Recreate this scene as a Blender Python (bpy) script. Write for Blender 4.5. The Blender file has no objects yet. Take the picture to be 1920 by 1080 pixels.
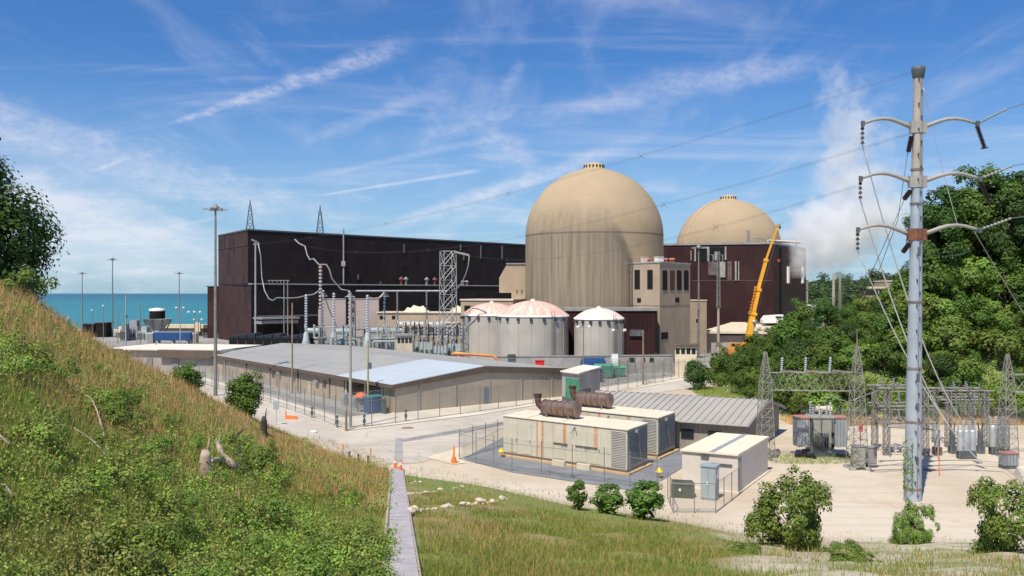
import bpy, math, random
import numpy as np
from mathutils import Vector, Matrix

# ------------------------------------------------------------------ camera, world, sun
F = 1663.0; CZ = 17.0; HZ = 550.0          # focal length in photo pixels, eye height, horizon row
SC = bpy.context.scene
COL = SC.collection
cam_d = bpy.data.cameras.new('camera'); cam = bpy.data.objects.new('camera', cam_d); COL.objects.link(cam)
cam.location = (0, 0, CZ); cam.rotation_euler = (math.pi/2, 0, 0)
cam_d.sensor_width = 36; cam_d.lens = 36*F/1920; cam_d.shift_y = (HZ-540)/1920
cam_d.clip_start = .2; cam_d.clip_end = 120000
SC.camera = cam
SC.view_settings.view_transform = 'Standard'; SC.view_settings.look = 'None'
SC.view_settings.exposure = 0.35; SC.view_settings.gamma = 1.0
SUN_EL = math.radians(58); SUN_ROT = math.atan2(-.45, -.89)
SUN_V = Vector((math.sin(SUN_ROT)*math.cos(SUN_EL), math.cos(SUN_ROT)*math.cos(SUN_EL), math.sin(SUN_EL)))
SKY_STRENGTH = .056; SUN_STRENGTH = 4.3

class NT:
    """small helper to write node trees"""
    def __init__(s, tree): s.t = tree; s.n = tree.nodes; s.l = tree.links
    def node(s, typ, ins=None, **kw):
        nd = s.n.new(typ)
        for k, v in kw.items(): setattr(nd, k, v)
        for k, v in (ins or {}).items():
            if isinstance(v, bpy.types.NodeSocket): s.l.new(v, nd.inputs[k])
            else: nd.inputs[k].default_value = v
        return nd
    def math(s, op, a, b=0.0, c=None, clamp=False):
        ins = {0: a, 1: b}
        if c is not None: ins[2] = c
        return s.node('ShaderNodeMath', ins, operation=op, use_clamp=clamp).outputs[0]
    def vmath(s, op, a, b=(0, 0, 0)):
        nd = s.node('ShaderNodeVectorMath', {0: a, 1: b}, operation=op)
        return nd.outputs['Value'] if op in ('DOT_PRODUCT', 'LENGTH', 'DISTANCE') else nd.outputs[0]
    def mr(s, v, a, b, c=0.0, d=1.0, smooth=True):
        return s.node('ShaderNodeMapRange', {0: v, 1: a, 2: b, 3: c, 4: d}, interpolation_type='SMOOTHSTEP' if smooth else 'LINEAR').outputs[0]
    def mix(s, fac, a, b):
        nd = s.node('ShaderNodeMix', data_type='RGBA')
        for idx, v in ((0, fac), (6, a), (7, b)):
            if isinstance(v, bpy.types.NodeSocket): s.l.new(v, nd.inputs[idx])
            else: nd.inputs[idx].default_value = v if idx == 0 else (tuple(v)+(1,))[:4]
        return nd.outputs[2]
    def noise(s, vec, scale, detail=4, rough=.55, dist=0.0):
        return s.node('ShaderNodeTexNoise', {'Vector': vec, 'Scale': scale, 'Detail': detail, 'Roughness': rough, 'Distortion': dist}).outputs['Fac']
    def mapping(s, vec, scale=(1, 1, 1), rot=(0, 0, 0)):
        return s.node('ShaderNodeMapping', {'Vector': vec, 'Scale': scale, 'Rotation': rot}).outputs[0]

world = bpy.data.worlds.new('World'); SC.world = world; world.use_nodes = True
def build_world():
    T = NT(world.node_tree); T.n.clear()
    sky = T.node('ShaderNodeTexSky', sky_type='NISHITA', sun_disc=False, sun_elevation=SUN_EL, sun_rotation=SUN_ROT % (2*math.pi),
                 altitude=200, air_density=1.25, dust_density=.35, ozone_density=3.2)
    d = T.node('ShaderNodeTexCoord').outputs['Generated']
    d = T.vmath('NORMALIZE', d)
    sep = T.node('ShaderNodeSeparateXYZ', {0: d})
    zc = T.math('MAXIMUM', sep.outputs[2], 0.0)
    den = T.math('ADD', zc, .12)
    pl = T.node('ShaderNodeCombineXYZ', {0: T.math('DIVIDE', sep.outputs[0], den), 1: T.math('DIVIDE', sep.outputs[1], den), 2: 0.0}).outputs[0]
    wob = T.noise(T.mapping(d, (9, 9, 14)), 3.0, 6, .6)
    fine = T.noise(T.mapping(d, (40, 40, 70), (0, .35, 0)), 2.2, 5, .65)
    # high cirrus veil: stretched noise on the cloud plane
    ci = T.noise(T.mapping(pl, (.55, 1.5, 1), (0, 0, .5)), 1.3, 8, .62, .6)
    ci2 = T.noise(T.mapping(pl, (2.2, .8, 1), (0, 0, -.6)), 1.5, 7, .6, .4)
    cov = T.math('MULTIPLY', T.mr(ci, .46, .80), .42)
    cov = T.math('ADD', cov, T.math('MULTIPLY', T.mr(ci2, .48, .80), .30))
    def dirv(px, py):
        return Vector(((px-960)/F, 1, (HZ-py)/F)).normalized()
    def streak(p0, p1, w0, w1, amt, soft=.8, wobble=.5, fade=(.12, .2), tex=.5):
        a, b = dirv(*p0), dirv(*p1)
        n = a.cross(b).normalized()
        if n.z < 0: n = -n
        e = (b-a).normalized(); t0, t1 = a.dot(e), b.dot(e)
        t = T.mr(T.vmath('DOT_PRODUCT', d, tuple(e)), t0, t1, 0, 1, False)
        dist = T.vmath('DOT_PRODUCT', d, tuple(n))
        dist = T.math('ADD', dist, T.math('MULTIPLY', T.math('SUBTRACT', wob, .5), wobble*max(w0, w1)/F*1.6))
        w = T.math('MULTIPLY_ADD', t, (w1-w0)/F, w0/F)
        q = T.math('DIVIDE', T.math('ABSOLUTE', dist), w)
        m = T.mr(q, 1.0, 1-soft, 0, 1)
        m = T.math('MULTIPLY', m, T.mr(t, .001, fade[0])); m = T.math('MULTIPLY', m, T.mr(t, .999, 1-fade[1]))
        if tex: m = T.math('MULTIPLY', m, T.math('MULTIPLY_ADD', T.mr(fine, .3, .68), tex, 1-tex))
        return T.math('MULTIPLY', m, amt)
    S = [((300, 240), (800, 72), 5, 34, .46, .95, .5, (.12, .25), .75),
         ((595, 367), (915, 317), 3, 7, .40, .95, .15, (.1, .12), .2),
         ((640, 455), (1225, 258), 20, 24, .46, 1, .6, (.3, .25), .45),
         ((760, 470), (1000, 330), 26, 30, .22, 1, .8, (.3, .35), .5),
         ((930, 228), (1600, 105), 24, 34, .28, 1, .7, (.25, .3), .5),
         ((1120, 160), (1560, 118), 20, 30, .16, 1, .8, (.3, .3), .6),
         ((550, 338), (980, 248), 9, 11, .22, 1, .5, (.2, .3), .4),
         ((160, 326), (252, 292), 4, 5, .24, .95, .1, (.3, .3), .2),
         ((310, 428), (430, 404), 5, 6, .24, .95, .1, (.3, .3), .2),
         ((540, 278), (820, 172), 18, 22, .24, 1, .9, (.3, .3), .6),
         ((740, 275), (1010, 190), 36, 36, .28, 1, 1, (.3, .35), .6),
         ((880, 240), (1030, 330), 48, 40, .38, 1, 1, (.3, .35), .55),
         ((935, 195), (985, 105), 24, 18, .22, 1, .8, (.3, .35), .6),
         ((-260, 150), (680, 440), 75, 36, .36, 1, .9, (.1, .35), .5),
         ((440, 330), (700, 440), 40, 30, .20, 1, 1, (.3, .35), .6),
         ((-350, 300), (600, 500), 75, 40, .62, 1, .7, (.1, .5), .25),
         ((-400, 430), (560, 515), 90, 50, .50, 1, .6, (.1, .45), .2),
         ((-400, 330), (420, 380), 120, 80, .30, 1, .5, (.1, .5), .3),
         ((1540, 420), (1900, 300), 40, 50, .14, 1, .8, (.3, .3), .5),
         ((1150, 300), (1500, 470), 26, 26, .12, 1, .8, (.3, .3), .5)]
    for a in S: cov = T.math('ADD', cov, streak(*a))
    cov = T.math('MINIMUM', cov, .8)
    cloud = T.mix(T.mr(sep.outputs[2], 0.0, .25), (11.6, 12.2, 13.2), (10.8, 10.9, 13.0))
    hz = T.mr(sep.outputs[2], .27, .0, 0, .50)
        # lake haze low over the horizon
    blue = T.vmath('MULTIPLY', sky.outputs[0], (.52, .97, 1.60))
    skyc = T.mix(hz, blue, (7.4, 10.2, 12.6))
    col = T.mix(cov, skyc, cloud)
    bg = T.node('ShaderNodeBackground', {'Color': col, 'Strength': SKY_STRENGTH})
    out = T.node('ShaderNodeOutputWorld', {'Surface': bg.outputs[0]})
build_world()

sun_d = bpy.data.lights.new('sun', 'SUN'); sun_d.energy = SUN_STRENGTH; sun_d.angle = math.radians(.53); sun_d.color = (1, .92, .77)
sun = bpy.data.objects.new('sun', sun_d); COL.objects.link(sun)
sun.rotation_euler = (-SUN_V).to_track_quat('-Z', 'Y').to_euler(); sun.location = (-120, -90, 200)

R = random.Random(7)
NR = np.random.default_rng(11)

# ------------------------------------------------------------------ placing helpers
def g(px, py, z=0.0):
    Y = (CZ-z)*F/(py-HZ); return Vector(((px-960)/F*Y, Y, z))
def p(px, py, Y): return Vector(((px-960)/F*Y, Y, CZ-(py-HZ)/F*Y))
def gx(px, Y, z=0.0): return Vector(((px-960)/F*Y, Y, z))
def zat(py, Y): return CZ-(py-HZ)/F*Y

# ------------------------------------------------------------------ materials
MATS = {}
def M(name, col, rough=.75, var=.16, sc=.6, metal=0.0, bump=0.0, bsc=8, streak=0.0, stain=(.12, .09, .06), rib=None, spec=.35, streak_sc=1.0, grime=0.0, panel=None):
    if name in MATS: return MATS[name]
    m = bpy.data.materials.new(name); m.use_nodes = True
    T = NT(m.node_tree); T.n.clear()
    co = T.node('ShaderNodeTexCoord').outputs['Object']
    n1 = T.noise(co, sc, 6, .6)
    c = T.mix(T.mr(n1, .3, .7), tuple(x*(1-var) for x in col), tuple(min(1, x*(1+var)) for x in col))
    n2 = T.noise(co, sc*14, 3, .6)
    c = T.mix(T.math('MULTIPLY', T.mr(n2, .45, .8), min(1, var*1.2)), c, tuple(x*.72 for x in col))
    if streak:
        s = T.noise(T.mapping(co, (1.1*streak_sc, 1.1*streak_sc, .05*streak_sc)), 1.0, 6, .65)
        s2 = T.noise(co, .12*streak_sc, 3, .5)
        f = T.math('MULTIPLY', T.mr(s, .46, .74), T.mr(s2, .3, .62))
        c = T.mix(T.math('MULTIPLY', f, streak, clamp=True), c, stain)
    if grime:
        s3 = T.noise(co, sc*3.1, 7, .7, .5)
        c = T.mix(T.math('MULTIPLY', T.mr(s3, .5, .78), grime), c, stain)
    if panel:
        ax, wx, hz_, amt = panel
        u_ = T.math('FLOOR', T.math('DIVIDE', T.vmath('DOT_PRODUCT', co, tuple(ax)), wx)); v_ = T.math('FLOOR', T.math('DIVIDE', T.node('ShaderNodeSeparateXYZ', {0: co}).outputs[2], hz_))
        wn = T.node('ShaderNodeTexWhiteNoise', {'Vector': T.node('ShaderNodeCombineXYZ', {0: u_, 1: v_}).outputs[0]}, noise_dimensions='3D').outputs['Value']
        c = T.mix(T.math('MULTIPLY', wn, amt), c, tuple(min(1, x*2.2+.006) for x in col))
    b = T.node('ShaderNodeBsdfPrincipled', {'Base Color': c, 'Metallic': metal, 'Specular IOR Level': spec})
    T.l.new(T.mr(n2, .3, .7, max(0, rough-.08), min(1, rough+.08)), b.inputs['Roughness'])
    h = None
    if rib:
        ax, freq, depth = rib
        ph = T.math('MULTIPLY', T.vmath('DOT_PRODUCT', co, tuple(ax)), freq*2*math.pi)
        h = T.math('MULTIPLY', T.math('SINE', ph), depth)
    if bump:
        hb = T.math('MULTIPLY', T.noise(co, bsc, 5, .6), bump)
        h = hb if h is None else T.math('ADD', h, hb)
    if h is not None:
        T.l.new(T.node('ShaderNodeBump', {'Height': h, 'Strength': 1.0, 'Distance': 1.0}).outputs[0], b.inputs['Normal'])
    T.node('ShaderNodeOutputMaterial', {0: b.outputs[0]})
    MATS[name] = m; return m

def leaf_mat(name, cols, trans=.35, patch=None, patch_scale=.12):
    m = bpy.data.materials.new(name); m.use_nodes = True
    T = NT(m.node_tree); T.n.clear()
    rnd = T.node('ShaderNodeNewGeometry').outputs['Random Per Island']
    ramp = T.node('ShaderNodeValToRGB', {0: rnd})
    el = ramp.color_ramp.elements
    while len(el) > 1: el.remove(el[-1])
    el[0].position = 0; el[0].color = cols[0]+(1,)
    for i, c in enumerate(cols[1:], 1):
        e = el.new(i/(len(cols)-1)); e.color = c+(1,)
    c = ramp.outputs[0]
    oi = T.node('ShaderNodeObjectInfo').outputs['Random']
    hs = T.node('ShaderNodeHueSaturation', {'Hue': T.mr(oi, 0, 1, .482, .512, False), 'Saturation': 1.0, 'Value': T.mr(oi, 0, 1, .72, 1.25, False), 'Color': c})
    c = hs.outputs[0]
    if patch:
        co = T.node('ShaderNodeTexCoord').outputs['Object']
        f = T.mr(T.noise(co, patch_scale, 5, .6, .6), .42, .6)
        c = T.mix(f, c, T.mix(rnd, patch[0], patch[1]))
    b = T.node('ShaderNodeBsdfPrincipled', {'Base Color': c, 'Roughness': .55, 'Specular IOR Level': .25})
    tr = T.node('ShaderNodeBsdfTranslucent', {'Color': T.mix(.5, c, (.10, .16, .02))})
    mx = T.node('ShaderNodeMixShader', {0: trans, 1: b.outputs[0], 2: tr.outputs[0]})
    T.node('ShaderNodeOutputMaterial', {0: mx.outputs[0]})
    MATS[name] = m; return m

def wire_mat(name, col, alpha):
    m = bpy.data.materials.new(name); m.use_nodes = True
    T = NT(m.node_tree); T.n.clear()
    co = T.node('ShaderNodeTexCoord').outputs['Object']
    b = T.node('ShaderNodeBsdfPrincipled', {'Base Color': col+(1,), 'Roughness': .5, 'Metallic': .3})
    tr = T.node('ShaderNodeBsdfTransparent')
    f = T.mr(T.noise(co, .5, 3), .3, .7, alpha*.75, alpha*1.25)
    mx = T.node('ShaderNodeMixShader', {0: f, 1: tr.outputs[0], 2: b.outputs[0]})
    T.node('ShaderNodeOutputMaterial', {0: mx.outputs[0]})
    MATS[name] = m; return m

# ------------------------------------------------------------------ mesh helpers
class MB:
    def __init__(s): s.v = []; s.f = []; s.sm = []
    def add(s, vs, fs, smooth=False):
        o = len(s.v); s.v += [tuple(x) for x in vs]
        s.f += [tuple(i+o for i in q) for q in fs]; s.sm += [smooth]*len(fs); return s
    def hexa(s, b, t):     # bottom ring, top ring, counter-clockwise from above
        n = len(b)
        fs = [tuple(range(n))[::-1], tuple(range(n, 2*n))]+[(i, (i+1) % n, n+(i+1) % n, n+i) for i in range(n)]
        return s.add(list(b)+list(t), fs)
    def prism(s, poly, z0, z1):
        a = sum(poly[i][0]*poly[(i+1) % len(poly)][1]-poly[(i+1) % len(poly)][0]*poly[i][1] for i in range(len(poly)))
        if a < 0: poly = poly[::-1]
        return s.hexa([(q[0], q[1], z0) for q in poly], [(q[0], q[1], z1) for q in poly])
    def box(s, c, sx, sy, sz, ang=0.0):   # centre of base
        ca, sa = math.cos(ang), math.sin(ang)
        P = [(c[0]+ca*x-sa*y, c[1]+sa*x+ca*y) for x, y in ((-sx/2, -sy/2), (sx/2, -sy/2), (sx/2, sy/2), (-sx/2, sy/2))]
        return s.prism(P, c[2], c[2]+sz)
    def tube(s, a, b, r0, r1=None, n=8, caps=True):
        a, b = Vector(a), Vector(b); r1 = r0 if r1 is None else r1
        ax = (b-a).normalized(); q = ax.to_track_quat('Z', 'Y')
        ring = [q @ Vector((math.cos(2*math.pi*i/n), math.sin(2*math.pi*i/n), 0)) for i in range(n)]
        A = [a+x*r0 for x in ring]; B = [b+x*r1 for x in ring]
        s.add(A+B, [(i, (i+1) % n, n+(i+1) % n, n+i) for i in range(n)], n > 5)
        if caps: s.add(A, [tuple(range(n))[::-1]]); s.add(B, [tuple(range(n))])
        return s
    def path(s, pts, r, n=5, r1=None):
        pts = [Vector(x) for x in pts]; k = len(pts); r1 = r if r1 is None else r1
        vs, fs = [], []
        for i, q in enumerate(pts):
            ax = (pts[min(i+1, k-1)]-pts[max(i-1, 0)]).normalized(); qq = ax.to_track_quat('Z', 'Y'); rr = r+(r1-r)*i/max(1, k-1)
            vs += [q+qq @ Vector((math.cos(2*math.pi*j/n)*rr, math.sin(2*math.pi*j/n)*rr, 0)) for j in range(n)]
        for i in range(k-1):
            fs += [(i*n+j, i*n+(j+1) % n, (i+1)*n+(j+1) % n, (i+1)*n+j) for j in range(n)]
        fs += [tuple(range(n))[::-1], tuple(range((k-1)*n, k*n))]
        return s.add(vs, fs, True)
    def bar(s, a, b, w): return s.tube(a, b, w*.7, n=4, caps=False)
    def lathe(s, c, prof, n=32, smooth=True, a0=0.0):
        vs = []
        for r, z in prof: vs += [(c[0]+r*math.cos(a0+2*math.pi*i/n), c[1]+r*math.sin(a0+2*math.pi*i/n), c[2]+z) for i in range(n)]
        fs = []
        for k in range(len(prof)-1): fs += [(k*n+i, k*n+(i+1) % n, (k+1)*n+(i+1) % n, (k+1)*n+i) for i in range(n)]
        return s.add(vs, fs, smooth)
    def disc(s, c, r, n=24): return s.add([(c[0]+r*math.cos(2*math.pi*i/n), c[1]+r*math.sin(2*math.pi*i/n), c[2]) for i in range(n)], [tuple(range(n))])
    def poly(s, pts): return s.add(pts, [tuple(range(len(pts)))])
    def ball(s, c, rx, ry=None, rz=None, n=10, m=6):
        ry = rx if ry is None else ry; rz = rx if rz is None else rz
        vs = [(c[0], c[1], c[2]-rz)]
        for k in range(1, m):
            t = -math.pi/2+math.pi*k/m
            vs += [(c[0]+rx*math.cos(t)*math.cos(2*math.pi*i/n), c[1]+ry*math.cos(t)*math.sin(2*math.pi*i/n), c[2]+rz*math.sin(t)) for i in range(n)]
        vs.append((c[0], c[1], c[2]+rz)); L = len(vs)-1
        fs = [(0, 1+(i+1) % n, 1+i) for i in range(n)]
        for k in range(m-2): fs += [(1+k*n+i, 1+k*n+(i+1) % n, 1+(k+1)*n+(i+1) % n, 1+(k+1)*n+i) for i in range(n)]
        fs += [(L, 1+(m-2)*n+i, 1+(m-2)*n+(i+1) % n) for i in range(n)]
        return s.add(vs, fs, True)
    def lattice(s, c, w0, w1, z0, z1, seg, r, ang=0.0, leg=1.5):
        ca, sa = math.cos(ang), math.sin(ang)
        def cr(k, i):
            t = k/seg; w = (w0+(w1-w0)*t)/2; x, y = ((-w, -w), (w, -w), (w, w), (-w, w))[i]
            return Vector((c[0]+ca*x-sa*y, c[1]+sa*x+ca*y, z0+(z1-z0)*t))
        for i in range(4):
            s.tube(cr(0, i), cr(seg, i), r*leg, n=4, caps=False)
            for k in range(seg):
                s.tube(cr(k, i), cr(k+1, (i+1) % 4), r, n=4, caps=False)
                s.tube(cr(k, (i+1) % 4), cr(k+1, i), r, n=4, caps=False)
            for k in range(1, seg+1): s.tube(cr(k, i), cr(k, (i+1) % 4), r, n=4, caps=False)
        return s
    def truss(s, a, b, w, h, seg, r):
        a, b = Vector(a), Vector(b); d = b-a; sd = Vector((-d.y, d.x, 0)).normalized()*w/2; up = Vector((0, 0, h))
        def q(k, i): return a+d*k/seg+(-sd, sd, sd+up, -sd+up)[i]
        for i in range(4):
            s.tube(q(0, i), q(seg, i), r*1.4, n=4, caps=False)
            for k in range(seg):
                s.tube(q(k, i), q(k+1, (i+1) % 4) if k % 2 else q(k+1, (i+3) % 4), r, n=4, caps=False)
        for k in range(seg):
            for lo, hi in ((0, 3), (1, 2)): s.tube(q(k, lo if k % 2 else hi), q(k+1, hi if k % 2 else lo), r, n=4, caps=False)
        return s
    def build(s, name, mat, parent=None, loc=None):
        off = Vector(parent.location) if (parent is not None and loc is None) else Vector(loc or (0, 0, 0))
        if parent is not None and parent.parent is not None and loc is None: off = off+Vector(parent.parent.location)
        me = bpy.data.meshes.new(name)
        me.from_pydata([(x[0]-off.x, x[1]-off.y, x[2]-off.z) for x in s.v], [], s.f)
        me.polygons.foreach_set('use_smooth', s.sm)
        me.materials.append(mat); me.update()
        o = bpy.data.objects.new(name, me); COL.objects.link(o)
        if parent is not None: o.parent = parent
        else: o.location = off
        return o

def tag(o, label=None, cat=None, group=None, kind=None):
    if label: o['label'] = label
    if cat: o['category'] = cat
    if group: o['group'] = group
    if kind: o['kind'] = kind
    return o
def thing(name, label, cat, loc=(0, 0, 0), group=None):
    o = bpy.data.objects.new(name, None); COL.objects.link(o); o.location = loc; o.empty_display_size = .3
    return tag(o, label, cat, group)
def solo(mb, name, mat, label, cat, loc, group=None):
    o = mb.build(name, mat, None, loc); return tag(o, label, cat, group)
KIDS = {}
def kids(o): return [c for c in bpy.data.objects if c.parent == o] if o.name not in KIDS else KIDS[o.name]
def dup(root, loc, rz=0.0, scale=None, label=None, group=None):
    r = root.copy(); COL.objects.link(r); r.location = loc; r.rotation_euler = (0, 0, rz)
    if scale is not None: r.scale = (scale,)*3 if not hasattr(scale, '__len__') else scale
    if label: r['label'] = label
    if group: r['group'] = group
    if root.name not in KIDS:
        KIDS[root.name] = kids(root)
        for ch in KIDS[root.name]: KIDS[ch.name] = kids(ch)
    for ch in KIDS[root.name]:
        c = ch.copy(); COL.objects.link(c); c.parent = r
        for gc in KIDS.get(ch.name, []):
            d = gc.copy(); COL.objects.link(d); d.parent = c
    return r

class Wall:
    """a vertical wall from P0 to P1; boxes are put on it by the columns and rows they show in"""
    def __init__(s, P0, P1):
        s.a = Vector((P0[0], P0[1])); d = Vector((P1[0], P1[1]))-s.a; s.len = d.length; s.u = d.normalized()
        s.n = Vector((s.u.y, -s.u.x))
        if s.n.dot(-s.a) < 0: s.n = -s.n
    def t(s, px):
        k = (px-960)/F; return (k*s.a.y-s.a.x)/(s.u.x-k*s.u.y)
    def pt(s, t, z, off=0): q = s.a+s.u*t+s.n*off; return Vector((q.x, q.y, z))
    def depth(s, px): return s.a.y+s.u.y*s.t(px)
    def boxt(s, mb, t0, t1, z0, z1, o0, o1):
        P = [s.pt(t0, 0, o0), s.pt(t1, 0, o0), s.pt(t1, 0, o1), s.pt(t0, 0, o1)]
        return mb.prism([(q.x, q.y) for q in P], z0, z1)
    def box(s, mb, px0, px1, y0, y1, o0, o1):
        D = s.depth((px0+px1)/2); z1, z0 = zat(y0, D), zat(y1, D)
        return s.boxt(mb, s.t(px0), s.t(px1), max(0, z0), z1, o0, o1)

def raw_mesh(name, verts, faces4, mat, smooth=False, loc=(0, 0, 0), parent=None, tri=False):
    k = 3 if tri else 4
    me = bpy.data.meshes.new(name); nv, nf = len(verts), len(faces4)
    me.vertices.add(nv); me.vertices.foreach_set('co', np.ascontiguousarray(verts, dtype=np.float32).ravel())
    me.loops.add(nf*k); me.loops.foreach_set('vertex_index', np.ascontiguousarray(faces4, dtype=np.int32).ravel())
    me.polygons.add(nf); me.polygons.foreach_set('loop_start', np.arange(0, nf*k, k, dtype=np.int32))
    me.polygons.foreach_set('loop_total', np.full(nf, k, dtype=np.int32))
    me.polygons.foreach_set('use_smooth', np.full(nf, smooth, dtype=bool))
    me.materials.append(mat); me.update(calc_edges=True)
    o = bpy.data.objects.new(name, me); COL.objects.link(o); o.location = loc
    if parent is not None: o.parent = parent
    return o

# ------------------------------------------------------------------ terrain
PXK = np.array([-900, -300, 0, 60, 120, 200, 300, 400, 500, 600, 690, 735, 800, 900, 1080, 1240, 1400, 1560, 1920, 3000], float)
YS = np.array([300, 420, 533, 556, 600, 652, 698, 748, 797, 838, 868, 884, 893, 906, 946, 968, 1000, 1012, 1014, 1014], float)
DS = np.array([50, 54, 58, 59, 60, 61, 64, 74, 94, 98.2, 88.9, 84.6, 0, 0, 0, 0, 0, 0, 0, 0], float)
for i_, (y_, d_) in enumerate(zip(YS, DS)):
    if d_ == 0 or PXK[i_] >= 600: DS[i_] = CZ*F/(y_-HZ)
DB = np.array([13, 14, 15, 15.5, 16, 17, 18.5, 20, 22, 24, 25.5, 26, 27, 28, 29, 30, 30, 30, 30, 30], float)
def sstep(a, b, x):
    t = np.clip((x-a)/(b-a), 0, 1); return t*t*(3-2*t)
def h_left(X, Y):
    px = np.clip(960+F*X/np.maximum(Y, .5), -900, 3000)
    ys, ds, db = np.interp(px, PXK, YS), np.interp(px, PXK, DS), np.interp(px, PXK, DB)
    t = (1/np.maximum(Y, .5)-1/ds)/(1/db-1/ds)
    y = ys+t*(1080-ys); z = CZ-(y-HZ)/F*Y
    zs = CZ-(ys-HZ)/F*ds
    return np.maximum(0, np.where(Y <= ds, z, zs-.55*(Y-ds)))
def h_right(X, Y):
    a = np.minimum(.44*(X-37.5), .62*(Y-119))
    a = np.where(X > 66, np.minimum(.44*(X-37.5), .62*(Y-119-.05*(X-66))), a)
    h = np.clip(a, 0, 16.5)
    h = h*(1-sstep(172, 205, Y)*(1-sstep(120, 170, X)))
    return np.maximum(0, h)
def h_far(X, Y):
    px = 960+F*X/np.maximum(Y, 1)
    k = np.interp(px, [1440, 1530, 1580, 1640, 1700, 1760, 2200], [0, 10, 13, 17, 16, 24, 34])
    return k*sstep(330, 450, Y)
def h_shore(X, Y): return -9*sstep(425, 470, Y+np.maximum(0, X)*-.0)*(1-sstep(60, 130, X-(Y-430)*.3))
def H(X, Y):
    X = np.asarray(X, float); Y = np.asarray(Y, float)
    return np.maximum(np.maximum(h_left(X, Y), h_right(X, Y)), h_far(X, Y))+h_shore(X, Y)
def Hs(x, y): return float(H(np.array([x]), np.array([y]))[0])

def ground_mat():
    m = bpy.data.materials.new('sandy_gravel_ground'); m.use_nodes = True
    T = NT(m.node_tree); T.n.clear()
    co = T.node('ShaderNodeTexCoord').outputs['Object']
    veg = T.node('ShaderNodeAttribute', attribute_name='veg').outputs['Fac']
    a, b, c3 = T.noise(co, .05, 6, .6, .4), T.noise(co, .35, 6, .65), T.noise(co, 6, 4, .7)
    sand = T.mix(T.mr(a, .35, .65), (.50, .42, .32), (.60, .53, .43))
    sand = T.mix(T.math('MULTIPLY', T.mr(b, .5, .72), .5), sand, (.44, .34, .23))
    sand = T.mix(T.math('MULTIPLY', T.mr(c3, .45, .8), .35), sand, (.36, .31, .25))
    trk = T.noise(T.mapping(co, (.05, .9, 1), (0, 0, .35)), 1.0, 5, .6)
    sand = T.mix(T.math('MULTIPLY', T.mr(trk, .5, .68), .35), sand, (.40, .34, .26))
    sand = T.mix(T.math('MULTIPLY', T.mr(T.noise(co, 1.6, 6, .7), .55, .75), .35), sand, (.34, .28, .20))
    soil = T.mix(T.mr(b, .35, .65), (.24, .19, .09), (.36, .27, .14))
    soil = T.mix(T.mr(a, .38, .55), soil, (.19, .23, .07))
    f = T.mr(T.math('ADD', veg, T.math('MULTIPLY', T.math('SUBTRACT', b, .5), .7)), .3, .6)
    bs = T.node('ShaderNodeBsdfPrincipled', {'Base Color': T.mix(f, sand, soil), 'Roughness': .95, 'Specular IOR Level': .1})
    hh = T.math('MULTIPLY_ADD', c3, .05, T.math('MULTIPLY', b, .12))
    T.l.new(T.node('ShaderNodeBump', {'Height': hh, 'Strength': .8, 'Distance': 1.0}).outputs[0], bs.inputs['Normal'])
    T.node('ShaderNodeOutputMaterial', {0: bs.outputs[0]})
    return m
def build_ground():
    pxs = np.concatenate([np.arange(-1000, -200, 40), np.arange(-200, 2000, 10), np.arange(2000, 3300, 40)])
    ys = np.concatenate([np.geomspace(1.2, 60, 70), np.arange(61, 250, 1.1), np.geomspace(252, 1500, 70)])
    PX, YY = np.meshgrid(pxs, ys); XX = (PX-960)/F*YY
    ZZ = H(XX, YY); nz = np.sin(XX*.9+np.sin(YY*.7)*1.3)*np.sin(YY*.8+1.3*np.sin(XX*.5))
    ZZ = ZZ+nz*.16*sstep(.4, 2.0, np.maximum(ZZ, 0))
    nyy, nxx = PX.shape
    idx = np.arange(nyy*nxx).reshape(nyy, nxx)
    fc = np.stack([idx[:-1, :-1], idx[:-1, 1:], idx[1:, 1:], idx[1:, :-1]], -1).reshape(-1, 4)
    o = raw_mesh('ground', np.stack([XX, YY, ZZ], -1).reshape(-1, 3), fc, ground_mat(), True)
    veg = np.clip(sstep(.05, 1.0, ZZ)*(1-.58*sstep(1120, 1450, PX)*(YY < 72))+sstep(95, 150, XX-20), 0, 1)
    at = o.data.attributes.new('veg', 'FLOAT', 'POINT'); at.data.foreach_set('value', veg.astype(np.float32).ravel())
    tag(o, kind='structure')
build_ground()

def water_mat():
    m = bpy.data.materials.new('lake_water'); m.use_nodes = True
    T = NT(m.node_tree); T.n.clear()
    co = T.node('ShaderNodeTexCoord').outputs['Object']
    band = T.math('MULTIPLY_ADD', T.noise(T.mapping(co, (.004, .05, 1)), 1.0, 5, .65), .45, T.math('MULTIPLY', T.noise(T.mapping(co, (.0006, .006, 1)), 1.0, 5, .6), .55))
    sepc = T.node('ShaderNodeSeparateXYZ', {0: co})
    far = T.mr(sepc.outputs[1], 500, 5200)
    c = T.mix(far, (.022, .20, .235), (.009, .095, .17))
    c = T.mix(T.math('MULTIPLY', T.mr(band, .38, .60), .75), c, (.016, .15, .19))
    b = T.node('ShaderNodeBsdfPrincipled', {'Base Color': c, 'Roughness': .35, 'Specular IOR Level': .12, 'IOR': 1.33})
    w = T.noise(T.mapping(co, (.05, .25, 1)), 1.0, 4, .6)
    T.l.new(T.node('ShaderNodeBump', {'Height': w, 'Strength': .5, 'Distance': .6}).outputs[0], b.inputs['Normal'])
    T.node('ShaderNodeOutputMaterial', {0: b.outputs[0]})
    return m
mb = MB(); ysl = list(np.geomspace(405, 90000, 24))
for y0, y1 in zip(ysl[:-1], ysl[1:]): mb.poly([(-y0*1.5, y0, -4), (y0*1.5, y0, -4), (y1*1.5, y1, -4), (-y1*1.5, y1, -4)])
tag(mb.build('lake_water', water_mat()), kind='structure')

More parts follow.
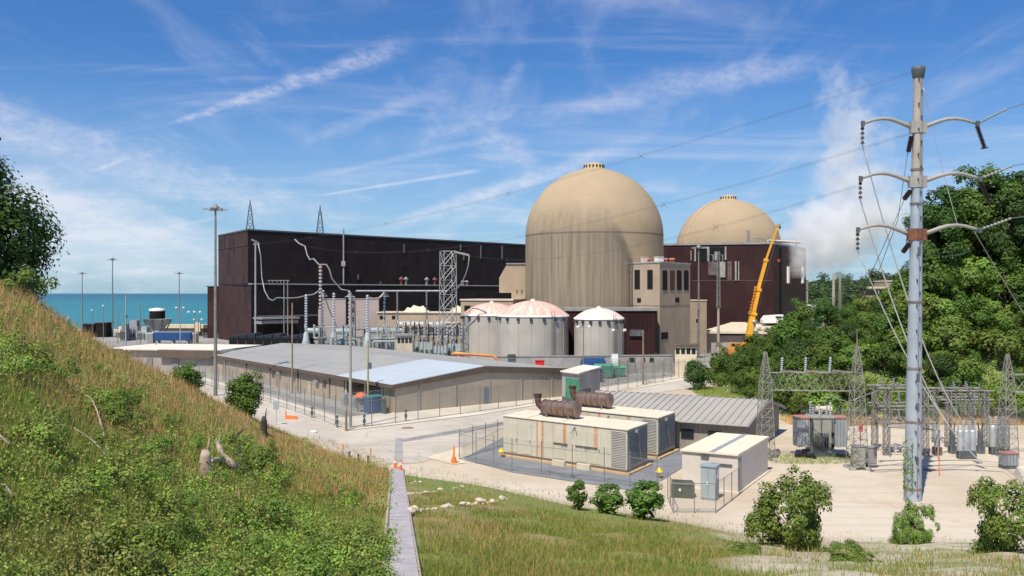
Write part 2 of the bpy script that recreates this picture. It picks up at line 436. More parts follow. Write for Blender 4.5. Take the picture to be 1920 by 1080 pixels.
# ------------------------------------------------------------------ shared materials
BROWN_SHADED = M('shaded_brown_siding', (.0125, .0075, .0075), .62, .25, .08, streak=.35, stain=(.03, .024, .022), rib=((.715, .70, 0), 1.1, .022), bump=.02, bsc=.7, spec=.25, panel=((.715, .70, 0), 3.1, 4.6, .38))  # turbine hall siding with the long wall's shade put into the colour
DARK2 = M('maroon_siding', (.034, .0135, .0140), .65, .18, .08, streak=.3, stain=(.016, .009, .009), rib=((.95, -.28, 0), 1.1, .022), spec=.2, panel=((.95, -.28, 0), 2.7, 4.2, .32))
BROWN_SUNLIT = M('sunlit_brown_siding', (.046, .0215, .0185), .65, .25, .08, streak=.45, stain=(.06, .045, .04), rib=((-.55, .83, 0), 1.1, .022), spec=.2, panel=((-.55, .83, 0), 3.1, 4.6, .35))  # lit copy of the same siding, for the wall turned to the sun
BLACK = M('black_opening', (.008, .008, .009), .9, .1)
TRIM = M('weathered_grey_trim', (.30, .29, .28), .7, .15)
TRIM_D = M('dark_grey_trim', (.10, .10, .11), .7, .15)
TAN = M('tan_precast_panel', (.40, .315, .23), .85, .10, .25, streak=.22, stain=(.28, .21, .15), bump=.01)
TAN_S = M('tan_siding', (.42, .33, .235), .7, .08, .3, rib=((-.6, .8, 0), 2.6, .012), streak=.12, stain=(.30, .23, .16))
TAN_G = M('beige_siding', (.40, .345, .27), .7, .08, .3, rib=((.755, .656, 0), 2.6, .011), streak=.12, stain=(.30, .25, .2))
PINK = M('fire_wall_concrete', (.40, .33, .30), .9, .10, .2, streak=.2, stain=(.3, .24, .2))
CREAM = M('cream_paint', (.66, .57, .43), .6, .10, .5, grime=.15, stain=(.45, .33, .2))
WHITE = M('white_paint', (.78, .77, .74), .55, .06, .5)
GALV = M('galvanised_steel', (.40, .42, .43), .5, .14, 1.0, metal=.35)
GALV_D = M('weathered_galvanised_steel', (.22, .22, .21), .65, .18, 1.0, metal=.2)
EQUIP = M('pale_grey_green_enamel', (.40, .45, .44), .5, .14, .8, grime=.15, stain=(.2, .2, .17))
EQUIP_D = M('dark_grey_enamel', (.10, .115, .12), .55, .2, .8)
PORC = M('grey_porcelain', (.36, .40, .42), .35, .1, 2)
BROWNP = M('brown_porcelain', (.045, .025, .02), .35, .1, 2)
WOOD = M('weathered_pole_wood', (.26, .19, .125), .9, .25, .8, streak=.4, stain=(.12, .09, .07))
RUST = M('rusted_bracket', (.20, .085, .05), .85, .3, 2)
CABLE = M('aluminium_cable', (.34, .34, .34), .5, .1, metal=.4)
CABLE_D = M('dark_cable', (.07, .07, .08), .6, .1)
ORANGE = M('orange_plastic', (.80, .17, .04), .5, .1)
YEL = M('crane_yellow_paint', (.80, .40, .035), .45, .12, .6, grime=.2, stain=(.3, .15, .05))
BLUE = M('blue_paint', (.035, .10, .26), .5, .15, .6, grime=.15, stain=(.05, .07, .12))
GREEN = M('green_paint', (.05, .30, .19), .5, .15, .6, grime=.2, stain=(.05, .17, .12))
ROOF_W = M('white_roof_membrane', (.70, .65, .56), .8, .08, .2, grime=.2, stain=(.6, .52, .42))
ROOF_G = M('grey_metal_roof', (.36, .355, .325), .5, .07, .12, metal=.1, grime=.35, stain=(.27, .255, .23), panel=((.78, .625, 0), 1.6, 50, .10), rib=((.78, .625, 0), 2.0, .02))
ROOF_B = M('pale_blue_metal_roof', (.50, .56, .60), .45, .05, .12, metal=.1, grime=.28, stain=(.40, .43, .44), panel=((.78, .625, 0), 1.6, 50, .08), rib=((.78, .625, 0), 2.0, .02))
FASC = M('brown_fascia', (.12, .09, .07), .7, .12)
CONC = M('grey_concrete', (.36, .35, .33), .9, .14, .4, streak=.25, stain=(.2, .19, .17), bump=.01)
GLASS = M('dark_window_glass', (.02, .025, .03), .12, .1, spec=.6)

# ------------------------------------------------------------------ sheets on the ground
def sheet(name, pts, z, mat):
    mb = MB(); mb.poly([(q.x, q.y, z) for q in pts]); return tag(mb.build(name, mat), kind='structure')
def road_mat():
    m = bpy.data.materials.new('pale_road_surface'); m.use_nodes = True
    T = NT(m.node_tree); T.n.clear()
    co = T.node('ShaderNodeTexCoord').outputs['Object']
    a, b, c3 = T.noise(co, .09, 6, .6, .5), T.noise(co, .7, 6, .7), T.noise(co, 7, 4, .7)
    c = T.mix(T.mr(a, .35, .65), (.44, .40, .34), (.55, .50, .43))
    rot = T.mapping(co, (.03, 1.1, 1), (0, 0, -.69))
    tr = T.noise(rot, 1.0, 4, .55)
    c = T.mix(T.math('MULTIPLY', T.mr(tr, .52, .68), .35), c, (.33, .30, .27))
    c = T.mix(T.math('MULTIPLY', T.mr(b, .55, .72), .45), c, (.34, .30, .25))
    v = T.node('ShaderNodeTexVoronoi', {'Vector': T.vmath('ADD', co, T.vmath('MULTIPLY', T.node('ShaderNodeTexNoise', {'Vector': co, 'Scale': .6}).outputs['Color'], (2.5, 2.5, 0))), 'Scale': .17}, feature='DISTANCE_TO_EDGE').outputs['Distance']
    c = T.mix(T.math('MULTIPLY', T.mr(v, .012, .003), .5), c, (.20, .18, .16))
    c = T.mix(T.math('MULTIPLY', T.mr(c3, .5, .8), .3), c, (.33, .30, .26))
    st = T.noise(co, .33, 3, .5); c = T.mix(T.math('MULTIPLY', T.mr(st, .66, .72), .45), c, (.26, .24, .22))
    bs = T.node('ShaderNodeBsdfPrincipled', {'Base Color': c, 'Roughness': .92, 'Specular IOR Level': .15})
    T.l.new(T.node('ShaderNodeBump', {'Height': T.math('MULTIPLY', c3, .03), 'Strength': .6, 'Distance': 1.0}).outputs[0], bs.inputs['Normal'])
    T.node('ShaderNodeOutputMaterial', {0: bs.outputs[0]})
    return m
ROADM = road_mat()
APRON = M('concrete_apron', (.60, .54, .45), .92, .10, .15, grime=.25, stain=(.45, .38, .30))
PAD = M('blue_grey_asphalt', (.20, .21, .23), .9, .16, .4, grime=.25, stain=(.22, .22, .22))
PLANTG = M('plant_yard_gravel', (.30, .29, .27), .95, .15, .12, grime=.3, stain=(.42, .36, .28))
sheet('road', [g(360, 715), g(395, 713), g(650, 812), g(945, 772), g(1120, 752), g(1300, 704), g(1345, 700), g(1330, 722), g(1180, 745),
               g(950, 800), g(868, 838), g(790, 868), g(690, 872), g(590, 845), g(500, 800)], .03, ROADM)
sheet('plant_yard', [g(-200, 665), g(330, 700), g(650, 790), g(1050, 738), g(1300, 700), g(1420, 668), Vector((115, 330, 0)), Vector((20, 405, 0)), Vector((-190, 405, 0))], .03, PLANTG)
sheet('verge', [g(372, 705), g(640, 783), g(1060, 738), g(1290, 703), g(1290, 712), g(900, 778), g(650, 808), g(366, 713)], .06, APRON)
sheet('asphalt_pad', [g(866, 861), g(960, 886), g(1085, 905), g(1190, 921), g(1240, 902), g(1312, 858), g(1262, 838), g(1080, 806), g(960, 812)], .04, PAD)
sheet('paved_strip', [g(741, 822), g(754, 822), g(756, 867), g(739, 867)], .05, M('grey_pavement', (.33, .32, .31), .9, .12, .5))
sheet('road_edge', [g(742, 826), g(860, 806), g(950, 790), g(1060, 772), g(1060, 776), g(950, 797), g(860, 812), g(757, 829)], .055, M('worn_asphalt', (.27, .26, .25), .9, .2, .6, grime=.4, stain=(.42, .38, .32)))
sheet('gravel_patch', [g(800, 858), g(866, 838), g(872, 868), g(850, 872)], .045, M('pale_gravel', (.62, .54, .40), .95, .12, .5))

# ------------------------------------------------------------------ turbine hall
def turbine_hall():
    A, B, L = Vector((-89.3, 300)), Vector((20.2, 407)), Vector((-109.5, 331))
    W = Wall(A, B); w = L-A; zt = 38.3
    t = thing('turbine_building', 'huge dark brown windowless turbine hall with a flat roof beside the lake', 'building', (A.x, A.y, 0))
    mb = MB(); mb.prism([A, B, B+w, L], 19.8, zt); mb.build('upper_wall', BROWN_SHADED, t)
    n = W.n; lo = 2.3
    C = A+n*lo; D = B+n*lo
    Wl = Wall(C, D)
    mb = MB(); mb.prism([C, D, B+w, L], 0, 20.0); mb.build('lower_wall', BROWN_SHADED, t)
    # end wall skins: sunlit copy of the siding, ribbed along its own length
    E = Wall(L, A)
    mb = MB(); E.boxt(mb, -.2, E.len-.02, 20.4, zt-.02, .004, .06); E2 = Wall(L, C); E2.boxt(mb, 0, E2.len, .1, 19.9, .006, .07)
    mb.build('end_wall', BROWN_SUNLIT, t)
    mb = MB(); Wl.boxt(mb, 0, Wl.len, 20.0, 20.4, -2.2, .35); mb.build('ledge', TRIM, t)
    mb = MB(); W.boxt(mb, -.4, W.len, zt, zt+.5, -.8, .25); E.boxt(mb, -.3, E.len, zt+.01, zt+.5, -.5, .25); mb.build('parapet', TRIM_D, t)
    mb = MB(); E.boxt(mb, 0, E.len, 33.2, 33.5, .1, .25); E.boxt(mb, 7, 7.9, 33.5, 38, .1, .2); E.boxt(mb, 12.5, 14, 33.5, 38, .1, .2); E.boxt(mb, 19, 19.6, 22, 36, .1, .2); mb.build('wall_band', M('faded_brown_panel', (.055, .042, .038), .7, .2, .3), t)
    mb = MB(); q = W.pt(W.t(643), 0, .4); mb.tube((q.x, q.y, 20), (q.x, q.y, zt+2.5), .28); mb.box((q.x, q.y, 27), 1.4, 1.4, 1.8); mb.build('downpipe', TRIM, t)
    mb = MB(); Wl.box(mb, 497, 560, 604, 652, .02, .12); mb.build('dock_opening', BLACK, t)
    mb = MB(); Wl.box(mb, 474, 545, 594, 597.5, .1, 6); Wl.box(mb, 476, 545, 600, 606, .1, 5); mb.build('dock_canopy', TRIM, t)
    for a in (505, 518, 700, 760, 800):
        mb = MB(); Wl.box(mb, a, a+ (14 if a < 600 else 26), 556 if a > 600 else 548, 572, .02, .1); mb.build('louvre', BLACK, t)
    for a in (900, 940):
        mb = MB(); W.box(mb, a, a+1.6, 460, 485, .02, .5); mb.build('drain_pipe', TRIM_D, t)
    for px, y0, y1 in ((756, 458, 474), (670, 515, 524), (712, 528, 535), (868, 472, 488), (862, 458, 470)):
        mb = MB(); W.box(mb, px, px+2.2, y0, y1, .02, .4); mb.build('wall_vent', TRIM_D, t)
    # pipe run along the lower wall
    mb = MB(); mb.tube(Wl.pt(Wl.t(478), 9.2, 2), Wl.pt(Wl.t(600), 9.2, 2), .25); mb.build('pipe', TRIM_D, t)
    # fans on the ledge
    first = None
    fans = [(755, 'rusty'), (764, 'pale'), (803, 'pale'), (818, 'rusty'), (871, 'pale'), (878, 'pale')]
    rust = M('rusty_vent', (.22, .09, .06), .8, .2, 1)
    for i, (px, c) in enumerate(fans):
        q = Wl.pt(Wl.t(px), 20.4, -1); h = 3.0 if px < 850 else 2.0
        mb = MB(); mb.lathe(q, [(.5, 0), (.5, h*.6), (.95, h*.62), (.95, h*.75), (.2, h)], 12)
        o = solo(mb, 'exhaust_fan', TRIM if c == 'pale' else rust, '', 'vent', q, 'exhaust fans on the turbine hall ledge')
        o['label'] = {755: 'rusty exhaust fan standing left of a pale one on the dark ledge', 764: 'pale exhaust fan just right of a rusty one on the dark ledge', 803: 'pale exhaust fan on the ledge just left of the lattice tower and a rusty fan',
                      818: 'rusty exhaust fan on the ledge close beside the lattice tower', 871: 'small pale ledge vent right of the lattice tower, left of its twin', 878: 'small pale ledge vent nearest the tan stepped building'}[px]
    for i, (px, yt, lab) in enumerate(((485, 374, 'lattice mast on the turbine hall roof, nearer its lake-side end'), (617, 384, 'lattice mast on the turbine hall roof, nearer the big dome'))):
        q = W.pt(W.t(px), zt, -6); ht = zat(yt, q.y)-zt
        m = thing('roof_mast', lab, 'mast', q, 'lattice masts on the turbine hall roof')
        mb = MB(); mb.lattice((q.x, q.y), 2.6, .7, zt, zt+ht*.8, 3, .05, .4, 2); mb.build('lattice', TRIM_D, m)
        mb = MB(); mb.tube((q.x, q.y, zt+ht*.8), (q.x, q.y, zt+ht), .3, .12); mb.build('tip', TRIM_D, m)
    # annex at the lake end
    q0, q1 = gx(389, 335), gx(412, 336)
    an = thing('lakeside_annex', 'lower dark brown block attached to the lake end of the turbine hall', 'building', q0)
    mb = MB(); mb.prism([(q0.x, q0.y), (q1.x+1, q1.y), (q1.x, q1.y+18), (q0.x-2, q0.y+18)], 0, 19.4); mb.build('wall', BROWN_SUNLIT, an)
    mb = MB(); mb.prism([(q0.x-.3, q0.y-.2), (q1.x+1, q1.y-.2), (q1.x, q1.y+18), (q0.x-2.3, q0.y+18)], 19.4, 19.8); mb.build('parapet', TRIM_D, an)
turbine_hall()

# ------------------------------------------------------------------ containments
def dome_mat(name, grey):
    m = bpy.data.materials.new(name); m.use_nodes = True
    T = NT(m.node_tree); T.n.clear()
    co = T.node('ShaderNodeTexCoord').outputs['Object']
    sp = T.node('ShaderNodeSeparateXYZ', {0: co})
    a, b = T.noise(co, .09, 6, .6), T.noise(co, .5, 6, .65)
    c = T.mix(T.mr(a, .3, .7), (.385, .295, .19), (.44, .34, .225))
    c = T.mix(T.math('MULTIPLY', T.mr(b, .5, .75), .25), c, (.33, .25, .16))
    if grey:
        edge = T.math('MULTIPLY_ADD', T.math('SUBTRACT', a, .5), 5.0, sp.outputs[2])
        f = T.math('MAXIMUM', T.math('MULTIPLY', T.mr(edge, 41, 35), .5), T.mr(edge, 35.5, 30.5))
        ang = T.math('MULTIPLY_ADD', T.math('SUBTRACT', sp.outputs[2], 32), .42, sp.outputs[0])
        bx_ = T.math('MULTIPLY_ADD', T.math('SUBTRACT', b, .5), 2.5, ang)
        f = T.math('MULTIPLY', f, T.mr(bx_, 5.6, 3.6))
        c = T.mix(T.math('MULTIPLY', T.math('MULTIPLY', T.mr(bx_, 6.4, 4.8), T.mr(bx_, .8, 4.2)), T.math('MULTIPLY', T.mr(edge, 36, 31), .3)), c, (.13, .11, .085))
        s = T.noise(T.mapping(co, (.9, .9, .03)), 1.0, 7, .7)
        gc = T.mix(T.mr(s, .33, .68), (.20, .165, .125), (.335, .28, .215))
        s2 = T.noise(T.mapping(co, (.35, .35, .02)), 1.0, 5, .6)
        gc = T.mix(T.math('MULTIPLY', T.mr(s2, .5, .68), .55), gc, (.105, .085, .065))
        gc = T.mix(T.math('MULTIPLY', T.mr(T.noise(co, .9, 6, .7), .58, .75), .45), gc, (.13, .115, .10))
        c = T.mix(T.math('MULTIPLY', f, .85), c, gc)
        c = T.mix(T.math('MULTIPLY', T.math('MULTIPLY', T.mr(bx_, 5.8, 4.6), T.mr(bx_, 1.6, 4.4)), T.math('MULTIPLY', T.mr(edge, 34, 29), .55)), c, (.12, .10, .08))
    ring = T.math('ABSOLUTE', T.math('SUBTRACT', sp.outputs[2], 32.2))
    c = T.mix(T.math('MULTIPLY', T.mr(T.math('MULTIPLY_ADD', T.math('SUBTRACT', b, .5), .35, ring), .32, .12), .75), c, (.15, .12, .09))
    lift = T.math('PINGPONG', sp.outputs[2], 1.9)
    c = T.mix(T.math('MULTIPLY', T.mr(lift, .10, .0), .14), c, (.2, .16, .12))
    bs = T.node('ShaderNodeBsdfPrincipled', {'Base Color': c, 'Roughness': .88, 'Specular IOR Level': .2})
    T.l.new(T.node('ShaderNodeBump', {'Height': T.math('MULTIPLY', b, .1), 'Strength': .6, 'Distance': 1.0}).outputs[0], bs.inputs['Normal'])
    T.node('ShaderNodeOutputMaterial', {0: bs.outputs[0]})
    return m
def containment(cx, cy, label, grey, ridge, sink=0.0):
    r, zs = 18.4, 32.0
    c = Vector((cx, cy, 0)); t = thing('containment_building', label, 'reactor building', c, 'domed containment buildings')
    mat = dome_mat('stained_containment_concrete' if grey else 'tan_containment_concrete', grey)
    prof = [(r, 0), (r, 10), (r, 20), (r, 28), (r, zs)]
    mb = MB(); mb.lathe(c, prof, 128); mb.build('wall', mat, t)
    mb = MB(); mb.lathe(c, [(r*math.cos(k*math.pi/64), zs+r*math.sin(k*math.pi/64)) for k in range(0, 32)]+[(.05, zs+r)], 128); mb.build('dome', mat, t)
    zc = zs+r-.55
    capm = M('cap_concrete', (.47, .36, .22), .85, .1, .5)
    mb = MB(); mb.lathe((cx, cy, zc), [(3.3, -.6), (3.2, .35), (2.85, .5), (2.55, 1.5), (1.9, 1.95), (1.0, 2.2), (.05, 2.3)], 32); cap = mb.build('cap', capm, t)
    mb = MB()
    for k in range(18):
        a = 2*math.pi*k/18; q = Vector((cx+2.62*math.cos(a), cy+2.62*math.sin(a), zc+.5))
        mb.box(q, .4, .42, .95, a)
    mb.build('cap_vents', M('cap_vent_shade', (.06, .045, .03), .9, .1), cap, (cx, cy, 0))
    if ridge:
        mb = MB(); al = math.radians(205)
        mb.path([(cx+(r+.05)*math.cos(e)*math.cos(al), cy+(r+.05)*math.cos(e)*math.sin(al), zs+(r+.05)*math.sin(e)) for e in [k*math.pi/48 for k in range(0, 22)]], .45, 6)
        mb.build('dome_rib', capm, t)
    return t
containment(22.0, 238.0, 'nearer and larger-looking tan concrete containment dome with grey streaked walls', True, False)
containment(77.0, 316.0, 'farther tan containment dome rising behind the maroon building', False, True)

# ------------------------------------------------------------------ buildings round the containments
def stepped_building():
    q = gx(935, 243); Y = 243
    t = thing('stepped_tan_building', 'tan concrete building with a chamfered side attached left of the nearer dome', 'building', q)
    pr = [(992, 494), (950, 496), (936, 521), (936, 549), (959, 549), (959, 660), (992, 660)]
    fr = [p(a, b, Y) for a, b in pr]; fr = [Vector((v.x, v.y, max(0, v.z))) for v in fr]
    bk = [v+Vector((6, 26, 0)) for v in fr]; n = len(fr)
    mb = MB(); mb.add(fr+bk, [tuple(range(n))[::-1], tuple(range(n, 2*n))]+[(i, (i+1) % n, n+(i+1) % n, n+i) for i in range(n)]); mb.build('wall', TAN, t)
    mb = MB(); W = Wall((p(950, 496, Y-.05).x, Y-.05), (p(992, 494, Y-.05).x, Y-.05)); W.box(mb, 949, 992, 493.2, 495.4, -.4, .25); mb.build('parapet', TRIM, t)
    mb = MB(); [W.box(mb, a, a+2.2, 543, 549, .02, .15) for a in (968, 977)]; mb.build('wall_vent', TRIM_D, t)
    P0, P1 = gx(864, 236), gx(962, 231); W = Wall(P0, P1)
    t2 = thing('low_tan_building', 'low tan flat-roofed building behind the pink-topped tanks', 'building', P0)
    mb = MB(); W.boxt(mb, 0, W.len, 0, 15.1, -12, 0); mb.build('wall', TAN, t2)
    mb = MB(); W.boxt(mb, -.2, W.len+.2, 15.1, 15.5, -12, .25); mb.build('parapet', CREAM, t2)
    mb = MB(); W.box(mb, 871, 882, 573, 583, .02, .2); mb.build('louvre', BLACK, t2)
    P0, P1 = gx(708, 240), gx(866, 236); W = Wall(P0, P1)
    t3 = thing('tan_yard_building', 'long low tan building behind the lattice tower and transformers', 'building', P0)
    mb = MB(); W.boxt(mb, 0, W.len, 0, 11.7, -9, 0); mb.build('wall', TAN, t3)
    mb = MB(); W.boxt(mb, -.2, W.len, 11.7, 12.0, -9, .3); mb.build('parapet', CREAM, t3)
    mb = MB(); W.box(mb, 746, 863, 603, 608, .8, 1.8); mb.build('pipe_cover', WHITE, t3)
    for a in (712, 735, 870):
        if a < 860: mb = MB(); W.box(mb, a, a+6, 592, 598, .02, .12); mb.build('vent', BLACK, t3)
    for a, b, lab in ((752, 800, 'cream tarpaulin hood on the tan building left of the lattice tower'), (840, 872, 'cream tarpaulin hood on the tan building right of the lattice tower')):
        q = W.pt((W.t(a)+W.t(b))/2, 12.0, -3); L = (b-a)/F*238
        mb = MB(); n = 9; vs = []
        for k in range(n):
            s = k/(n-1); x = (s-.5)*L; hh = 1.6*math.sin(math.pi*min(1, max(0, s)))**.5+.35*math.sin(k*2.4)
            for y, f in ((-2.2, .0), (-1.4, .8), (0, 1), (1.4, .8), (2.2, 0)): vs.append((q.x+x, q.y+y, q.z+max(0, hh)*f+.02))
        mb.add(vs, [(k*5+j, k*5+j+1, (k+1)*5+j+1, (k+1)*5+j) for k in range(n-1) for j in range(4)], True)
        solo(mb, 'tarpaulin_hood', CREAM, lab, 'tarpaulin', q, 'cream hoods on the tan yard building')
stepped_building()

def fuel_building():
    P0, P1 = gx(1060, 206), gx(1232, 208); W = Wall(P0, P1)
    t = thing('low_brown_building', 'low dark brown building with a pale parapet in front of the nearer dome', 'building', P0)
    mb = MB(); W.boxt(mb, 0, W.len, 0, 12.9, -9, 0); mb.build('wall', DARK2, t)
    mb = MB(); W.boxt(mb, -.2, W.len+.2, 12.9, 13.6, -9, .3); mb.build('parapet', TRIM, t)
    mb = MB(); W.box(mb, 1180, 1204, 618, 630, .02, .5); mb.build('louvre', TRIM_D, t)
    mb = MB(); W.box(mb, 1229, 1232, 583, 660, .02, .4); mb.build('corner_trim', BLACK, t)
    # tan tower
    A, C, D = gx(1179, 219.5), gx(1237, 212), gx(1294, 225)
    L = Wall(A, C); Rr = Wall(C, D); zt = 24.3
    t = thing('tan_vent_tower', 'square tan concrete tower with tall black louvre slots right of the nearer dome', 'building', C)
    back = A+(D-C)
    mb = MB(); mb.prism([(A.x, A.y), (C.x, C.y), (D.x, D.y), (back.x, back.y)], 0, zt); mb.build('wall', TAN, t)
    mb = MB(); L.boxt(mb, -.2, L.len+.15, zt, zt+.35, -.4, .15); Rr.boxt(mb, .2, Rr.len+.2, zt, zt+.35, -.4, .15); mb.build('parapet', CONC, t)
    for a in (1190, 1214):
        mb = MB(); L.box(mb, a, a+10, 506, 542, .02, .10); mb.build('louvre', BLACK, t)
    brn = M('brown_louvre', (.10, .045, .03), .8, .1)
    for k, a in enumerate((1242, 1256, 1269, 1282)):
        mb = MB(); Rr.box(mb, a, a+8.5, 507, 544, .02, .10); mb.build('louvre', brn if k == 1 else BLACK, t)
    mb = MB(); L.box(mb, 1195, 1202, 559, 567, .02, .1); mb.build('window', BLACK, t)
    mb = MB(); Rr.box(mb, 1266, 1273, 558, 567, .02, .1); mb.build('window', BLACK, t)
    mb = MB(); Rr.box(mb, 1240, 1252, 623, 636, .02, .1); mb.build('window', BLACK, t)
    mb = MB(); Rr.boxt(mb, 0, Rr.len, 14.0, 14.1, .01, .06); L.boxt(mb, 0, L.len, 14, 14.1, .01, .06); mb.build('panel_joint', M('joint_shadow_line', (.25, .2, .15), .9, .1), t)
    mb = MB(); q = L.pt(.6, 0, .5); mb.tube((q.x, q.y, 9), (q.x, q.y, 25.6), .16); q2 = L.pt(1.4, 0, .5); mb.tube((q2.x, q2.y, 9), (q2.x, q2.y, 25.6), .12)
    for k in range(12): mb.bar((q.x, q.y, 10+k*1.3), (q2.x, q2.y, 10+k*1.3), .06)
    mb.build('ladder', TRIM_D, t)
    cr = (A+D)/2
    for a, b, y, m_, lab in ((1203, 1212, 479, CREAM, 'cream rooftop box on the tan tower, nearest the dome'), (1229, 1242, 480, WHITE, 'white rooftop box at the front corner of the tan tower')):
        q = gx((a+b)/2, 218, zt+.02); w = (b-a)/F*218
        o = thing('rooftop_unit', lab, 'vent unit', q, 'roof units on the tan tower')
        mb = MB(); mb.box(q, w, w*.9, 1.5, .5); mb.build('casing', m_, o)
        mb = MB(); mb.box((q.x, q.y, zt+1.52), w*1.12, w, .15, .5); mb.build('lid', m_, o)
    pk = M('faded_red_paint', (.55, .2, .14), .7, .15)
    for i, a in enumerate((1216, 1249, 1258, 1262)):
        q = gx(a, 222, zt); mb = MB(); mb.lathe(q, [(.35, 0), (.35, 1.0), (.55, 1.05), (.5, 1.4), (.05, 1.55)], 10)
        solo(mb, 'roof_vent', pk, ('faded red roof vent between the cream and white boxes on the tan tower', 'faded red roof vent just right of the white box on the tan tower', 'faded red roof vent left of the outermost on the tan tower', 'outermost faded red roof vent on the tan tower')[i], 'vent', q, 'red vents on the tan tower')
    P0, P1 = gx(1290, 247), gx(1325, 249); W = Wall(P0, P1)
    t = thing('tan_stair_block', 'narrow tan block between the tan tower and the maroon building', 'building', P0)
    mb = MB(); W.boxt(mb, 0, W.len, 0, 14.9, -14, 0); mb.build('wall', TAN, t)
    mb = MB(); W.boxt(mb, -.1, W.len+.1, 14.9, 15.2, -14, .15); mb.build('parapet', CREAM, t)
    mb = MB(); W.box(mb, 1305, 1308, 598, 604, .02, .1); mb.build('vent', BLACK, t)
fuel_building()

def maroon_building():
    A, C, D = Vector((44, 285)), Vector((81, 275)), Vector((103.4, 312)); zt = 32.3
    L, Rr = Wall(A, C), Wall(C, D)
    t = thing('maroon_building', 'tall maroon metal-clad auxiliary building in front of the farther dome', 'building', (C.x, C.y, 0))
    bk = A+(D-C)*.62
    mb = MB(); mb.prism([A, C, D, Vector((96, 330)), bk], 0, zt); mb.build('wall', DARK2, t)
    mb = MB(); L.boxt(mb, 0, L.len+.2, zt, zt+.6, -.5, .25); Rr.boxt(mb, .25, Rr.len, zt, zt+.6, -.5, .25); mb.build('parapet', TRIM, t)
    pale = M('pale_weathered_panel', (.33, .32, .31), .8, .25, 1, streak=.5, stain=(.08, .05, .05))
    for a, b, y0, y1 in ((1302, 1330, 463, 466), (1302, 1305, 466, 490), (1326, 1330, 466, 490), (1359, 1362, 462, 487), (1348, 1360, 491, 520), (1378, 1381, 490, 526), (1384, 1386, 490, 526), (1340, 1344, 472, 488), (1295, 1296.5, 470, 488)):
        mb = MB(); L.box(mb, a, b, y0, y1, .02, .3); mb.build('wall_duct', pale, t)
    mb = MB(); L.box(mb, 1305, 1326, 466, 490, .02, .1); mb.build('louvre', BLACK, t)
    mb = MB(); L.box(mb, 1331, 1358, 465, 489, .02, .1); mb.build('louvre', BLACK, t)
    mb = MB(); L.box(mb, 1328, 1346, 491, 516, .02, .2); mb.build('louvre', M('dusty_louvre', (.12, .10, .09), .9, .4, .8), t)
    mb = MB(); L.box(mb, 1364, 1372, 490, 525, .02, .15); mb.build('vent_screen', M('dusty_screen', (.14, .09, .085), .9, .4, .8), t)
    mb = MB(); L.box(mb, 1296, 1447, 525.5, 526.5, .01, .08); mb.build('siding_joint', M('faded_joint', (.16, .1, .09), .8, .2), t)
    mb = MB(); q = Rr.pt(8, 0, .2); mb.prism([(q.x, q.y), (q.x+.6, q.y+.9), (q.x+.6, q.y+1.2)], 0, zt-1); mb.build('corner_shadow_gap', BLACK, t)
    for px in (1475, 1502):
        mb = MB(); Rr.box(mb, px, px+2.6, 500, 531, .05, .6); mb.build('vent_stack', WHITE, t)
    mb = MB(); Rr.box(mb, 1457, 1460, 486, 491, .05, .5); mb.build('warning_light', M('red_lamp', (.6, .05, .04), .4, .1), t)
    rail = MB()
    for (a, Yd, y0) in ((1402, 283, 432), (1404.5, 283, 432)): q = gx(a, Yd, zt); rail.tube(q, (q.x, q.y, zat(y0, Yd)), .3)
    for k in range(8):
        q = gx(1412+k*6, 281+k*1.0, zt); rail.bar(q, q+Vector((0, 0, 2.2)), .1)
    for dz in (1.1, 2.2): rail.bar(gx(1412, 281, zt+dz), gx(1456, 288, zt+dz), .1)
    rail.build('roof_railing', TRIM, t)
    q0, q1 = gx(1440, 290, zt+1.9), gx(1499, 300, zt+1.9)
    mb = MB(); mb.tube(q0, q1, .45); mb.bar(q0-Vector((0, 0, 1.8)), q0, .3); mb.bar(q1-Vector((1, 0, 1.4)), q1-Vector((1, 0, 0)), .3); mb.build('steam_pipe', CREAM, t)
    # lower step on the right
    P0 = gx(1511, 316)
    t = thing('corner_pipe_stack', 'thin tan pipe stack standing at the right corner of the maroon building', 'stack', P0)
    mb = MB(); mb.tube(P0, P0+Vector((0, 0, 21.5)), .75, n=12); mb.build('pipe', CREAM, t)
    mb = MB(); [mb.tube(P0+Vector((0, 0, z)), P0+Vector((0, 0, z+.4)), .95, n=12) for z in (6, 12, 18, 21.3)]; mb.build('bands', TRIM, t)
    # tan annex below
    A, C, D = gx(1318, 254), gx(1454, 250), gx(1500, 268)
    L, Rr = Wall(A, C), Wall(C, D); zt = 5.6
    t = thing('tan_annex', 'low tan annex with a pale overhanging roof at the foot of the maroon building', 'building', C)
    bk = A+(D-C)
    mb = MB(); mb.prism([(A.x, A.y), (C.x, C.y), (D.x, D.y), (bk.x, bk.y)], 0, zt); mb.build('wall', PINK, t)
    mb = MB(); a_, c_, d_ = A+Vector((-1, -1.5, 0)), C+Vector((.8, -1.5, 0)), D+Vector((1.2, -.5, 0))
    mb.hexa([(a_.x, a_.y, zt), (c_.x, c_.y, zt), (d_.x, d_.y, zt+.6), (bk.x, bk.y, zt+.6)], [(a_.x, a_.y, zt+.6), (c_.x, c_.y, zt+.6), (d_.x, d_.y, zt+2.6), (bk.x, bk.y, zt+2.6)]); mb.build('roof', CREAM, t)
    mb = MB(); L.box(mb, 1345, 1404, 625, 629, .02, .1); mb.build('opening', BLACK, t)
    mb = MB(); Rr.box(mb, 1466, 1474, 636, 660, .02, .1); mb.build('door', TRIM_D, t)
    P0, P1 = gx(1462, 262), gx(1514, 276); W = Wall(P0, P1)
    t = thing('brown_annex', 'low dark brown annex at the right foot of the maroon building', 'building', P0)
    mb = MB(); W.boxt(mb, 0, W.len, 0, 7.9, -11, 0); mb.build('wall', DARK2, t)
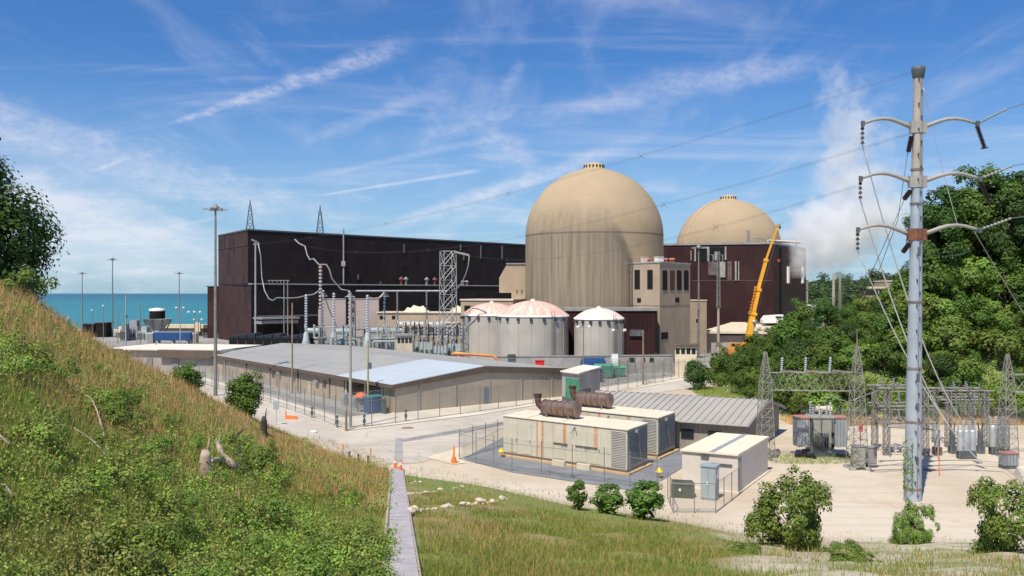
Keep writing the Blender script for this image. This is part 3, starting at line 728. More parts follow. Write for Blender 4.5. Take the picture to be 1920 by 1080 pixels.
    mb = MB(); W.boxt(mb, -.1, W.len, 7.9, 8.2, -11, .2); mb.build('parapet', FASC, t)
    mb = MB(); W.box(mb, 1481, 1500, 616, 660, .02, .1); mb.build('door', BLACK, t)
    q = gx(1447, 262, 8.25)
    t = thing('white_trailer', 'white boxy trailer with a dark window on the annex roof beside the crane', 'trailer', q)
    mb = MB(); w = 38/F*262; x0, x1 = q.x-w/2, q.x+w/2; prf = [(x0, 0), (x0, 1.0), (x0+.9, 2.2), (x1, 2.5), (x1, 0)]
    fr = [(x, q.y-1.4, q.z+z) for x, z in prf]; bk = [(x, q.y+1.4, q.z+z) for x, z in prf]; n = 5
    mb.add(fr+bk, [tuple(range(n)), tuple(range(n, 2*n))[::-1]]+[(i, n+i, n+(i+1) % n, (i+1) % n) for i in range(n)]); mb.build('body', WHITE, t)
    mb = MB(); mb.box((x1-1.4, q.y-1.42, q.z+1.4), 1.7, .06, .6); mb.build('window', GLASS, t)
    mb = MB(); mb.box((q.x, q.y, q.z-.02), w*.9, 2.0, .05); mb.build('skirt', TRIM_D, t)
    # supports for the trailer roof block
    q0 = gx(1530, 305)
    t = thing('white_storage_dome', 'white round-roofed storage tent right of the maroon building', 'tent', q0)
    mb = MB(); n = 10; R0 = 5.5; vs = []
    for k in range(n+1): a = math.pi*k/n; vs += [(q0.x-R0*math.cos(a), q0.y-4, 8.0+5.0*math.sin(a)), (q0.x-R0*math.cos(a), q0.y+14, 8.0+5.0*math.sin(a))]
    mb.add(vs, [(2*k, 2*k+2, 2*k+3, 2*k+1) for k in range(n)], True); mb.add([vs[2*k] for k in range(n+1)], [tuple(range(n+1))]); mb.build('cover', WHITE, t)
    mb = MB(); mb.prism([(q0.x-R0, q0.y-4), (q0.x+R0, q0.y-4), (q0.x+R0, q0.y+14), (q0.x-R0, q0.y+14)], 0, 8.0); mb.build('wall', CONC, t)
maroon_building()

# ------------------------------------------------------------------ water tanks
def dome_top_mat(name, amt):
    m = bpy.data.materials.new(name); m.use_nodes = True
    T = NT(m.node_tree); T.n.clear()
    co = T.node('ShaderNodeTexCoord').outputs['Object']
    sp = T.node('ShaderNodeSeparateXYZ', {0: co})
    ang = T.math('ARCTAN2', sp.outputs[1], sp.outputs[0]); rr = T.vmath('LENGTH', T.node('ShaderNodeCombineXYZ', {0: sp.outputs[0], 1: sp.outputs[1]}).outputs[0])
    v = T.node('ShaderNodeCombineXYZ', {0: T.math('MULTIPLY', ang, 5.0), 1: T.math('MULTIPLY', rr, .14), 2: 0.0}).outputs[0]
    n = T.noise(v, 1.6, 5, .6)
    c = T.mix(T.math('MULTIPLY', T.mr(n, .28, .58), amt), (.72, .65, .59), (.66, .35, .25))
    b = T.node('ShaderNodeBsdfPrincipled', {'Base Color': c, 'Roughness': .7})
    T.node('ShaderNodeOutputMaterial', {0: b.outputs[0]})
    return m
def tanks():
    wall = M('tank_grey_paint', (.46, .425, .375), .55, .08, .25, streak=.3, stain=(.36, .33, .30))
    seam = M('tank_seam', (.42, .39, .345), .7, .1)
    bolt = M('tank_bracket', (.05, .05, .05), .7, .1)
    for (x0, x1, Y, yr, yt, amt, lab) in ((866, 978, 214, 590, 570, .85, 'grey water tank with a pink-stained domed top, half hidden by the larger tank'),
                                          (932, 1066, 201, 592, 566, .85, 'largest grey water tank, pink-stained top, in the middle'),
                                          (1077, 1169, 197, 597, 580, .25, 'smaller grey water tank with a nearly white domed top')):
        c = gx((x0+x1)/2, Y); r = (x1-x0)/2/F*Y*math.cos(math.atan((x1-x0)/2/F)); zr = zat(yr, Y-r); zt = zat(yt, Y)+.3; zt = max(zt, zr+1.8)
        t = thing('water_tank', lab, 'tank', c, 'round water tanks in front of the dome')
        mb = MB(); mb.lathe(c, [(r, 0), (r, zr)], 64); mb.build('wall', wall, t)
        Rs = (r*r+(zt-zr)**2)/(2*(zt-zr)); th = math.asin(r/Rs)
        mb = MB(); mb.lathe(c, [(Rs*math.sin(th*(1-k/12))+(.12 if k == 0 else 0), zt-Rs+Rs*math.cos(th*(1-k/12))) for k in range(13)], 64); mb.build('domed_roof', dome_top_mat('tank_top_%d' % x0, amt), t)
        mb = MB(); mb.lathe(c, [(r+.15, zr-.35), (r+.15, zr), (r, zr+.02)], 64); mb.build('rim', WHITE, t)
        mb = MB(); n = 18
        for k in range(n):
            a = 2*math.pi*(k+.3)/n; mb.tube((c.x+(r+.03)*math.cos(a), c.y+(r+.03)*math.sin(a), 0), (c.x+(r+.03)*math.cos(a), c.y+(r+.03)*math.sin(a), zr-.4), .05, n=4)
        k = 1.3
        while k < zr-.6: mb.lathe(c, [(r+.005, k), (r+.02, k+.03), (r+.005, k+.06)], 64); k += 2.3
        mb.build('seams', wall, t)
        for k in range(n):
            a = 2*math.pi*(k+.3)/n
            if math.sin(a) < .3:
                mb = MB(); mb.box((c.x+(r+.2)*math.cos(a), c.y+(r+.2)*math.sin(a), zr-1.15), .4, .6, .6, a); mb.build('bracket', bolt, t)
        mb = MB(); a = math.radians(300); q = Vector((c.x+(r+.4)*math.cos(a), c.y+(r+.4)*math.sin(a), 0)); dx = Vector((-math.sin(a), math.cos(a), 0))*.3
        mb.tube(q-dx, q-dx+Vector((0, 0, zr+1)), .05, n=4); mb.tube(q+dx, q+dx+Vector((0, 0, zr+1)), .05, n=4)
        for k in range(int(zr/.5)): mb.bar(q-dx+Vector((0, 0, .5*k)), q+dx+Vector((0, 0, .5*k)), .04)
        mb.build('ladder', TRIM_D, t)
        mb = MB(); mb.lathe((c.x, c.y, zt-.1), [(.5, 0), (.5, .35), (.05, .5)], 12); mb.build('vent', WHITE, t)
    P0, P1 = gx(930, 186), gx(1262, 190); W = Wall(P0, P1)
    t = thing('dike_wall', 'long grey concrete wall in front of the round tanks', 'wall', P0)
    mb = MB(); W.boxt(mb, 0, W.len, 0, 3.6, -.5, 0); mb.build('wall', CONC, t)
    mb = MB(); W.boxt(mb, 0, W.len, 3.6, 3.85, -.6, .1); mb.build('coping', TRIM, t)
    for a, b in ((954, 966), (1180, 1189), (1218, 1226), (1204, 1209)):
        mb = MB(); W.box(mb, a, b, 671 if a > 1000 else 664, 678, .02, .15); mb.build('opening', BLACK, t)
tanks()

# ------------------------------------------------------------------ long low warehouse
def warehouse():
    O = Vector((-16.6, 125.7)); u = Vector((-.60, .80)); v = Vector((.775, .632)); Wd = 32.6; Ln = 78; ze, zr = 4.0, 5.75
    def q(s, w, z): a = O+u*s+v*w; return Vector((a.x, a.y, z))
    t = thing('warehouse', 'long low tan warehouse with grey and pale blue metal roof inside the double fence', 'building', (O.x, O.y, 0))
    mid = Wd*.49; s0, s1, rec = 3.2, 16.2, 6.5
    # walls, with the porch cut out of the front corner
    mb = MB(); th = .3
    Wl = Wall(O, O+u*Ln)
    mb = MB(); mb.prism([q(0, 0, 0), q(s0, 0, 0), q(s0, rec, 0), q(0, rec, 0)], 0, ze-.02); mb.build('corner_wall', TAN_S, t)
    mb = MB(); mb.prism([q(s1, 0, 0), q(Ln, 0, 0), q(Ln, rec, 0), q(s1, rec, 0)], 0, ze-.02); mb.build('side_wall', TAN_S, t)
    mb = MB(); mb.prism([q(s0, rec-.25, 0), q(s1, rec-.25, 0), q(s1, rec, 0), q(s0, rec, 0)], 0, ze+.6); mb.build('porch_wall', M('porch_grey_siding', (.30, .27, .24), .7, .1, .4), t)
    mb = MB()   # gable wall and the back bulk of the building
    mb.hexa([q(0, rec, 0), q(0, Wd, 0), q(Ln, Wd, 0), q(Ln, rec, 0)], [q(0, rec, ze+.3), q(0, Wd, ze+.3), q(Ln, Wd, ze+.3), q(Ln, rec, ze+.3)])
    mb.build('back_wall', TAN_G, t)
    mb = MB()
    gp = [(0, 0), (Wd, 0), (Wd, ze+.25), (mid, zr-.1), (0, ze-.1)]
    fr = [q(-.12, w, z) for w, z in gp]; bk = [q(.001, w, z) for w, z in gp]; n = 5
    mb.add(fr+bk, [tuple(range(n)), tuple(range(n, 2*n))[::-1]]+[(i, n+i, n+(i+1) % n, (i+1) % n) for i in range(n)]); mb.build('gable_wall', TAN_G, t)
    # roof: pale blue near part, grey far part
    def slope(mb, sa, sb, side, dz=0.0):
        ov = .7
        if side == 0: e0, e1, r0, r1 = q(sa, -ov, ze-.07), q(sb, -ov, ze-.07), q(sa, mid, zr), q(sb, mid, zr)
        else: e0, e1, r0, r1 = q(sa, Wd+ov, ze+.5), q(sb, Wd+ov, ze+.5), q(sa, mid, zr), q(sb, mid, zr)
        up = Vector((0, 0, .14+dz)); lo = Vector((0, 0, dz))
        A = [e0, r0, r1, e1] if side == 0 else [r0, e0, e1, r1]
        mb.hexa([x+lo for x in A], [x+up for x in A])
    mb = MB(); slope(mb, -.25, 17.5, 0, .05); mb.build('near_roof', ROOF_B, t)
    mb = MB(); slope(mb, 17.5, Ln+.7, 0); slope(mb, -.25, Ln+.7, 1); mb.build('far_roof', ROOF_G, t)
    mb = MB(); W = Wall(q(0, -.7, 0), q(Ln, -.7, 0))
    a, b = q(-.25, -.72, 0), q(Ln+.7, -.72, 0); mb.prism([a, b, q(Ln+.7, -.6, 0), q(-.25, -.6, 0)], ze-.45, ze+.1)
    fas = [(-.7, ze-.55), (mid, zr-.85), (Wd+.7, ze-.3), (Wd+.7, ze+.6), (mid, zr+.12), (-.7, ze+.02)]
    fr = [q(-.40, w, z) for w, z in fas]; bk = [q(-.26, w, z) for w, z in fas]; n = 6
    mb.add(fr+bk, [(0, 1, 4, 5), (1, 2, 3, 4), (6, 11, 10, 7), (7, 10, 9, 8)]+[(i, n+i, n+(i+1) % n, (i+1) % n) for i in range(n)]); mb.build('fascia', FASC, t)
    mb = MB()
    mb.hexa([q(s0, .05, ze-.5), q(s1, .05, ze-.5), q(s1, rec-.3, ze-.4), q(s0, rec-.3, ze-.4)], [q(s0, .05, ze-.4), q(s1, .05, ze-.4), q(s1, rec-.3, ze-.3), q(s0, rec-.3, ze-.3)]); mb.build('porch_ceiling', TRIM_D, t)
    Wp = Wall(q(s0, rec-.25, 0), q(s1, rec-.25, 0))
    mb = MB(); Wp.boxt(mb, 9.2, 10.4, 0, 2.3, .02, .1); mb.build('door', M('brown_door', (.07, .035, .02), .6, .1), t)
    mb = MB(); Wp.boxt(mb, 2.0, 4.2, 0, 2.5, .02, .1); mb.build('door', M('white_door', (.6, .6, .58), .5, .1), t)
    mb = MB(); Wp.boxt(mb, 5.4, 6.8, 1.0, 2.3, .02, .1); mb.build('window', GLASS, t)
    G_ = Wall(q(-.12, 0, 0), q(-.12, Wd, 0))
    mb = MB(); G_.box(mb, 907, 915, 726, 757, .02, .09); d = mb.build('door', M('blue_grey_door', (.14, .19, .24), .5, .1), t)
    S_ = Wall(q(0, 0, 0), q(Ln, 0, 0))
    for a in (28.5, 36): mb = MB(); S_.boxt(mb, a, a+1.1, .0, 2.2, .02, .09); mb.build('door', M('cream_door', (.55, .47, .36), .6, .1), t)
    for a in (22.5, 44): mb = MB(); S_.boxt(mb, a, a+1.3, 1.7, 2.8, .02, .09); mb.build('window', GLASS, t)
    for a in (21, 33.5, 46, 58, 70): mb = MB(); S_.boxt(mb, a, a+.16, 0, ze-.5, .02, .18); mb.build('downpipe', FASC, t)
    for k in range(5):
        w = 4+k*6.4; mb = MB(); G_.boxt(mb, w, w+.14, 0, ze-.2, .02, .14); mb.build('downpipe', TRIM, t)
    mb = MB(); S_.boxt(mb, 25, 26.2, 2.4, 2.7, .05, .6); S_.boxt(mb, 41, 42, 2.5, 2.9, .05, .6); mb.build('wall_lamp', TRIM, t)
    mb = MB()
    for s in (s1-.15, ): a = q(s-.2, .25, 0); mb.tube(a, a+Vector((0, 0, ze-.5)), .13)
    a = q(9.5, .25, 0); mb.tube(a, a+Vector((0, 0, ze-.5)), .13); mb.build('porch_post', WHITE, t)
    # things by the porch
    c = q(2.2, -2.2, 0)
    tb = thing('blue_skip', 'blue portable box standing by the warehouse corner', 'container', c)
    mb = MB(); mb.box(c, 2.2, 1.9, 2.3, .6); mb.build('body', BLUE, tb)
    mb = MB(); mb.box((c.x, c.y, 2.3), 2.35, 2.0, .18, .6); mb.build('lid', M('teal_lid', (.03, .3, .3), .5, .1), tb)
    c = q(4.6, -3.0, 0)
    tb = thing('covered_stand', 'orange hooded stand on grey legs beside the blue box', 'stand', c)
    mb = MB(); [mb.tube((c.x+dx, c.y+dy, 0), (c.x+dx*.8, c.y+dy*.8, 2.1), .06) for dx, dy in ((-.5, -.5), (.5, -.5), (.5, .5), (-.5, .5))]; mb.build('legs', GALV_D, tb)
    mb = MB(); mb.box((c.x, c.y, .5), .8, .7, 1.2, .3); mb.build('cabinet', GALV, tb)
    mb = MB(); mb.lathe((c.x, c.y, 2.1), [(.95, 0), (.9, .25), (.6, .55), (.05, .7)], 14); mb.build('hood', ORANGE, tb)
    c = q(.4, -1.6, 0); mb = MB(); mb.box(c, .35, 1.0, 2.2, .65); mb.lathe((c.x, c.y, 2.2), [(.4, 0), (.2, .2), (.05, .3)], 8)
    solo(mb, 'dark_cabinet', EQUIP_D, 'dark upright cabinet between the blue box and the warehouse wall', 'cabinet', c)
    for k, (s, w) in enumerate(((12, -1.5), (9, -1.2))):
        c = q(s, w, 0); mb = MB(); mb.box(c, 1.6, 1.2, 1.5, .6); mb.box((c.x, c.y, 1.5), 1.3, .9, .3, .6)
        solo(mb, 'yard_equipment', GALV, ('grey boxed unit in front of the warehouse porch, left one', 'grey boxed unit in front of the warehouse porch, nearer the orange hood')[k], 'equipment', c)
warehouse()

# ------------------------------------------------------------------ left yard by the lake
def lake_yard():
    # white roofed low building
    P0, P1 = gx(196, 192), gx(416, 187); W = Wall(P0, P1)
    t = thing('white_roofed_building', 'low building with a bright white flat roof and brown fascia behind the grassy hill', 'building', P0)
    mb = MB(); W.boxt(mb, .5, W.len-.5, 0, 4.4, -18, -.6); mb.build('wall', M('grey_block_wall', (.34, .31, .28), .85, .12, .5, streak=.15), t)
    mb = MB(); W.boxt(mb, 0, W.len*.62, 4.4, 5.1, -18.5, 0); W.boxt(mb, W.len*.62, W.len, 4.4, 5.1, -18.5, .3); mb.build('roof', ROOF_W, t)
    mb = MB(); W.boxt(mb, 0, W.len*.16, 4.3, 5.0, 0, .12); W.boxt(mb, W.len*.47, W.len, 3.3, 4.95, .3, .42); W.boxt(mb, W.len*.165, W.len*.465, 4.35, 4.8, 0, .1); mb.build('fascia', FASC, t)
    mb = MB(); W.box(mb, 320, 332, 670, 690, -.58, -.4); mb.build('door', M('grey_door', (.2, .2, .2), .6, .1), t)
    mb = MB(); W.box(mb, 273, 283, 672, 690, -.58, -.4); mb.build('door', MATS['grey_door'], t)
    mb = MB(); W.box(mb, 376, 381, 668, 672, -.58, -.3); W.box(mb, 300, 306, 660, 668, -.58, -.3); mb.build('wall_lamp', TRIM_D, t)
    # blue container with pale ends
    q = gx(325, 300, 0)
    t = thing('shipping_container', 'long blue shipping container on the yard between two pale cabins', 'container', q)
    rib = M('blue_ribbed_steel', (.035, .095, .25), .5, .12, .5, rib=((1, 0, 0), 1.6, .1))
    mb = MB(); mb.box((q.x, q.y, 1.1), 12.4, 2.5, 2.7); mb.build('body', rib, t)
    mb = MB(); mb.box((q.x, q.y, 3.8), 12.6, 2.6, .25); mb.build('roof', M('pale_blue_roof', (.2, .32, .5), .5, .1), t)
    mb = MB(); [mb.box((q.x+dx, q.y, 0), .6, 2.2, 1.1) for dx in (-5, 0, 5)]; mb.build('supports', CONC, t)
    for px, lab in ((284, 'pale cabin at the left end of the blue container'), (365, 'pale cabin at the right end of the blue container')):
        c = gx(px, 301); o = thing('site_cabin', lab, 'cabin', c, 'pale cabins beside the container')
        mb = MB(); mb.box(c, 1.9, 2.5, 3.4); mb.build('body', TRIM, o)
        mb = MB(); mb.box((c.x, c.y, 3.4), 2.1, 2.7, .2); mb.build('roof', WHITE, o)
    # conical vessel on a frame
    q = gx(295, 335); zt = zat(577, 335)
    t = thing('cone_vessel', 'dark round-topped vessel on a grey cone-shaped frame by the lake', 'vessel', q)
    mb = MB(); mb.lathe(q, [(2.0, 3), (5.2, zt-4.4), (5.4, zt-4.2)], 24); mb.build('cone', GALV, t)
    mb = MB(); mb.lathe(q, [(2.8, zt-4.2), (2.8, zt-1.2)], 24); mb.build('drum', BLACK, t)
    mb = MB(); mb.lathe(q, [(2.9, zt-1.2), (2.9, zt-.4), (.1, zt)], 24); mb.build('lid', WHITE, t)
    mb = MB()
    for k in range(8):
        a = 2*math.pi*k/8; mb.tube(q+Vector((1.9*math.cos(a), 1.9*math.sin(a), 0)), q+Vector((5.4*math.cos(a), 5.4*math.sin(a), zt-4.3)), .2, n=4)
    mb.build('frame', GALV_D, t)
    # stepped grey plant
    for i, (px, y, w, d, Y, m_, lab) in enumerate(((252, 600, 20, 6, 325, GALV, 'pale grey boxed plant unit left of the cone vessel'), (272, 612, 16, 6, 318, EQUIP, 'squat grey plant unit just under the cone vessel'),
                                                (235, 607, 10, 5, 318, GALV_D, 'narrow weathered plant unit near the black sheds'), (228, 612, 10, 6, 330, CREAM, 'cream stacked box beside the black sheds'))):
        c = gx(px, Y); ww = w/F*Y; zz = zat(y, Y); o = thing('plant_unit', lab, 'plant unit', c, 'plant units by the lake')
        mb = MB(); mb.box(c, ww, d, zz*.7, .1); mb.box((c.x+ww*.1, c.y, zz*.7), ww*.6, d*.8, zz*.3, .1); mb.build('body', m_, o)
        mb = MB(); [mb.box((c.x+dx*ww, c.y-d/2-.15, zz*.15), ww*.16, .2, zz*.4, 0) for dx in (-.3, 0, .3)]; mb.build('louvres', EQUIP_D, o)
        mb = MB(); [mb.tube((c.x+dx*ww, c.y, zz*.7), (c.x+dx*ww, c.y, zz*1.1), .15) for dx in (-.42, .44)]; mb.build('pipes', GALV, o)
    for i, (px0, px1, y, lab) in enumerate(((162, 184, 606, 'black shed nearest the hill by the lake shore'), (186, 206, 604, 'black shed beside the cream box by the lake shore'))):
        c = gx((px0+px1)/2, 345); w = (px1-px0)/F*345; o = thing('black_shed', lab, 'shed', c, 'black sheds by the lake')
        mb = MB(); mb.box(c, w, 6, zat(y, 345)-.3); mb.build('wall', BLACK, o)
        mb = MB(); mb.box((c.x, c.y, zat(y, 345)-.3), w+.5, 6.5, .3); mb.build('roof', TRIM_D, o)
    P0, P1 = gx(297, 352), gx(380, 350); W = Wall(P0, P1)
    t = thing('long_cream_shed', 'long low shed with a cream roof on the lake shore', 'shed', P0)
    mb = MB(); W.boxt(mb, 0, W.len, 0, 3.2, -6, 0); mb.build('wall', FASC, t)
    mb = MB(); W.boxt(mb, -.3, W.len+.3, 3.2, 4.6, -6.3, .3); mb.build('roof', CREAM, t)
    mb = MB(); W.box(mb, 366, 377, 604, 622, .3, .8); mb.build('porch', CREAM, t)
    P0, P1 = gx(381, 338), gx(414, 334); W = Wall(P0, P1)
    mb = MB(); W.boxt(mb, 0, W.len, 0, 1.6, -3, 0); W.boxt(mb, -.2, W.len+.2, 1.6, 1.9, -3.2, .2)
    solo(mb, 'low_shed', TRIM_D, 'dark low shed at the foot of the lakeside annex', 'shed', P0)
    # black screen wall in front of the turbine hall
    P0, P1 = gx(430, 217), gx(574, 214); W = Wall(P0, P1)
    t = thing('black_screen', 'long black louvred equipment bank behind the grey warehouse roof', 'equipment bank', P0)
    mb = MB(); W.boxt(mb, 0, W.len, 0, 6.1, -5, 0); mb.build('body', BLACK, t)
    mb = MB()
    for k in range(9): W.boxt(mb, W.len*k/9+.1, W.len*(k+1)/9-.1, 6.1, 6.6+.3*((k*7) % 3), -4.5, -.4)
    mb.build('fan_housings', M('black_grey_metal', (.03, .034, .045), .5, .2, 1), t)
    mb = MB()
    for k in range(10): W.boxt(mb, W.len*k/9-.08, W.len*k/9+.08, 0, 5.5, 0, .12)
    W.boxt(mb, 0, W.len, 3.2, 3.4, .02, .1); mb.build('frames', TRIM_D, t)
lake_yard()

# ------------------------------------------------------------------ poles and masts
def high_mast(px, Y, ytop, lab, base=None):
    q = gx(px, Y); q.z = max(0, Hs(q.x, q.y))-.2; z = zat(ytop, Y)
    t = thing('high_mast_light', lab, 'light mast', q, 'high mast lights')
    mb = MB(); mb.tube((q.x, q.y, q.z), (q.x, q.y, z), .34, .16, 10); mb.build('pole', GALV_D, t)
    mb = MB(); mb.lathe((q.x, q.y, z), [(.16, -.5), (.7, -.35), (.75, .05), (.3, .5), (.05, .7)], 12)
    for k in range(8): a = 2*math.pi*k/8; mb.bar((q.x, q.y, z-.2), (q.x+1.7*math.cos(a), q.y+1.7*math.sin(a), z-.2), .05)
    mb.build('head_ring', GALV_D, t)
    for k in range(6):
        a = 2*math.pi*(k+.3)/6; mb = MB(); mb.box((q.x+1.65*math.cos(a), q.y+1.65*math.sin(a), z-.38), .6, .45, .26, a); mb.build('lamp', GALV, t)
    return t
high_mast(404, 147, 390, 'tallest-looking light mast, in front of the turbine hall corner')
high_mast(211, 345, 486, 'light mast by the lake, taller of the three over the water')
high_mast(154, 395, 512, 'light mast by the lake nearest the big leafy tree')
high_mast(336, 392, 512, 'light mast by the lake nearest the turbine hall')
high_mast(1310, 232, 463, 'light mast standing in front of the maroon building')

def pole(px, Y, ytop, r, mat, lab, cat='pole', name='utility_pole', lamps=0, extra=None, ybot=None):
    q = gx(px, Y); q.z = max(0, Hs(q.x, q.y))-.1; z = zat(ytop, Y)
    t = thing(name, lab, cat, q, 'poles about the plant')
    mb = MB(); mb.tube(q, (q.x, q.y, z), r, r*.72, 10); mb.build('shaft', mat, t)
    if lamps:
        mb = MB(); w = .55*lamps; mb.bar((q.x-w, q.y, z-.35), (q.x+w, q.y, z-.35), .07); mb.build('crossarm', GALV_D, t)
        for k in range(lamps):
            x = q.x-w+2*w*k/max(1, lamps-1) if lamps > 1 else q.x
            mb = MB(); mb.box((x, q.y-.25, z-.55), .55, .4, .5, .2); mb.ball((x, q.y-.5, z-.3), .25, .1, .22, 8, 5); mb.build('lamp', WHITE, t)
    if extra:
        mb = MB(); extra(mb, q, z); mb.build('fitting', EQUIP_D, t)
    return t
def boxfit(h): return lambda mb, q, z: mb.box((q.x+.28, q.y-.2, h), .5, .4, .9)
pole(548, 150, 568, .17, WOOD, 'thin wooden pole in front of the warehouse side wall', extra=boxfit(2.0))
pole(657, 112, 548, .2, M('grey_steel_pole', (.36, .34, .31), .6, .12, 1), 'tall grey pole at the warehouse fence corner')
pole(690, 127, 638, .16, M('yellowed_wood', (.42, .31, .17), .9, .2, 1, streak=.3), 'yellowish wooden pole beside the orange hood', extra=boxfit(6.2))
pole(1206, 165, 619, .2, WOOD, 'wooden pole with a flag-like lamp in front of the tan tower', extra=lambda mb, q, z: (mb.box((q.x-.9, q.y, z-1.1), .7, .5, .9), mb.bar((q.x-1.6, q.y, z-.5), (q.x, q.y, z-.5), .06)))
pole(1094, 172, 610, .12, WOOD, 'thin pole with a pair of white floodlights before the smallest tank', lamps=2)
pole(1160, 171, 616, .12, WOOD, 'thin pole with two white lamps at the right edge of the smallest tank', lamps=2)
pole(236, 290, 552, .25, GALV, 'thick pale pole left of the cone vessel', extra=boxfit(9))
pole(221, 300, 575, .16, WOOD, 'thin brown pole among the plant units near the black sheds')
pole(263, 285, 571, .16, WOOD, 'thin brown pole in front of the cone vessel, left')
pole(338, 275, 575, .18, GALV, 'pale pole in front of the blue container', lamps=2)
pole(365, 255, 583, .14, WOOD, 'pole with a cluster of floodlights beside the lakeside annex', lamps=3)
pole(372, 262, 597, .14, WOOD, 'shorter pole with floodlights beside the lakeside annex', lamps=2)
pole(292, 205, 640, .13, WOOD, 'short brown pole in front of the white-roofed building')
pole(173, 330, 580, .13, WOOD, 'short pole with a lamp beside the black sheds, nearest the hill', lamps=1)
pole(194, 325, 572, .13, WOOD, 'short pole with a lamp in front of the black sheds', lamps=1)
pole(540, 245, 572, .14, WOOD, 'thin pole standing before the turbine hall dock')
pole(1413, 236, 600, .12, GALV, 'thin lamp pole just right of the crane boom', lamps=1)
def dish(mb, q, z): pass
# two joined pole with tan concrete foot
q = gx(1347, 206)
t = thing('power_pole', 'tall pole with a tan tapered lower shaft in front of the maroon building', 'pole', q)
mb = MB(); mb.tube(q, (q.x, q.y, zat(578, 206)), .42, .26, 10); mb.build('shaft', PINK, t)
mb = MB(); mb.lattice((q.x, q.y), .7, .5, zat(578, 206), zat(472, 206), 6, .05); mb.build('lattice', GALV_D, t)
mb = MB(); mb.bar((q.x-2.6, q.y, zat(478, 206)), (q.x+1.2, q.y, zat(478, 206)), .09)
for dx in (-2.4, -1.2, 1.0): mb.tube((q.x+dx, q.y, zat(478, 206)), (q.x+dx, q.y, zat(478, 206)-1.6), .16, n=8)
mb.build('crossarm', GALV_D, t)

# ------------------------------------------------------------------ transformer yard
def insul(mb, a, b, r, n=7):
    a, b = Vector(a), Vector(b)
    mb.tube(a, b, r*.45, n=6)
    for k in range(n):
        c = a+(b-a)*((k+.5)/n); d = (b-a).normalized()*((b-a).length/n*.28); mb.tube(c-d, c+d, r, r*.7, 8)
def transformer(q, s, lab, cat='transformer', grp=None, ang=0.2, m_=None, post_top=None):
    """tank, radiators, conservator and bushings"""
    m_ = m_ or EQUIP
    t = thing('power_transformer', lab, cat, q, grp)
    ca, sa = math.cos(ang), math.sin(ang)
    def w(x, y, z): return Vector((q.x+(ca*x-sa*y)*s, q.y+(sa*x+ca*y)*s, q.z+z*s))
    mb = MB(); mb.box(w(0, 0, .35), 3.2*s, 2.2*s, 2.9*s, ang); mb.box(w(0, 0, 3.25), 3.4*s, 2.4*s, .18*s, ang); mb.build('tank', m_, t)
    for x in (-2.15, 2.15):
        mb = MB(); [mb.box(w(x+(k-2)*.16, 0, .7), .07*s, 2.0*s, 2.3*s, ang) for k in range(5)]
        mb.build('radiator', m_, t)
    mb = MB(); [mb.box(w(-1.2+.6*k, -1.25, .6), .12*s, .3*s, 2.2*s, ang) for k in range(5)]; mb.build('front_fins', EQUIP_D, t)
    mb = MB(); mb.tube(w(-1.3, .9, 4.3), w(1.3, .9, 4.3), .42*s, n=12); mb.bar(w(-.9, .9, 3.3), w(-.9, .9, 4.1), .08*s); mb.bar(w(.9, .9, 3.3), w(.9, .9, 4.1), .08*s); mb.build('conservator', m_, t)
    for x in (-1.0, 0, 1.0):
        mb = MB(); insul(mb, w(x, -.5, 3.4), w(x*1.25, -.75, 5.3), .2*s); mb.build('bushing', PORC, t)
    mb = MB(); mb.box(w(0, 0, 0), 5.2*s, 2.8*s, .35*s, ang); mb.build('base', CONC, t)
    return t, w
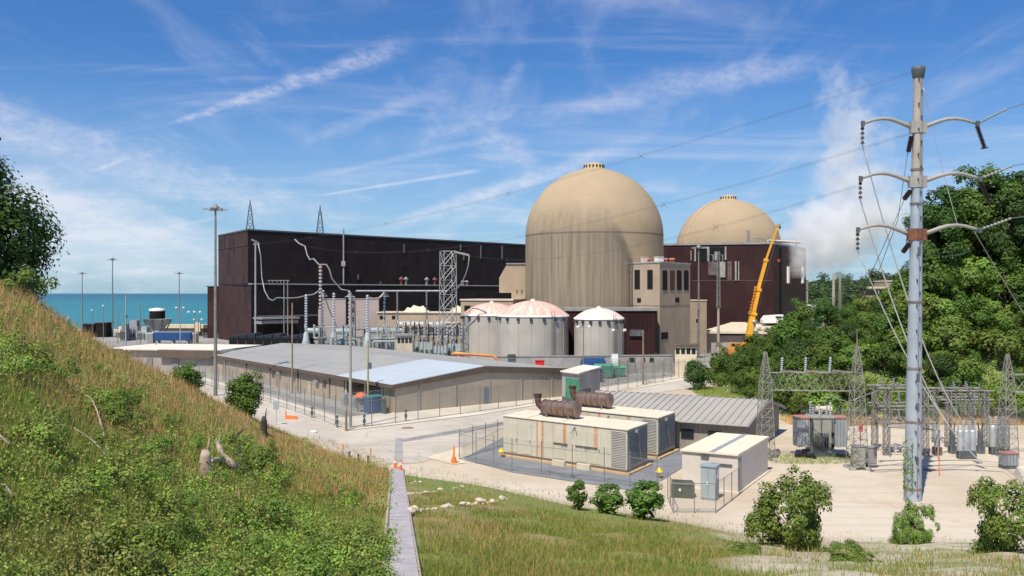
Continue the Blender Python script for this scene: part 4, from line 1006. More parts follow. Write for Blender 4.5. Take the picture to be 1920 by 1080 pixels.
def yard():
    # fire walls
    for a, b, lab in ((606, 648, 'pinkish concrete fire wall left of its twin in the transformer yard'), (655, 710, 'pinkish concrete fire wall right of its twin in the transformer yard')):
        P0, P1 = gx(a, 243), gx(b, 243); W = Wall(P0, P1); t = thing('fire_wall', lab, 'wall', P0, 'concrete fire walls')
        mb = MB(); W.boxt(mb, 0, W.len, 0, zat(561, 243), -.8, 0); mb.build('slab', PINK, t)
        mb = MB(); W.boxt(mb, -.05, W.len+.05, zat(561, 243), zat(561, 243)+.2, -.9, .1); W.boxt(mb, 0, W.len, 4.9, 5.3, .01, .12); mb.build('coping', CONC, t)
    labs = ['grey-green power transformer left of the tan monopole', 'grey-green power transformer in front of the left fire wall', 'grey-green power transformer in front of the right fire wall', 'grey-green power transformer just right of the fire walls']
    for i, (px, Y, s) in enumerate(((590, 222, 1.75), (643, 219, 1.75), (707, 217, 1.8), (741, 226, 1.7))):
        transformer(gx(px, Y), s, labs[i], grp='power transformers in the yard', ang=.15+.1*i)
    # tall pale bushing posts on bulky feet
    labs = ['tall pale bushing post left of the tan monopole', 'tall pale bushing post before the left fire wall', 'tall pale bushing post before the right fire wall']
    for i, (px, yt, Y) in enumerate(((574, 556, 214), (626, 553, 214), (689, 557, 210))):
        q = gx(px, Y); zt = zat(yt, Y); t = thing('bushing_post', labs[i], 'bushing', q, 'tall bushing posts')
        mb = MB(); mb.lathe(q, [(.9, 0), (.9, 3.0), (1.05, 3.1), (1.05, 5.0), (.75, 6.0), (.6, 7.2), (.42, 7.6)], 16); mb.build('housing', EQUIP, t)
        mb = MB(); insul(mb, (q.x, q.y, 7.4), (q.x, q.y, zt), .42, 14); mb.build('insulator', PORC, t)
        mb = MB(); mb.ball((q.x, q.y, zt+.15), .4, n=10); mb.build('cap', GALV, t)
    # corona-ring posts
    labs = ['post insulator with a triangular grading ring beside the right fire wall', 'post insulator with a grading ring left of the bus bar', 'post insulator with a grading ring at the tan monopole']
    for i, (px, yt, Y) in enumerate(((655, 546, 222), (721, 545, 218), (606, 545, 226))):
        q = gx(px, Y); zt = zat(yt, Y); t = thing('ring_post', labs[i], 'insulator', q, 'post insulators with grading rings')
        mb = MB(); mb.lattice((q.x, q.y), 1.2, .8, 0, zt*.5, 4, .06); mb.build('stand', GALV, t)
        mb = MB(); insul(mb, (q.x, q.y, zt*.5), (q.x, q.y, zt-.6), .3, 9); mb.build('insulator', PORC, t)
        mb = MB(); c = Vector((q.x, q.y, zt-.9)); pts = [c+Vector((1.1*math.cos(a), 1.1*math.sin(a)*.6, -.5+.0*a)) for a in [2*math.pi*k/12 for k in range(13)]]
        mb.path(pts, .09, 5); [mb.bar(c+Vector((0, 0, .6)), pts[k], .07) for k in (0, 4, 8)]; mb.ball(c+Vector((0, 0, .7)), .35, n=8); mb.build('grading_ring', GALV, t)
    # tan monopole with insulator stack
    q = gx(601, 219); zt = zat(497, 219); t = thing('tan_monopole', 'tan lattice monopole carrying the heavy looping cable', 'pole', q)
    mb = MB(); mb.tube(q, (q.x, q.y, zt*.55), .62, .55, 12); mb.build('shaft', PINK, t)
    mb = MB(); insul(mb, (q.x, q.y, zt*.55), (q.x, q.y, zt), .5, 12); mb.build('insulator_stack', M('tan_porcelain', (.36, .28, .25), .5, .1), t)
    q2 = gx(662, 224); mb = MB(); mb.lattice((q2.x, q2.y), 1.2, .8, 0, zat(556, 224), 7, .09)
    solo(mb, 'lattice_post', M('tan_steel', (.34, .27, .24), .7, .15), 'tan lattice post between the two fire walls', 'post', q2)
    # gantry frame in front of turbine hall
    q = gx(536, 290); t = thing('bus_gantry', 'pale H-shaped insulator frame before the turbine hall wall', 'frame', q)
    mb = MB(); zt = zat(526, 290)
    for dx in (-.6, .6): mb.tube(q+Vector((dx, 0, 0)), q+Vector((dx, 0, zt)), .2, n=6)
    mb.bar((q.x-6, q.y, zt), (q.x+1.2, q.y, zt), .16); mb.build('frame', GALV_D, t)
    for dx in (-5.5, -4.4, -3.0, -1.8): mb = MB(); insul(mb, (q.x+dx, q.y, zt-.1), (q.x+dx+.4, q.y, zt-1.5), .25, 4); mb.build('insulator', TRIM, t)
    # dead-end post left
    q = gx(479, 250); zt = zat(455, 250); t = thing('dead_end_pole', 'tall thin steel pole before the turbine hall corner with insulators on top', 'pole', q)
    mb = MB(); mb.tube(q, (q.x, q.y, zt), .3, .22, 10); mb.build('shaft', GALV, t)
    mb = MB(); insul(mb, (q.x-1.2, q.y, zt+.9), (q.x+1.0, q.y, zt-.2), .35, 6); insul(mb, (q.x-.6, q.y, zt-.5), (q.x+1.2, q.y, zt-.4), .32, 5); mb.build('insulators', TRIM, t)
    # bus bar with hanging strings
    a, b = p(668, 545.5, 216), p(838, 545.5, 206); t = thing('bus_bar', 'long horizontal bus bar on string insulators left of the lattice tower', 'bus bar', (a.x, a.y, 0))
    mb = MB(); mb.tube(a, b, .2, n=8); mb.build('bar', GALV, t)
    for px in (745, 800):
        Y = 211; c = p(px, 547, Y); mb = MB(); insul(mb, c, (c.x, c.y, zat(600, Y)), .28, 10); mb.build('insulator', TRIM, t)
        mb = MB(); mb.lattice((c.x, c.y), .9, .7, 0, zat(600, Y), 4, .05); mb.build('stand', GALV, t)
    # lattice tower
    q = gx(840, 205); zt = zat(471, 205); t = thing('lattice_tower', 'square galvanised lattice tower in the transformer yard', 'tower', q)
    mb = MB(); mb.lattice((q.x, q.y), 3.3, 2.9, 0, zt, 8, .055, .42, 1.9); mb.build('frame', M('bright_galvanised_steel', (.36, .37, .36), .5, .1, metal=.2), t)
    a = Vector((q.x+1.5, q.y-.6, zt-.2)); b = p(880, 479, 200)
    mb = MB(); insul(mb, a, b, .28, 9); mb.build('insulator', TRIM, t)
    # dense equipment right of transformers
    labs = ['clustered breaker with tall bushings left of the lattice tower foot', 'clustered breaker with tall bushings at the lattice tower foot', 'clustered breaker with tall bushings next to the pink-topped tanks', 'weathered breaker behind the guard room']
    for i, (px, Y, s) in enumerate(((800, 209, 1.6), (826, 200, 1.5), (853, 203, 1.6), (774, 221, 1.6))):
        q = gx(px, Y); t = thing('circuit_breaker', labs[i], 'breaker', q, 'breakers by the lattice tower')
        mb = MB(); mb.box(q, 3.0*s, 2.0*s, .4); [mb.box((q.x+dx, q.y, .4), .7*s, 1.4*s, 3.2*s, .1) for dx in (-1.05, 0, 1.05)]; mb.build('tank', EQUIP, t)
        for k, dx in enumerate((-1.2, -.4, .4, 1.2)):
            mb = MB(); insul(mb, (q.x+dx, q.y-.5, 3.5), (q.x+dx*1.4, q.y-.8, 6.2*s+.6*(k % 2)), .26, 9); mb.build('bushing', PORC if k % 2 else BROWNP, t)
        mb = MB(); [mb.bar((q.x+dx, q.y-1.1, .4), (q.x+dx, q.y-1.1, 4.2*s), .12) for dx in (-1.5, -.7, 0, .7, 1.5)]; mb.bar((q.x-1.6, q.y-1.1, 4.2*s), (q.x+1.6, q.y-1.1, 4.2*s), .12); mb.build('frame', GALV_D, t)
        mb = MB(); [mb.box((q.x+dx, q.y-1.3, .3), .55, .3, 2.2*s) for dx in (-1.1, .1, 1.2)]; mb.build('control_box', EQUIP_D, t)
    # slim bus supports scattered among the transformers
    lab = 'slim grey bus support with three insulators among the yard transformers'; q = gx(612, 211)
    t0 = thing('bus_support', lab, 'bus support', q, 'slim bus supports in the yard')
    mb = MB(); [mb.lattice((q.x+dx, q.y), .45, .4, 0, 6.4, 6, .035) for dx in (-1.6, 1.6)]; mb.tube((q.x-2.2, q.y, 6.4), (q.x+2.2, q.y, 6.4), .12, n=6); mb.build('stand', GALV_D, t0)
    for dx in (-1.7, 0, 1.7):
        mb = MB(); insul(mb, (q.x+dx, q.y, 6.5), (q.x+dx, q.y, 8.9), .2, 8); mb.build('insulator', PORC, t0)
    mb = MB(); mb.tube((q.x-2.6, q.y, 9.0), (q.x+2.6, q.y+.3, 9.0), .07, n=6); mb.build('bus_tube', GALV, t0)
    for px, Y, rz, sc_ in ((664, 210, .3, 1.05), (726, 212, -.4, .95), (756, 226, .2, 1.1), (786, 213, .5, .9), (816, 219, -.2, 1.1), (842, 212, .4, .95), (672, 228, -.3, 1.2), (862, 222, .1, 1.0)):
        dup(t0, gx(px, Y), rz, sc_, lab)
    # extra cable supports / pipes
    for i, (a_, b_, yy, Y) in enumerate(((836, 866, 607, 210), (700, 745, 640, 205))):
        mb = MB(); A_, B_ = p(a_, yy, Y), p(b_, yy, Y); mb.tube(A_, B_, .22, n=8); [mb.bar((A_.x+(B_.x-A_.x)*f, A_.y, 0), A_+(B_-A_)*f, .12) for f in (.1, .5, .9)]
        solo(mb, 'pipe_rack', RUST if i == 0 else EQUIP, ('brown pipe rack beside the pink-topped tanks', 'grey pipe rack behind the warehouse roof')[i], 'pipe rack', (A_.x, A_.y, 0))
    # guard room with dark windows
    for i, (px, Y, w, yt, yb, lab) in enumerate(((757, 197, 34, 626, 700, 'small cream guard room with a band of dark windows in the transformer yard'), (1286, 182, 46, 645, 700, 'small cream guard booth with dark windows near the crane'))):
        q = gx(px, Y); ww = w/F*Y; zt = zat(yt, Y); t = thing('guard_booth', lab, 'guard booth', q, 'cream guard booths')
        ang = .25 if i == 0 else -.2
        mb = MB(); mb.box(q, ww*.86, ww*.8, zt-.4, ang); mb.build('wall', CREAM, t)
        mb = MB(); mb.box((q.x, q.y, zt-.4), ww*1.04, ww*.98, .4, ang); mb.build('roof', FASC if i else TRIM, t)
        ca, sa = math.cos(ang), math.sin(ang)
        for side in (0, 1):
            for k in range(4):
                x, y = (-.32+.21*k)*ww, -.4*ww-.02
                if side: x, y = .43*ww+.02, (-.28+.19*k)*ww
                mb = MB(); c = Vector((q.x+ca*x-sa*y, q.y+sa*x+ca*y, zt-1.9)); mb.box(c, (.15*ww, .08)[side], (.08, .13*ww)[side], 1.1, ang); mb.build('window', GLASS, t)
yard()

def cable(pts, r, name, lab, cat='cable', mat=None, grp=None, n=4):
    mb = MB(); mb.path(pts, r, n); return solo(mb, name, mat or CABLE, lab, cat, pts[0], grp)
def sagline(a, b, sag, n=28):
    a, b = Vector(a), Vector(b); return [a+(b-a)*(k/n)-Vector((0, 0, 4*sag*(k/n)*(1-k/n))) for k in range(n+1)]
cable([p(484, 457, 249), p(489, 480, 249), p(491, 520, 248), p(496, 545, 246), p(504, 560, 243), p(511, 563.5, 241), p(520, 558, 238), p(538, 559, 233), p(558, 558, 228), p(575, 554, 220), p(588, 552, 219), p(600, 544, 219)], .15, 'jumper_cable', 'thick cable hanging in a deep loop from the tall pole to the tan monopole', grp='heavy jumper cables', n=6)
cable([p(553, 449, 240), p(560, 456, 238), p(572, 462, 236)], .2, 'jumper_cable', 'short pale dead-end link high before the turbine hall wall', mat=TRIM, grp='heavy jumper cables', n=6)
cable([p(572, 462, 236), p(576, 478, 235), p(581, 487, 233), p(588, 485, 231), p(594, 492, 228), p(598, 496, 222), p(612, 496, 221), p(618, 506, 221), p(622, 522, 221), p(632, 534, 222), p(640, 543, 222), p(655, 545, 222)], .17, 'jumper_cable', 'zigzag pale cable stepping down from the wall to the grading ring', mat=TRIM, grp='heavy jumper cables', n=6)
cable([p(689, 558, 210), p(702, 560, 213), p(712, 558, 216), p(721, 548, 218)], .18, 'jumper_cable', 'short tan cable between a bushing post and a grading ring', mat=CREAM, grp='heavy jumper cables', n=6)
cable([p(880, 479, 200), p(878, 498, 201), p(873, 515, 202), p(866, 530, 203), p(858, 540, 204), p(846, 546, 205)], .13, 'jumper_cable', 'cable hanging beside the lattice tower to the bus bar', grp='heavy jumper cables', n=6)

# orange hoses, red box, blue and green things by the tanks
def tank_side():
    cs = [(846, 664), (870, 664), (900, 666), (926, 668), (934, 676), (938, 684)]
    cable([p(a, b, 176) for a, b in cs], .24, 'orange_hose', 'upper orange hose lying in front of the pink-topped tanks', 'hose', M('faded_orange_hose', (.62, .22, .10), .6, .12), 'orange hoses', 8)
    cable([p(a, b, 174) for a, b in ((842, 670), (866, 671), (886, 674), (900, 676))], .25, 'orange_hose', 'lower orange hose lying in front of the pink-topped tanks', 'hose', M('faded_orange_hose', (.62, .22, .10), .6, .12), 'orange hoses', 8)
    cable([p(a, b, 177) for a, b in ((850, 661), (880, 664), (925, 666))], .2, 'yellow_hose', 'thin yellow hose beside the orange hoses', 'hose', M('yellow_plastic', (.7, .45, .05), .5, .1), None, 8)
    mb = MB(); A_, B_ = gx(838, 178), gx(940, 178); W = Wall(A_, B_); W.boxt(mb, 0, W.len, 0, 3.0, -2, 0); W.boxt(mb, -.1, W.len+.1, 3.0, 3.3, -2.1, .1)
    solo(mb, 'hose_platform', CONC, 'low concrete platform carrying the orange hoses', 'platform', A_)
    q = gx(1012, 172); t = thing('red_cabinet', 'bright red cabinet in front of the largest tank', 'cabinet', q)
    rd = M('red_paint', (.65, .03, .03), .45, .1, 1)
    mb = MB(); mb.box(q, 1.7, 1.2, 3.9); mb.build('body', rd, t); mb = MB(); mb.box((q.x, q.y, 3.9), 1.9, 1.4, .15); mb.build('lid', rd, t)
    q = gx(959, 176); mb = MB(); mb.box(q, 1.4, 1, 4.6); mb.box((q.x, q.y, 4.6), 1.7, 1.2, .2)
    solo(mb, 'dark_cabinet', EQUIP_D, 'dark upright cabinet at the foot of the largest tank', 'cabinet', q)
    # small shed with a green banner
    A, C, D = gx(1054, 138), gx(1086, 134.5), gx(1125, 142); zt = zat(700, 134.5)
    t = thing('white_roofed_shed', 'small grey shed with a pale roof and a green banner on its wall', 'shed', C)
    L, Rr = Wall(A, C), Wall(C, D); bk = A+(D-C)
    mb = MB(); mb.prism([(A.x, A.y), (C.x, C.y), (D.x, D.y), (bk.x, bk.y)], 0, zt-.1); mb.build('wall', CONC, t)
    mb = MB(); a_, c_, d_, b_ = [x+(x-(A+D)/2)*.1 for x in (A, C, D, bk)]
    mb.hexa([(a_.x, a_.y, zt-.1), (c_.x, c_.y, zt-.1), (d_.x, d_.y, zt+.2), (b_.x, b_.y, zt+.2)], [(a_.x, a_.y, zt+.1), (c_.x, c_.y, zt+.1), (d_.x, d_.y, zt+.4), (b_.x, b_.y, zt+.4)]); mb.build('roof', ROOF_W, t)
    mb = MB(); L.boxt(mb, .9, L.len-.02, .9, zt-.9, .01, .07); mb.build('banner', M('green_banner', (.06, .24, .15), .7, .25, .8), t)
    mb = MB(); L.boxt(mb, .05, L.len-.01, .05, 1.0, .01, .06); mb.build('lower_panel', EQUIP_D, t)
    mb = MB(); [Rr.boxt(mb, k, k+.6, .4, 2.2, .01, .12) for k in (.4, 1.5, 2.6, 3.7)]; mb.build('shelving', EQUIP_D, t)
    # green skips
    for k, (px, Y, w, yt, lab) in enumerate(((1133, 178, 36, 684, 'green waste skip nearest the pale-roofed shed'), (1158, 181, 28, 687, 'green waste skip farther from the pale-roofed shed'))):
        q = gx(px, Y); ww = w/F*Y; zt = zat(yt, Y); t = thing('waste_skip', lab, 'skip', q, 'green skips')
        mb = MB(); b0 = [(-ww*.42, -1), (ww*.42, -1), (ww*.42, 1), (-ww*.42, 1)]; b1 = [(-ww*.5, -1.2), (ww*.5, -1.2), (ww*.5, 1.2), (-ww*.5, 1.2)]
        mb.hexa([(q.x+x, q.y+y, .3) for x, y in b0], [(q.x+x, q.y+y, zt-.2) for x, y in b1]); mb.build('body', GREEN, t)
        mb = MB(); mb.hexa([(q.x+x*1.04, q.y+y*1.04, zt-.2) for x, y in b1], [(q.x+x*.98, q.y+y*.98, zt+.1) for x, y in b1]); mb.build('lid', M('bright_green_lid', (.08, .42, .25), .5, .1), t)
        mb = MB(); [mb.box((q.x+dx*ww, q.y-1.15, .3), .14, .1, zt-.6) for dx in (-.35, -.12, .12, .35)]; mb.build('ribs', GREEN, t)
        mb = MB(); [mb.tube((q.x+dx*ww, q.y-1, .17), (q.x+dx*ww, q.y-.7, .17), .17, n=10) for dx in (-.35, .35)]; mb.build('wheels', EQUIP_D, t)
    for px, Y, w, yt, m_, lab in ((1112, 184, 46, 671, BLUE, 'blue tarpaulined stack in front of the smallest tank'), (1153, 183, 14, 664, WHITE, 'white cabinet between the blue stack and the dike wall'), (1126, 170, 8, 692, M('navy_box', (.015, .03, .09), .5, .1), 'navy box beside the green skips')):
        q = gx(px, Y); ww = w/F*Y; zt = zat(yt, Y); mb = MB(); mb.box(q, ww, 1.6, zt*.85, .1); mb.box((q.x, q.y, zt*.85), ww*.9, 1.3, zt*.15, .1)
        solo(mb, 'covered_stack' if m_ is BLUE else 'yard_box', m_, lab, 'stack' if m_ is BLUE else 'box', q)
tank_side()

# ------------------------------------------------------------------ crane
def crane():
    q = gx(1392, 237); t = thing('mobile_crane', 'yellow telescopic mobile crane with its boom raised past the maroon building', 'crane', q)
    org = M('crane_orange_paint', (.72, .24, .03), .45, .12, .6, grime=.2, stain=(.2, .1, .04))
    mb = MB(); mb.box((q.x-1, q.y, .9), 7.5, 2.8, 1.2, .2); mb.build('carrier', org, t)
    for k in range(4):
        mb = MB(); c = Vector((q.x-4+k*2, q.y-1.4+.4*k-.3, .75)); mb.tube(c, c+Vector((0, .6, 0)), .75, n=14); mb.build('wheel', BLACK, t)
    mb = MB(); mb.box((q.x-.3, q.y-.2, 2.1), 3.4, 2.4, 1.6, .2); mb.build('superstructure', org, t)
    mb = MB(); mb.box((q.x-2.8, q.y-.9, 2.1), 1.4, 1.3, 1.7, .2); mb.build('cab', YEL, t)
    mb = MB(); mb.box((q.x-2.8, q.y-1.58, 2.9), 1.1, .06, .8, .2); mb.build('cab_window', GLASS, t)
    P = [p(1398, 662, 236.5), p(1412, 585, 237), p(1422, 540, 237.2), p(1437, 485, 237.6), p(1459, 420, 238.2)]
    for (i0, i1, r) in ((0, 1, .82), (1, 2, .68), (2, 3, .48), (3, 4, .28)):
        a, b = P[i0], P[i1]; mb = MB(); d = (b-a).normalized(); s = Vector((d.z, 0, -d.x)); f = Vector((0, 1, 0))
        A_ = [a+s*r*.85*x+f*r*.85*y for x, y in ((-1, -1), (1, -1), (1, 1), (-1, 1))]; B_ = [v+(b-a) for v in A_]
        mb.hexa(A_, B_); o = mb.build('boom_section', YEL, t)
        mb = MB(); c = b-d*.8; mb.hexa([c+s*r*1.15*x+f*r*1.15*y for x, y in ((-1, -1), (1, -1), (1, 1), (-1, 1))], [c+d*.7+s*r*1.15*x+f*r*1.15*y for x, y in ((-1, -1), (1, -1), (1, 1), (-1, 1))]); mb.build('collar', YEL, t)
    mb = MB()
    for k in range(9):
        c = P[1]+(P[2]-P[1])*(k/8); mb.box((c.x-1.0, c.y-.9, c.z), .5, .4, .5, .3*k)
    mb.build('hose_reels', org, t)
    mb = MB(); mb.tube(P[4], P[4]+Vector((.6, 0, -1.2)), .3); mb.path([P[4]+Vector((.5, -.4, 0)), P[2]+Vector((1.0, -.6, 0)), P[0]+Vector((1.2, -1, 1))], .06); mb.build('hoist_rope', CABLE_D, t)
    mb = MB(); mb.tube(q+Vector((1, 0, 3)), P[1]+Vector((.9, -.2, -2)), .3, n=8); mb.build('lift_cylinder', GALV, t)
crane()

# ------------------------------------------------------------------ generators, control house, corrugated shed
def rust_mat():
    m = bpy.data.materials.new('rust_streaked_enclosure'); m.use_nodes = True
    T = NT(m.node_tree); T.n.clear()
    co = T.node('ShaderNodeTexCoord').outputs['Object']
    a, b = T.noise(co, .5, 5, .6), T.noise(co, 5, 5, .65)
    c = T.mix(T.mr(a, .3, .7), (.53, .50, .40), (.60, .57, .46))
    c = T.mix(T.math('MULTIPLY', T.mr(b, .55, .8), .3), c, (.36, .34, .28))
    x = T.vmath('DOT_PRODUCT', co, (.77, -.64, 0)); z = T.node('ShaderNodeSeparateXYZ', {0: co}).outputs[2]
    wob = T.math('MULTIPLY', T.math('SUBTRACT', T.noise(T.mapping(co, (3, 3, .4)), 1.5, 4), .5), .12)
    for x0, w, zlo, amt in ((4.5, .17, .3, .95), (5.2, .22, .3, 1), (6.55, .12, .3, .6), (7.95, .22, 2.1, 1), (8.05, .07, .2, .5), (11.7, .34, 1.9, .8), (13.4, .06, 3.4, .5)):
        f = T.mr(T.math('ABSOLUTE', T.math('SUBTRACT', T.math('ADD', x, wob), x0)), w, w*.3)
        f = T.math('MULTIPLY', f, T.mr(z, zlo-.3, zlo+.4)); f = T.math('MULTIPLY', f, T.math('MULTIPLY_ADD', T.mr(b, .3, .6), .5, .5))
        c = T.mix(T.math('MULTIPLY', f, amt), c, T.mix(a, (.50, .16, .045), (.62, .29, .10)))
    bs = T.node('ShaderNodeBsdfPrincipled', {'Base Color': c, 'Roughness': .6, 'Specular IOR Level': .3})
    T.l.new(T.node('ShaderNodeBump', {'Height': T.math('MULTIPLY', T.math('SINE', T.math('MULTIPLY', x, 2*math.pi*1.6)), .012), 'Strength': 1, 'Distance': 1}).outputs[0], bs.inputs['Normal'])
    T.node('ShaderNodeOutputMaterial', {0: bs.outputs[0]})
    return m
def gens():
    rm = rust_mat(); roofm = M('rust_stained_cream_roof', (.72, .64, .50), .7, .08, .5, grime=.55, stain=(.50, .26, .12))
    louv = M('grey_louvre_blades', (.40, .39, .35), .6, .1); side = M('blue_grey_end_panel', (.22, .25, .25), .6, .12, .6)
    sil = M('rusty_silencer_steel', (.24, .17, .14), .5, .25, .8, metal=.55, grime=.4, stain=(.12, .06, .045))
    base = M('yellow_tan_plinth', (.55, .38, .2), .9, .15, .6, grime=.4, stain=(.5, .24, .1))
    a = Vector((.77, -.64, 0)).normalized(); b = Vector((.5, .866, 0)); Lg, Wg, z0, zh = 15.2, 5.2, .38, 4.15
    for gi, (off, lab, slab) in enumerate(((Vector((-.9, 92.9, 0)), 'nearer cream generator enclosure with orange rust streaks', 'rusty cylindrical silencer lying on the nearer generator enclosure'),
                                           (Vector((3.3, 100.9, 0)), 'farther cream generator enclosure, partly behind its rusty twin', 'rusty cylindrical silencer lying on the farther generator enclosure'))):
        def q(s, w, z): v = off+a*s+b*w; return Vector((v.x, v.y, z))
        t = thing('generator_enclosure', lab, 'generator', off, 'generator enclosures')
        def bx(mb, s0, s1, w0, w1, zz0, zz1): mb.hexa([q(s0, w0, zz0), q(s1, w0, zz0), q(s1, w1, zz0), q(s0, w1, zz0)], [q(s0, w0, zz1), q(s1, w0, zz1), q(s1, w1, zz1), q(s0, w1, zz1)]); return mb
        bx(MB(), 0, Lg, 0, Wg, z0, zh).build('wall', rm, t)
        mb = MB(); bx(mb, -.1, Lg+.1, -.1, Wg+.1, zh, zh+.07); bx(mb, 3.0, 3.2, .2, Wg-.2, zh+.07, zh+.12); bx(mb, 7.4, 7.6, .2, Wg-.2, zh+.07, zh+.12); mb.build('roof', roofm, t)
        mb = MB()
        for k in range(22): mb.hexa([q(13.45, -.02, .6+k*.155), q(15.05, -.02, .6+k*.155), q(15.05, .01, .6+k*.155), q(13.45, .01, .6+k*.155)], [q(13.45, -.09, .66+k*.155), q(15.05, -.09, .66+k*.155), q(15.05, .01, .71+k*.155), q(13.45, .01, .71+k*.155)])
        mb.build('side_louvre', louv, t)
        bx(MB(), Lg+.002, Lg+.05, .12, Wg-.12, .6, zh-.15).build('end_panel', side, t)
        mb = MB(); [bx(mb, Lg+.05, Lg+.09, .3, Wg-.3, .8+k*.28, .92+k*.28) for k in range(11)]; mb.build('end_louvre', M('end_louvre_blades', (.15, .17, .17), .6, .1), t)
        mb = MB(); mb.bar(q(Lg+.2, 2.0, 3.9), q(Lg+.25, 3.1, .9), .05); bx(mb, Lg+.05, Lg+.35, 1.8, 2.2, 3.7, 3.95); mb.build('end_lamp', TRIM, t)
        for s_ in (.7, 2.5, 6.6, 9.4, 11.0):
            mb = MB(); bx(mb, s_, s_+1.25, -.045, -.004, .55, 3.6); d_ = mb.build('door', rm, t)
            mb = MB(); bx(mb, s_+1.05, s_+1.12, -.10, -.046, 1.7, 2.0); mb.build('handle', EQUIP_D, d_)
        mb = MB(); bx(mb, 6.6, 8.3, -.12, -.01, 2.0, 2.13); bx(mb, 9.3, 11.9, -.12, -.01, 2.0, 2.13); bx(mb, -.06, Lg+.06, -.08, -.01, .2, .42); bx(mb, Lg+.01, Lg+.1, 0, Wg, .2, .42); mb.build('skirt_and_sills', FASC, t)
        mb = MB(); mb.bar(q(9.0, -.2, 3.5), q(9.2, -.05, 3.9), .06); mb.bar(q(9.2, -.05, 3.9), q(9.5, -.25, 3.4), .06); mb.bar(q(9.0, -.2, 3.5), q(8.8, -.3, 3.2), .04); mb.build('wall_fitting', EQUIP_D, t)
        mb = MB(); bx(mb, -.35, Lg+.45, -.55, Wg+.4, 0, .2); mb.build('plinth', base, t)
        for k, s in enumerate((6.9, 9.9)):
            if gi == 0: mb = MB(); bx(mb, s, s+1.5, -.95, -.6, .02, .55); mb.build('drip_tray', CREAM, t)
        # silencer
        c0, c1 = q(3.9, 2.6, zh+1.0), q(8.1, 2.6, zh+1.0); ax = (c1-c0).normalized()
        o = thing('exhaust_silencer', slab, 'silencer', (c0.x, c0.y, zh+.07), 'rusty silencers')
        mb = MB(); mb.tube(c0, c1, .78, n=28); mb.tube(c1, c1+ax*.18, .78, .5, 28); mb.tube(c0-ax*.18, c0, .5, .78, 28); mb.build('drum', sil, o)
        mb = MB(); [mb.tube(c0+ax*d, c0+ax*(d+.09), .815, n=28) for d in (.02, 1.35, 2.1, 2.9, 4.05)]; mb.build('bands', M('dark_rusty_band', (.11, .07, .055), .7, .2), o)
        mb = MB(); e = c0-ax*.15; mb.path([e+ax*.1, e-ax*.35, e-ax*.6+Vector((0, 0, .2)), e-ax*.72+Vector((0, 0, .55)), e-ax*.74+Vector((0, 0, 1.0))], .34, 12)
        tip = e-ax*.74+Vector((0, 0, .95)); mb.tube(tip, tip+Vector((0, 0, .35)), .36, .46, 14); mb.build('elbow', M('dark_rusted_pipe', (.09, .05, .04), .8, .3, 1), o)
        mb = MB(); [mb.hexa([c0+ax*d+b*.7*s1-Vector((0, 0, .95))+ax*s2 for s1, s2 in ((-1, -.12), (-1, .12), (1, .12), (1, -.12))], [c0+ax*d+b*.6*s1-Vector((0, 0, .45))+ax*s2 for s1, s2 in ((-1, -.12), (-1, .12), (1, .12), (1, -.12))]) for d in (.6, 3.4)]; mb.build('saddle', EQUIP_D, o)
    # yellow signs / small kit on the pad
    yel = M('safety_yellow', (.75, .55, .03), .5, .1)
    for i, (px, py, lab) in enumerate(((940, 858, 'yellow hooded post at the left end of the nearer generator'), (1236, 897, 'yellow valve by the fence right of the nearer generator'))):
        c = g(px, py); mb = MB(); mb.tube(c, c+Vector((0, 0, 1.0)), .05); mb.lathe(c, [(.35, .6), (.3, .75), (.05, 1.0)], 10); solo(mb, 'yellow_valve', yel, lab, 'valve', c)
    c = g(1030, 890); mb = MB(); [mb.bar(c+a*(k*.3)+Vector((0, 0, .05)), c+a*(k*.3)+Vector((.1, .9, .05)), .06) for k in range(10)]; mb.bar(c, c+a*3, .08); mb.bar(c+Vector((.1, .9, .05)), c+a*3+Vector((.1, .9, .05)), .08)
    for k in (0, 9): mb.tube(c+a*(k*.3), c+a*(k*.3)+Vector((0, 0, .35)), .04)
    solo(mb, 'steel_rack', EQUIP_D, 'low dark steel rack on the asphalt before the nearer generator', 'rack', c)
    # control house
    A, C, D = Vector((14.9, 77.7, 0)), Vector((19.2, 75.4, 0)), Vector((24.4, 84.6, 0)); bk = A+(D-C); zt = 3.25
    t = thing('control_house', 'plain white control house with a cream roof split by a grey gutter', 'building', C)
    wm = M('off_white_panel', (.62, .56, .50), .7, .06, .4, rib=((.88, -.47, 0), 2.5, .008), streak=.1, stain=(.45, .36, .28))
    mb = MB(); mb.prism([A, C, D, bk], .12, zt-.05); mb.build('wall', wm, t)
    mb = MB(); cc = (A+D)/2; e = [x+(x-cc).normalized()*.22 for x in (A, C, D, bk)]; mb.prism(e, zt-.05, zt+.1); mb.build('roof', M('cream_roof', (.76, .68, .52), .7, .07, .5, grime=.25, stain=(.6, .36, .18)), t)
    mb = MB(); m0, m1 = (e[0]*.45+e[1]*.55), (e[3]*.45+e[2]*.55); w_ = (C-A).normalized()*.22
    mb.prism([m0-w_, m0+w_, m1+w_, m1-w_], zt+.1, zt+.14); mb.build('roof_gutter', M('grey_gutter', (.30, .32, .34), .5, .1), t)
    mb = MB(); cc = (A+D)/2; mb.prism([x+(x-cc).normalized()*.5 for x in (A, C, D, bk)], 0, .12); mb.build('slab', APRON, t)
    L, Rr = Wall(A, C), Wall(C, D)
    mb = MB(); Rr.boxt(mb, .15, .95, .3, 2.9, .02, .08); mb.build('door', M('grey_door_panel', (.3, .32, .33), .5, .1), t)
    mb = MB(); L.boxt(mb, 2.6, 4.4, 2.25, 2.4, .02, .12); L.boxt(mb, 1.7, 2.4, 2.85, 3.0, .02, .2); mb.build('wall_fitting', EQUIP_D, t)
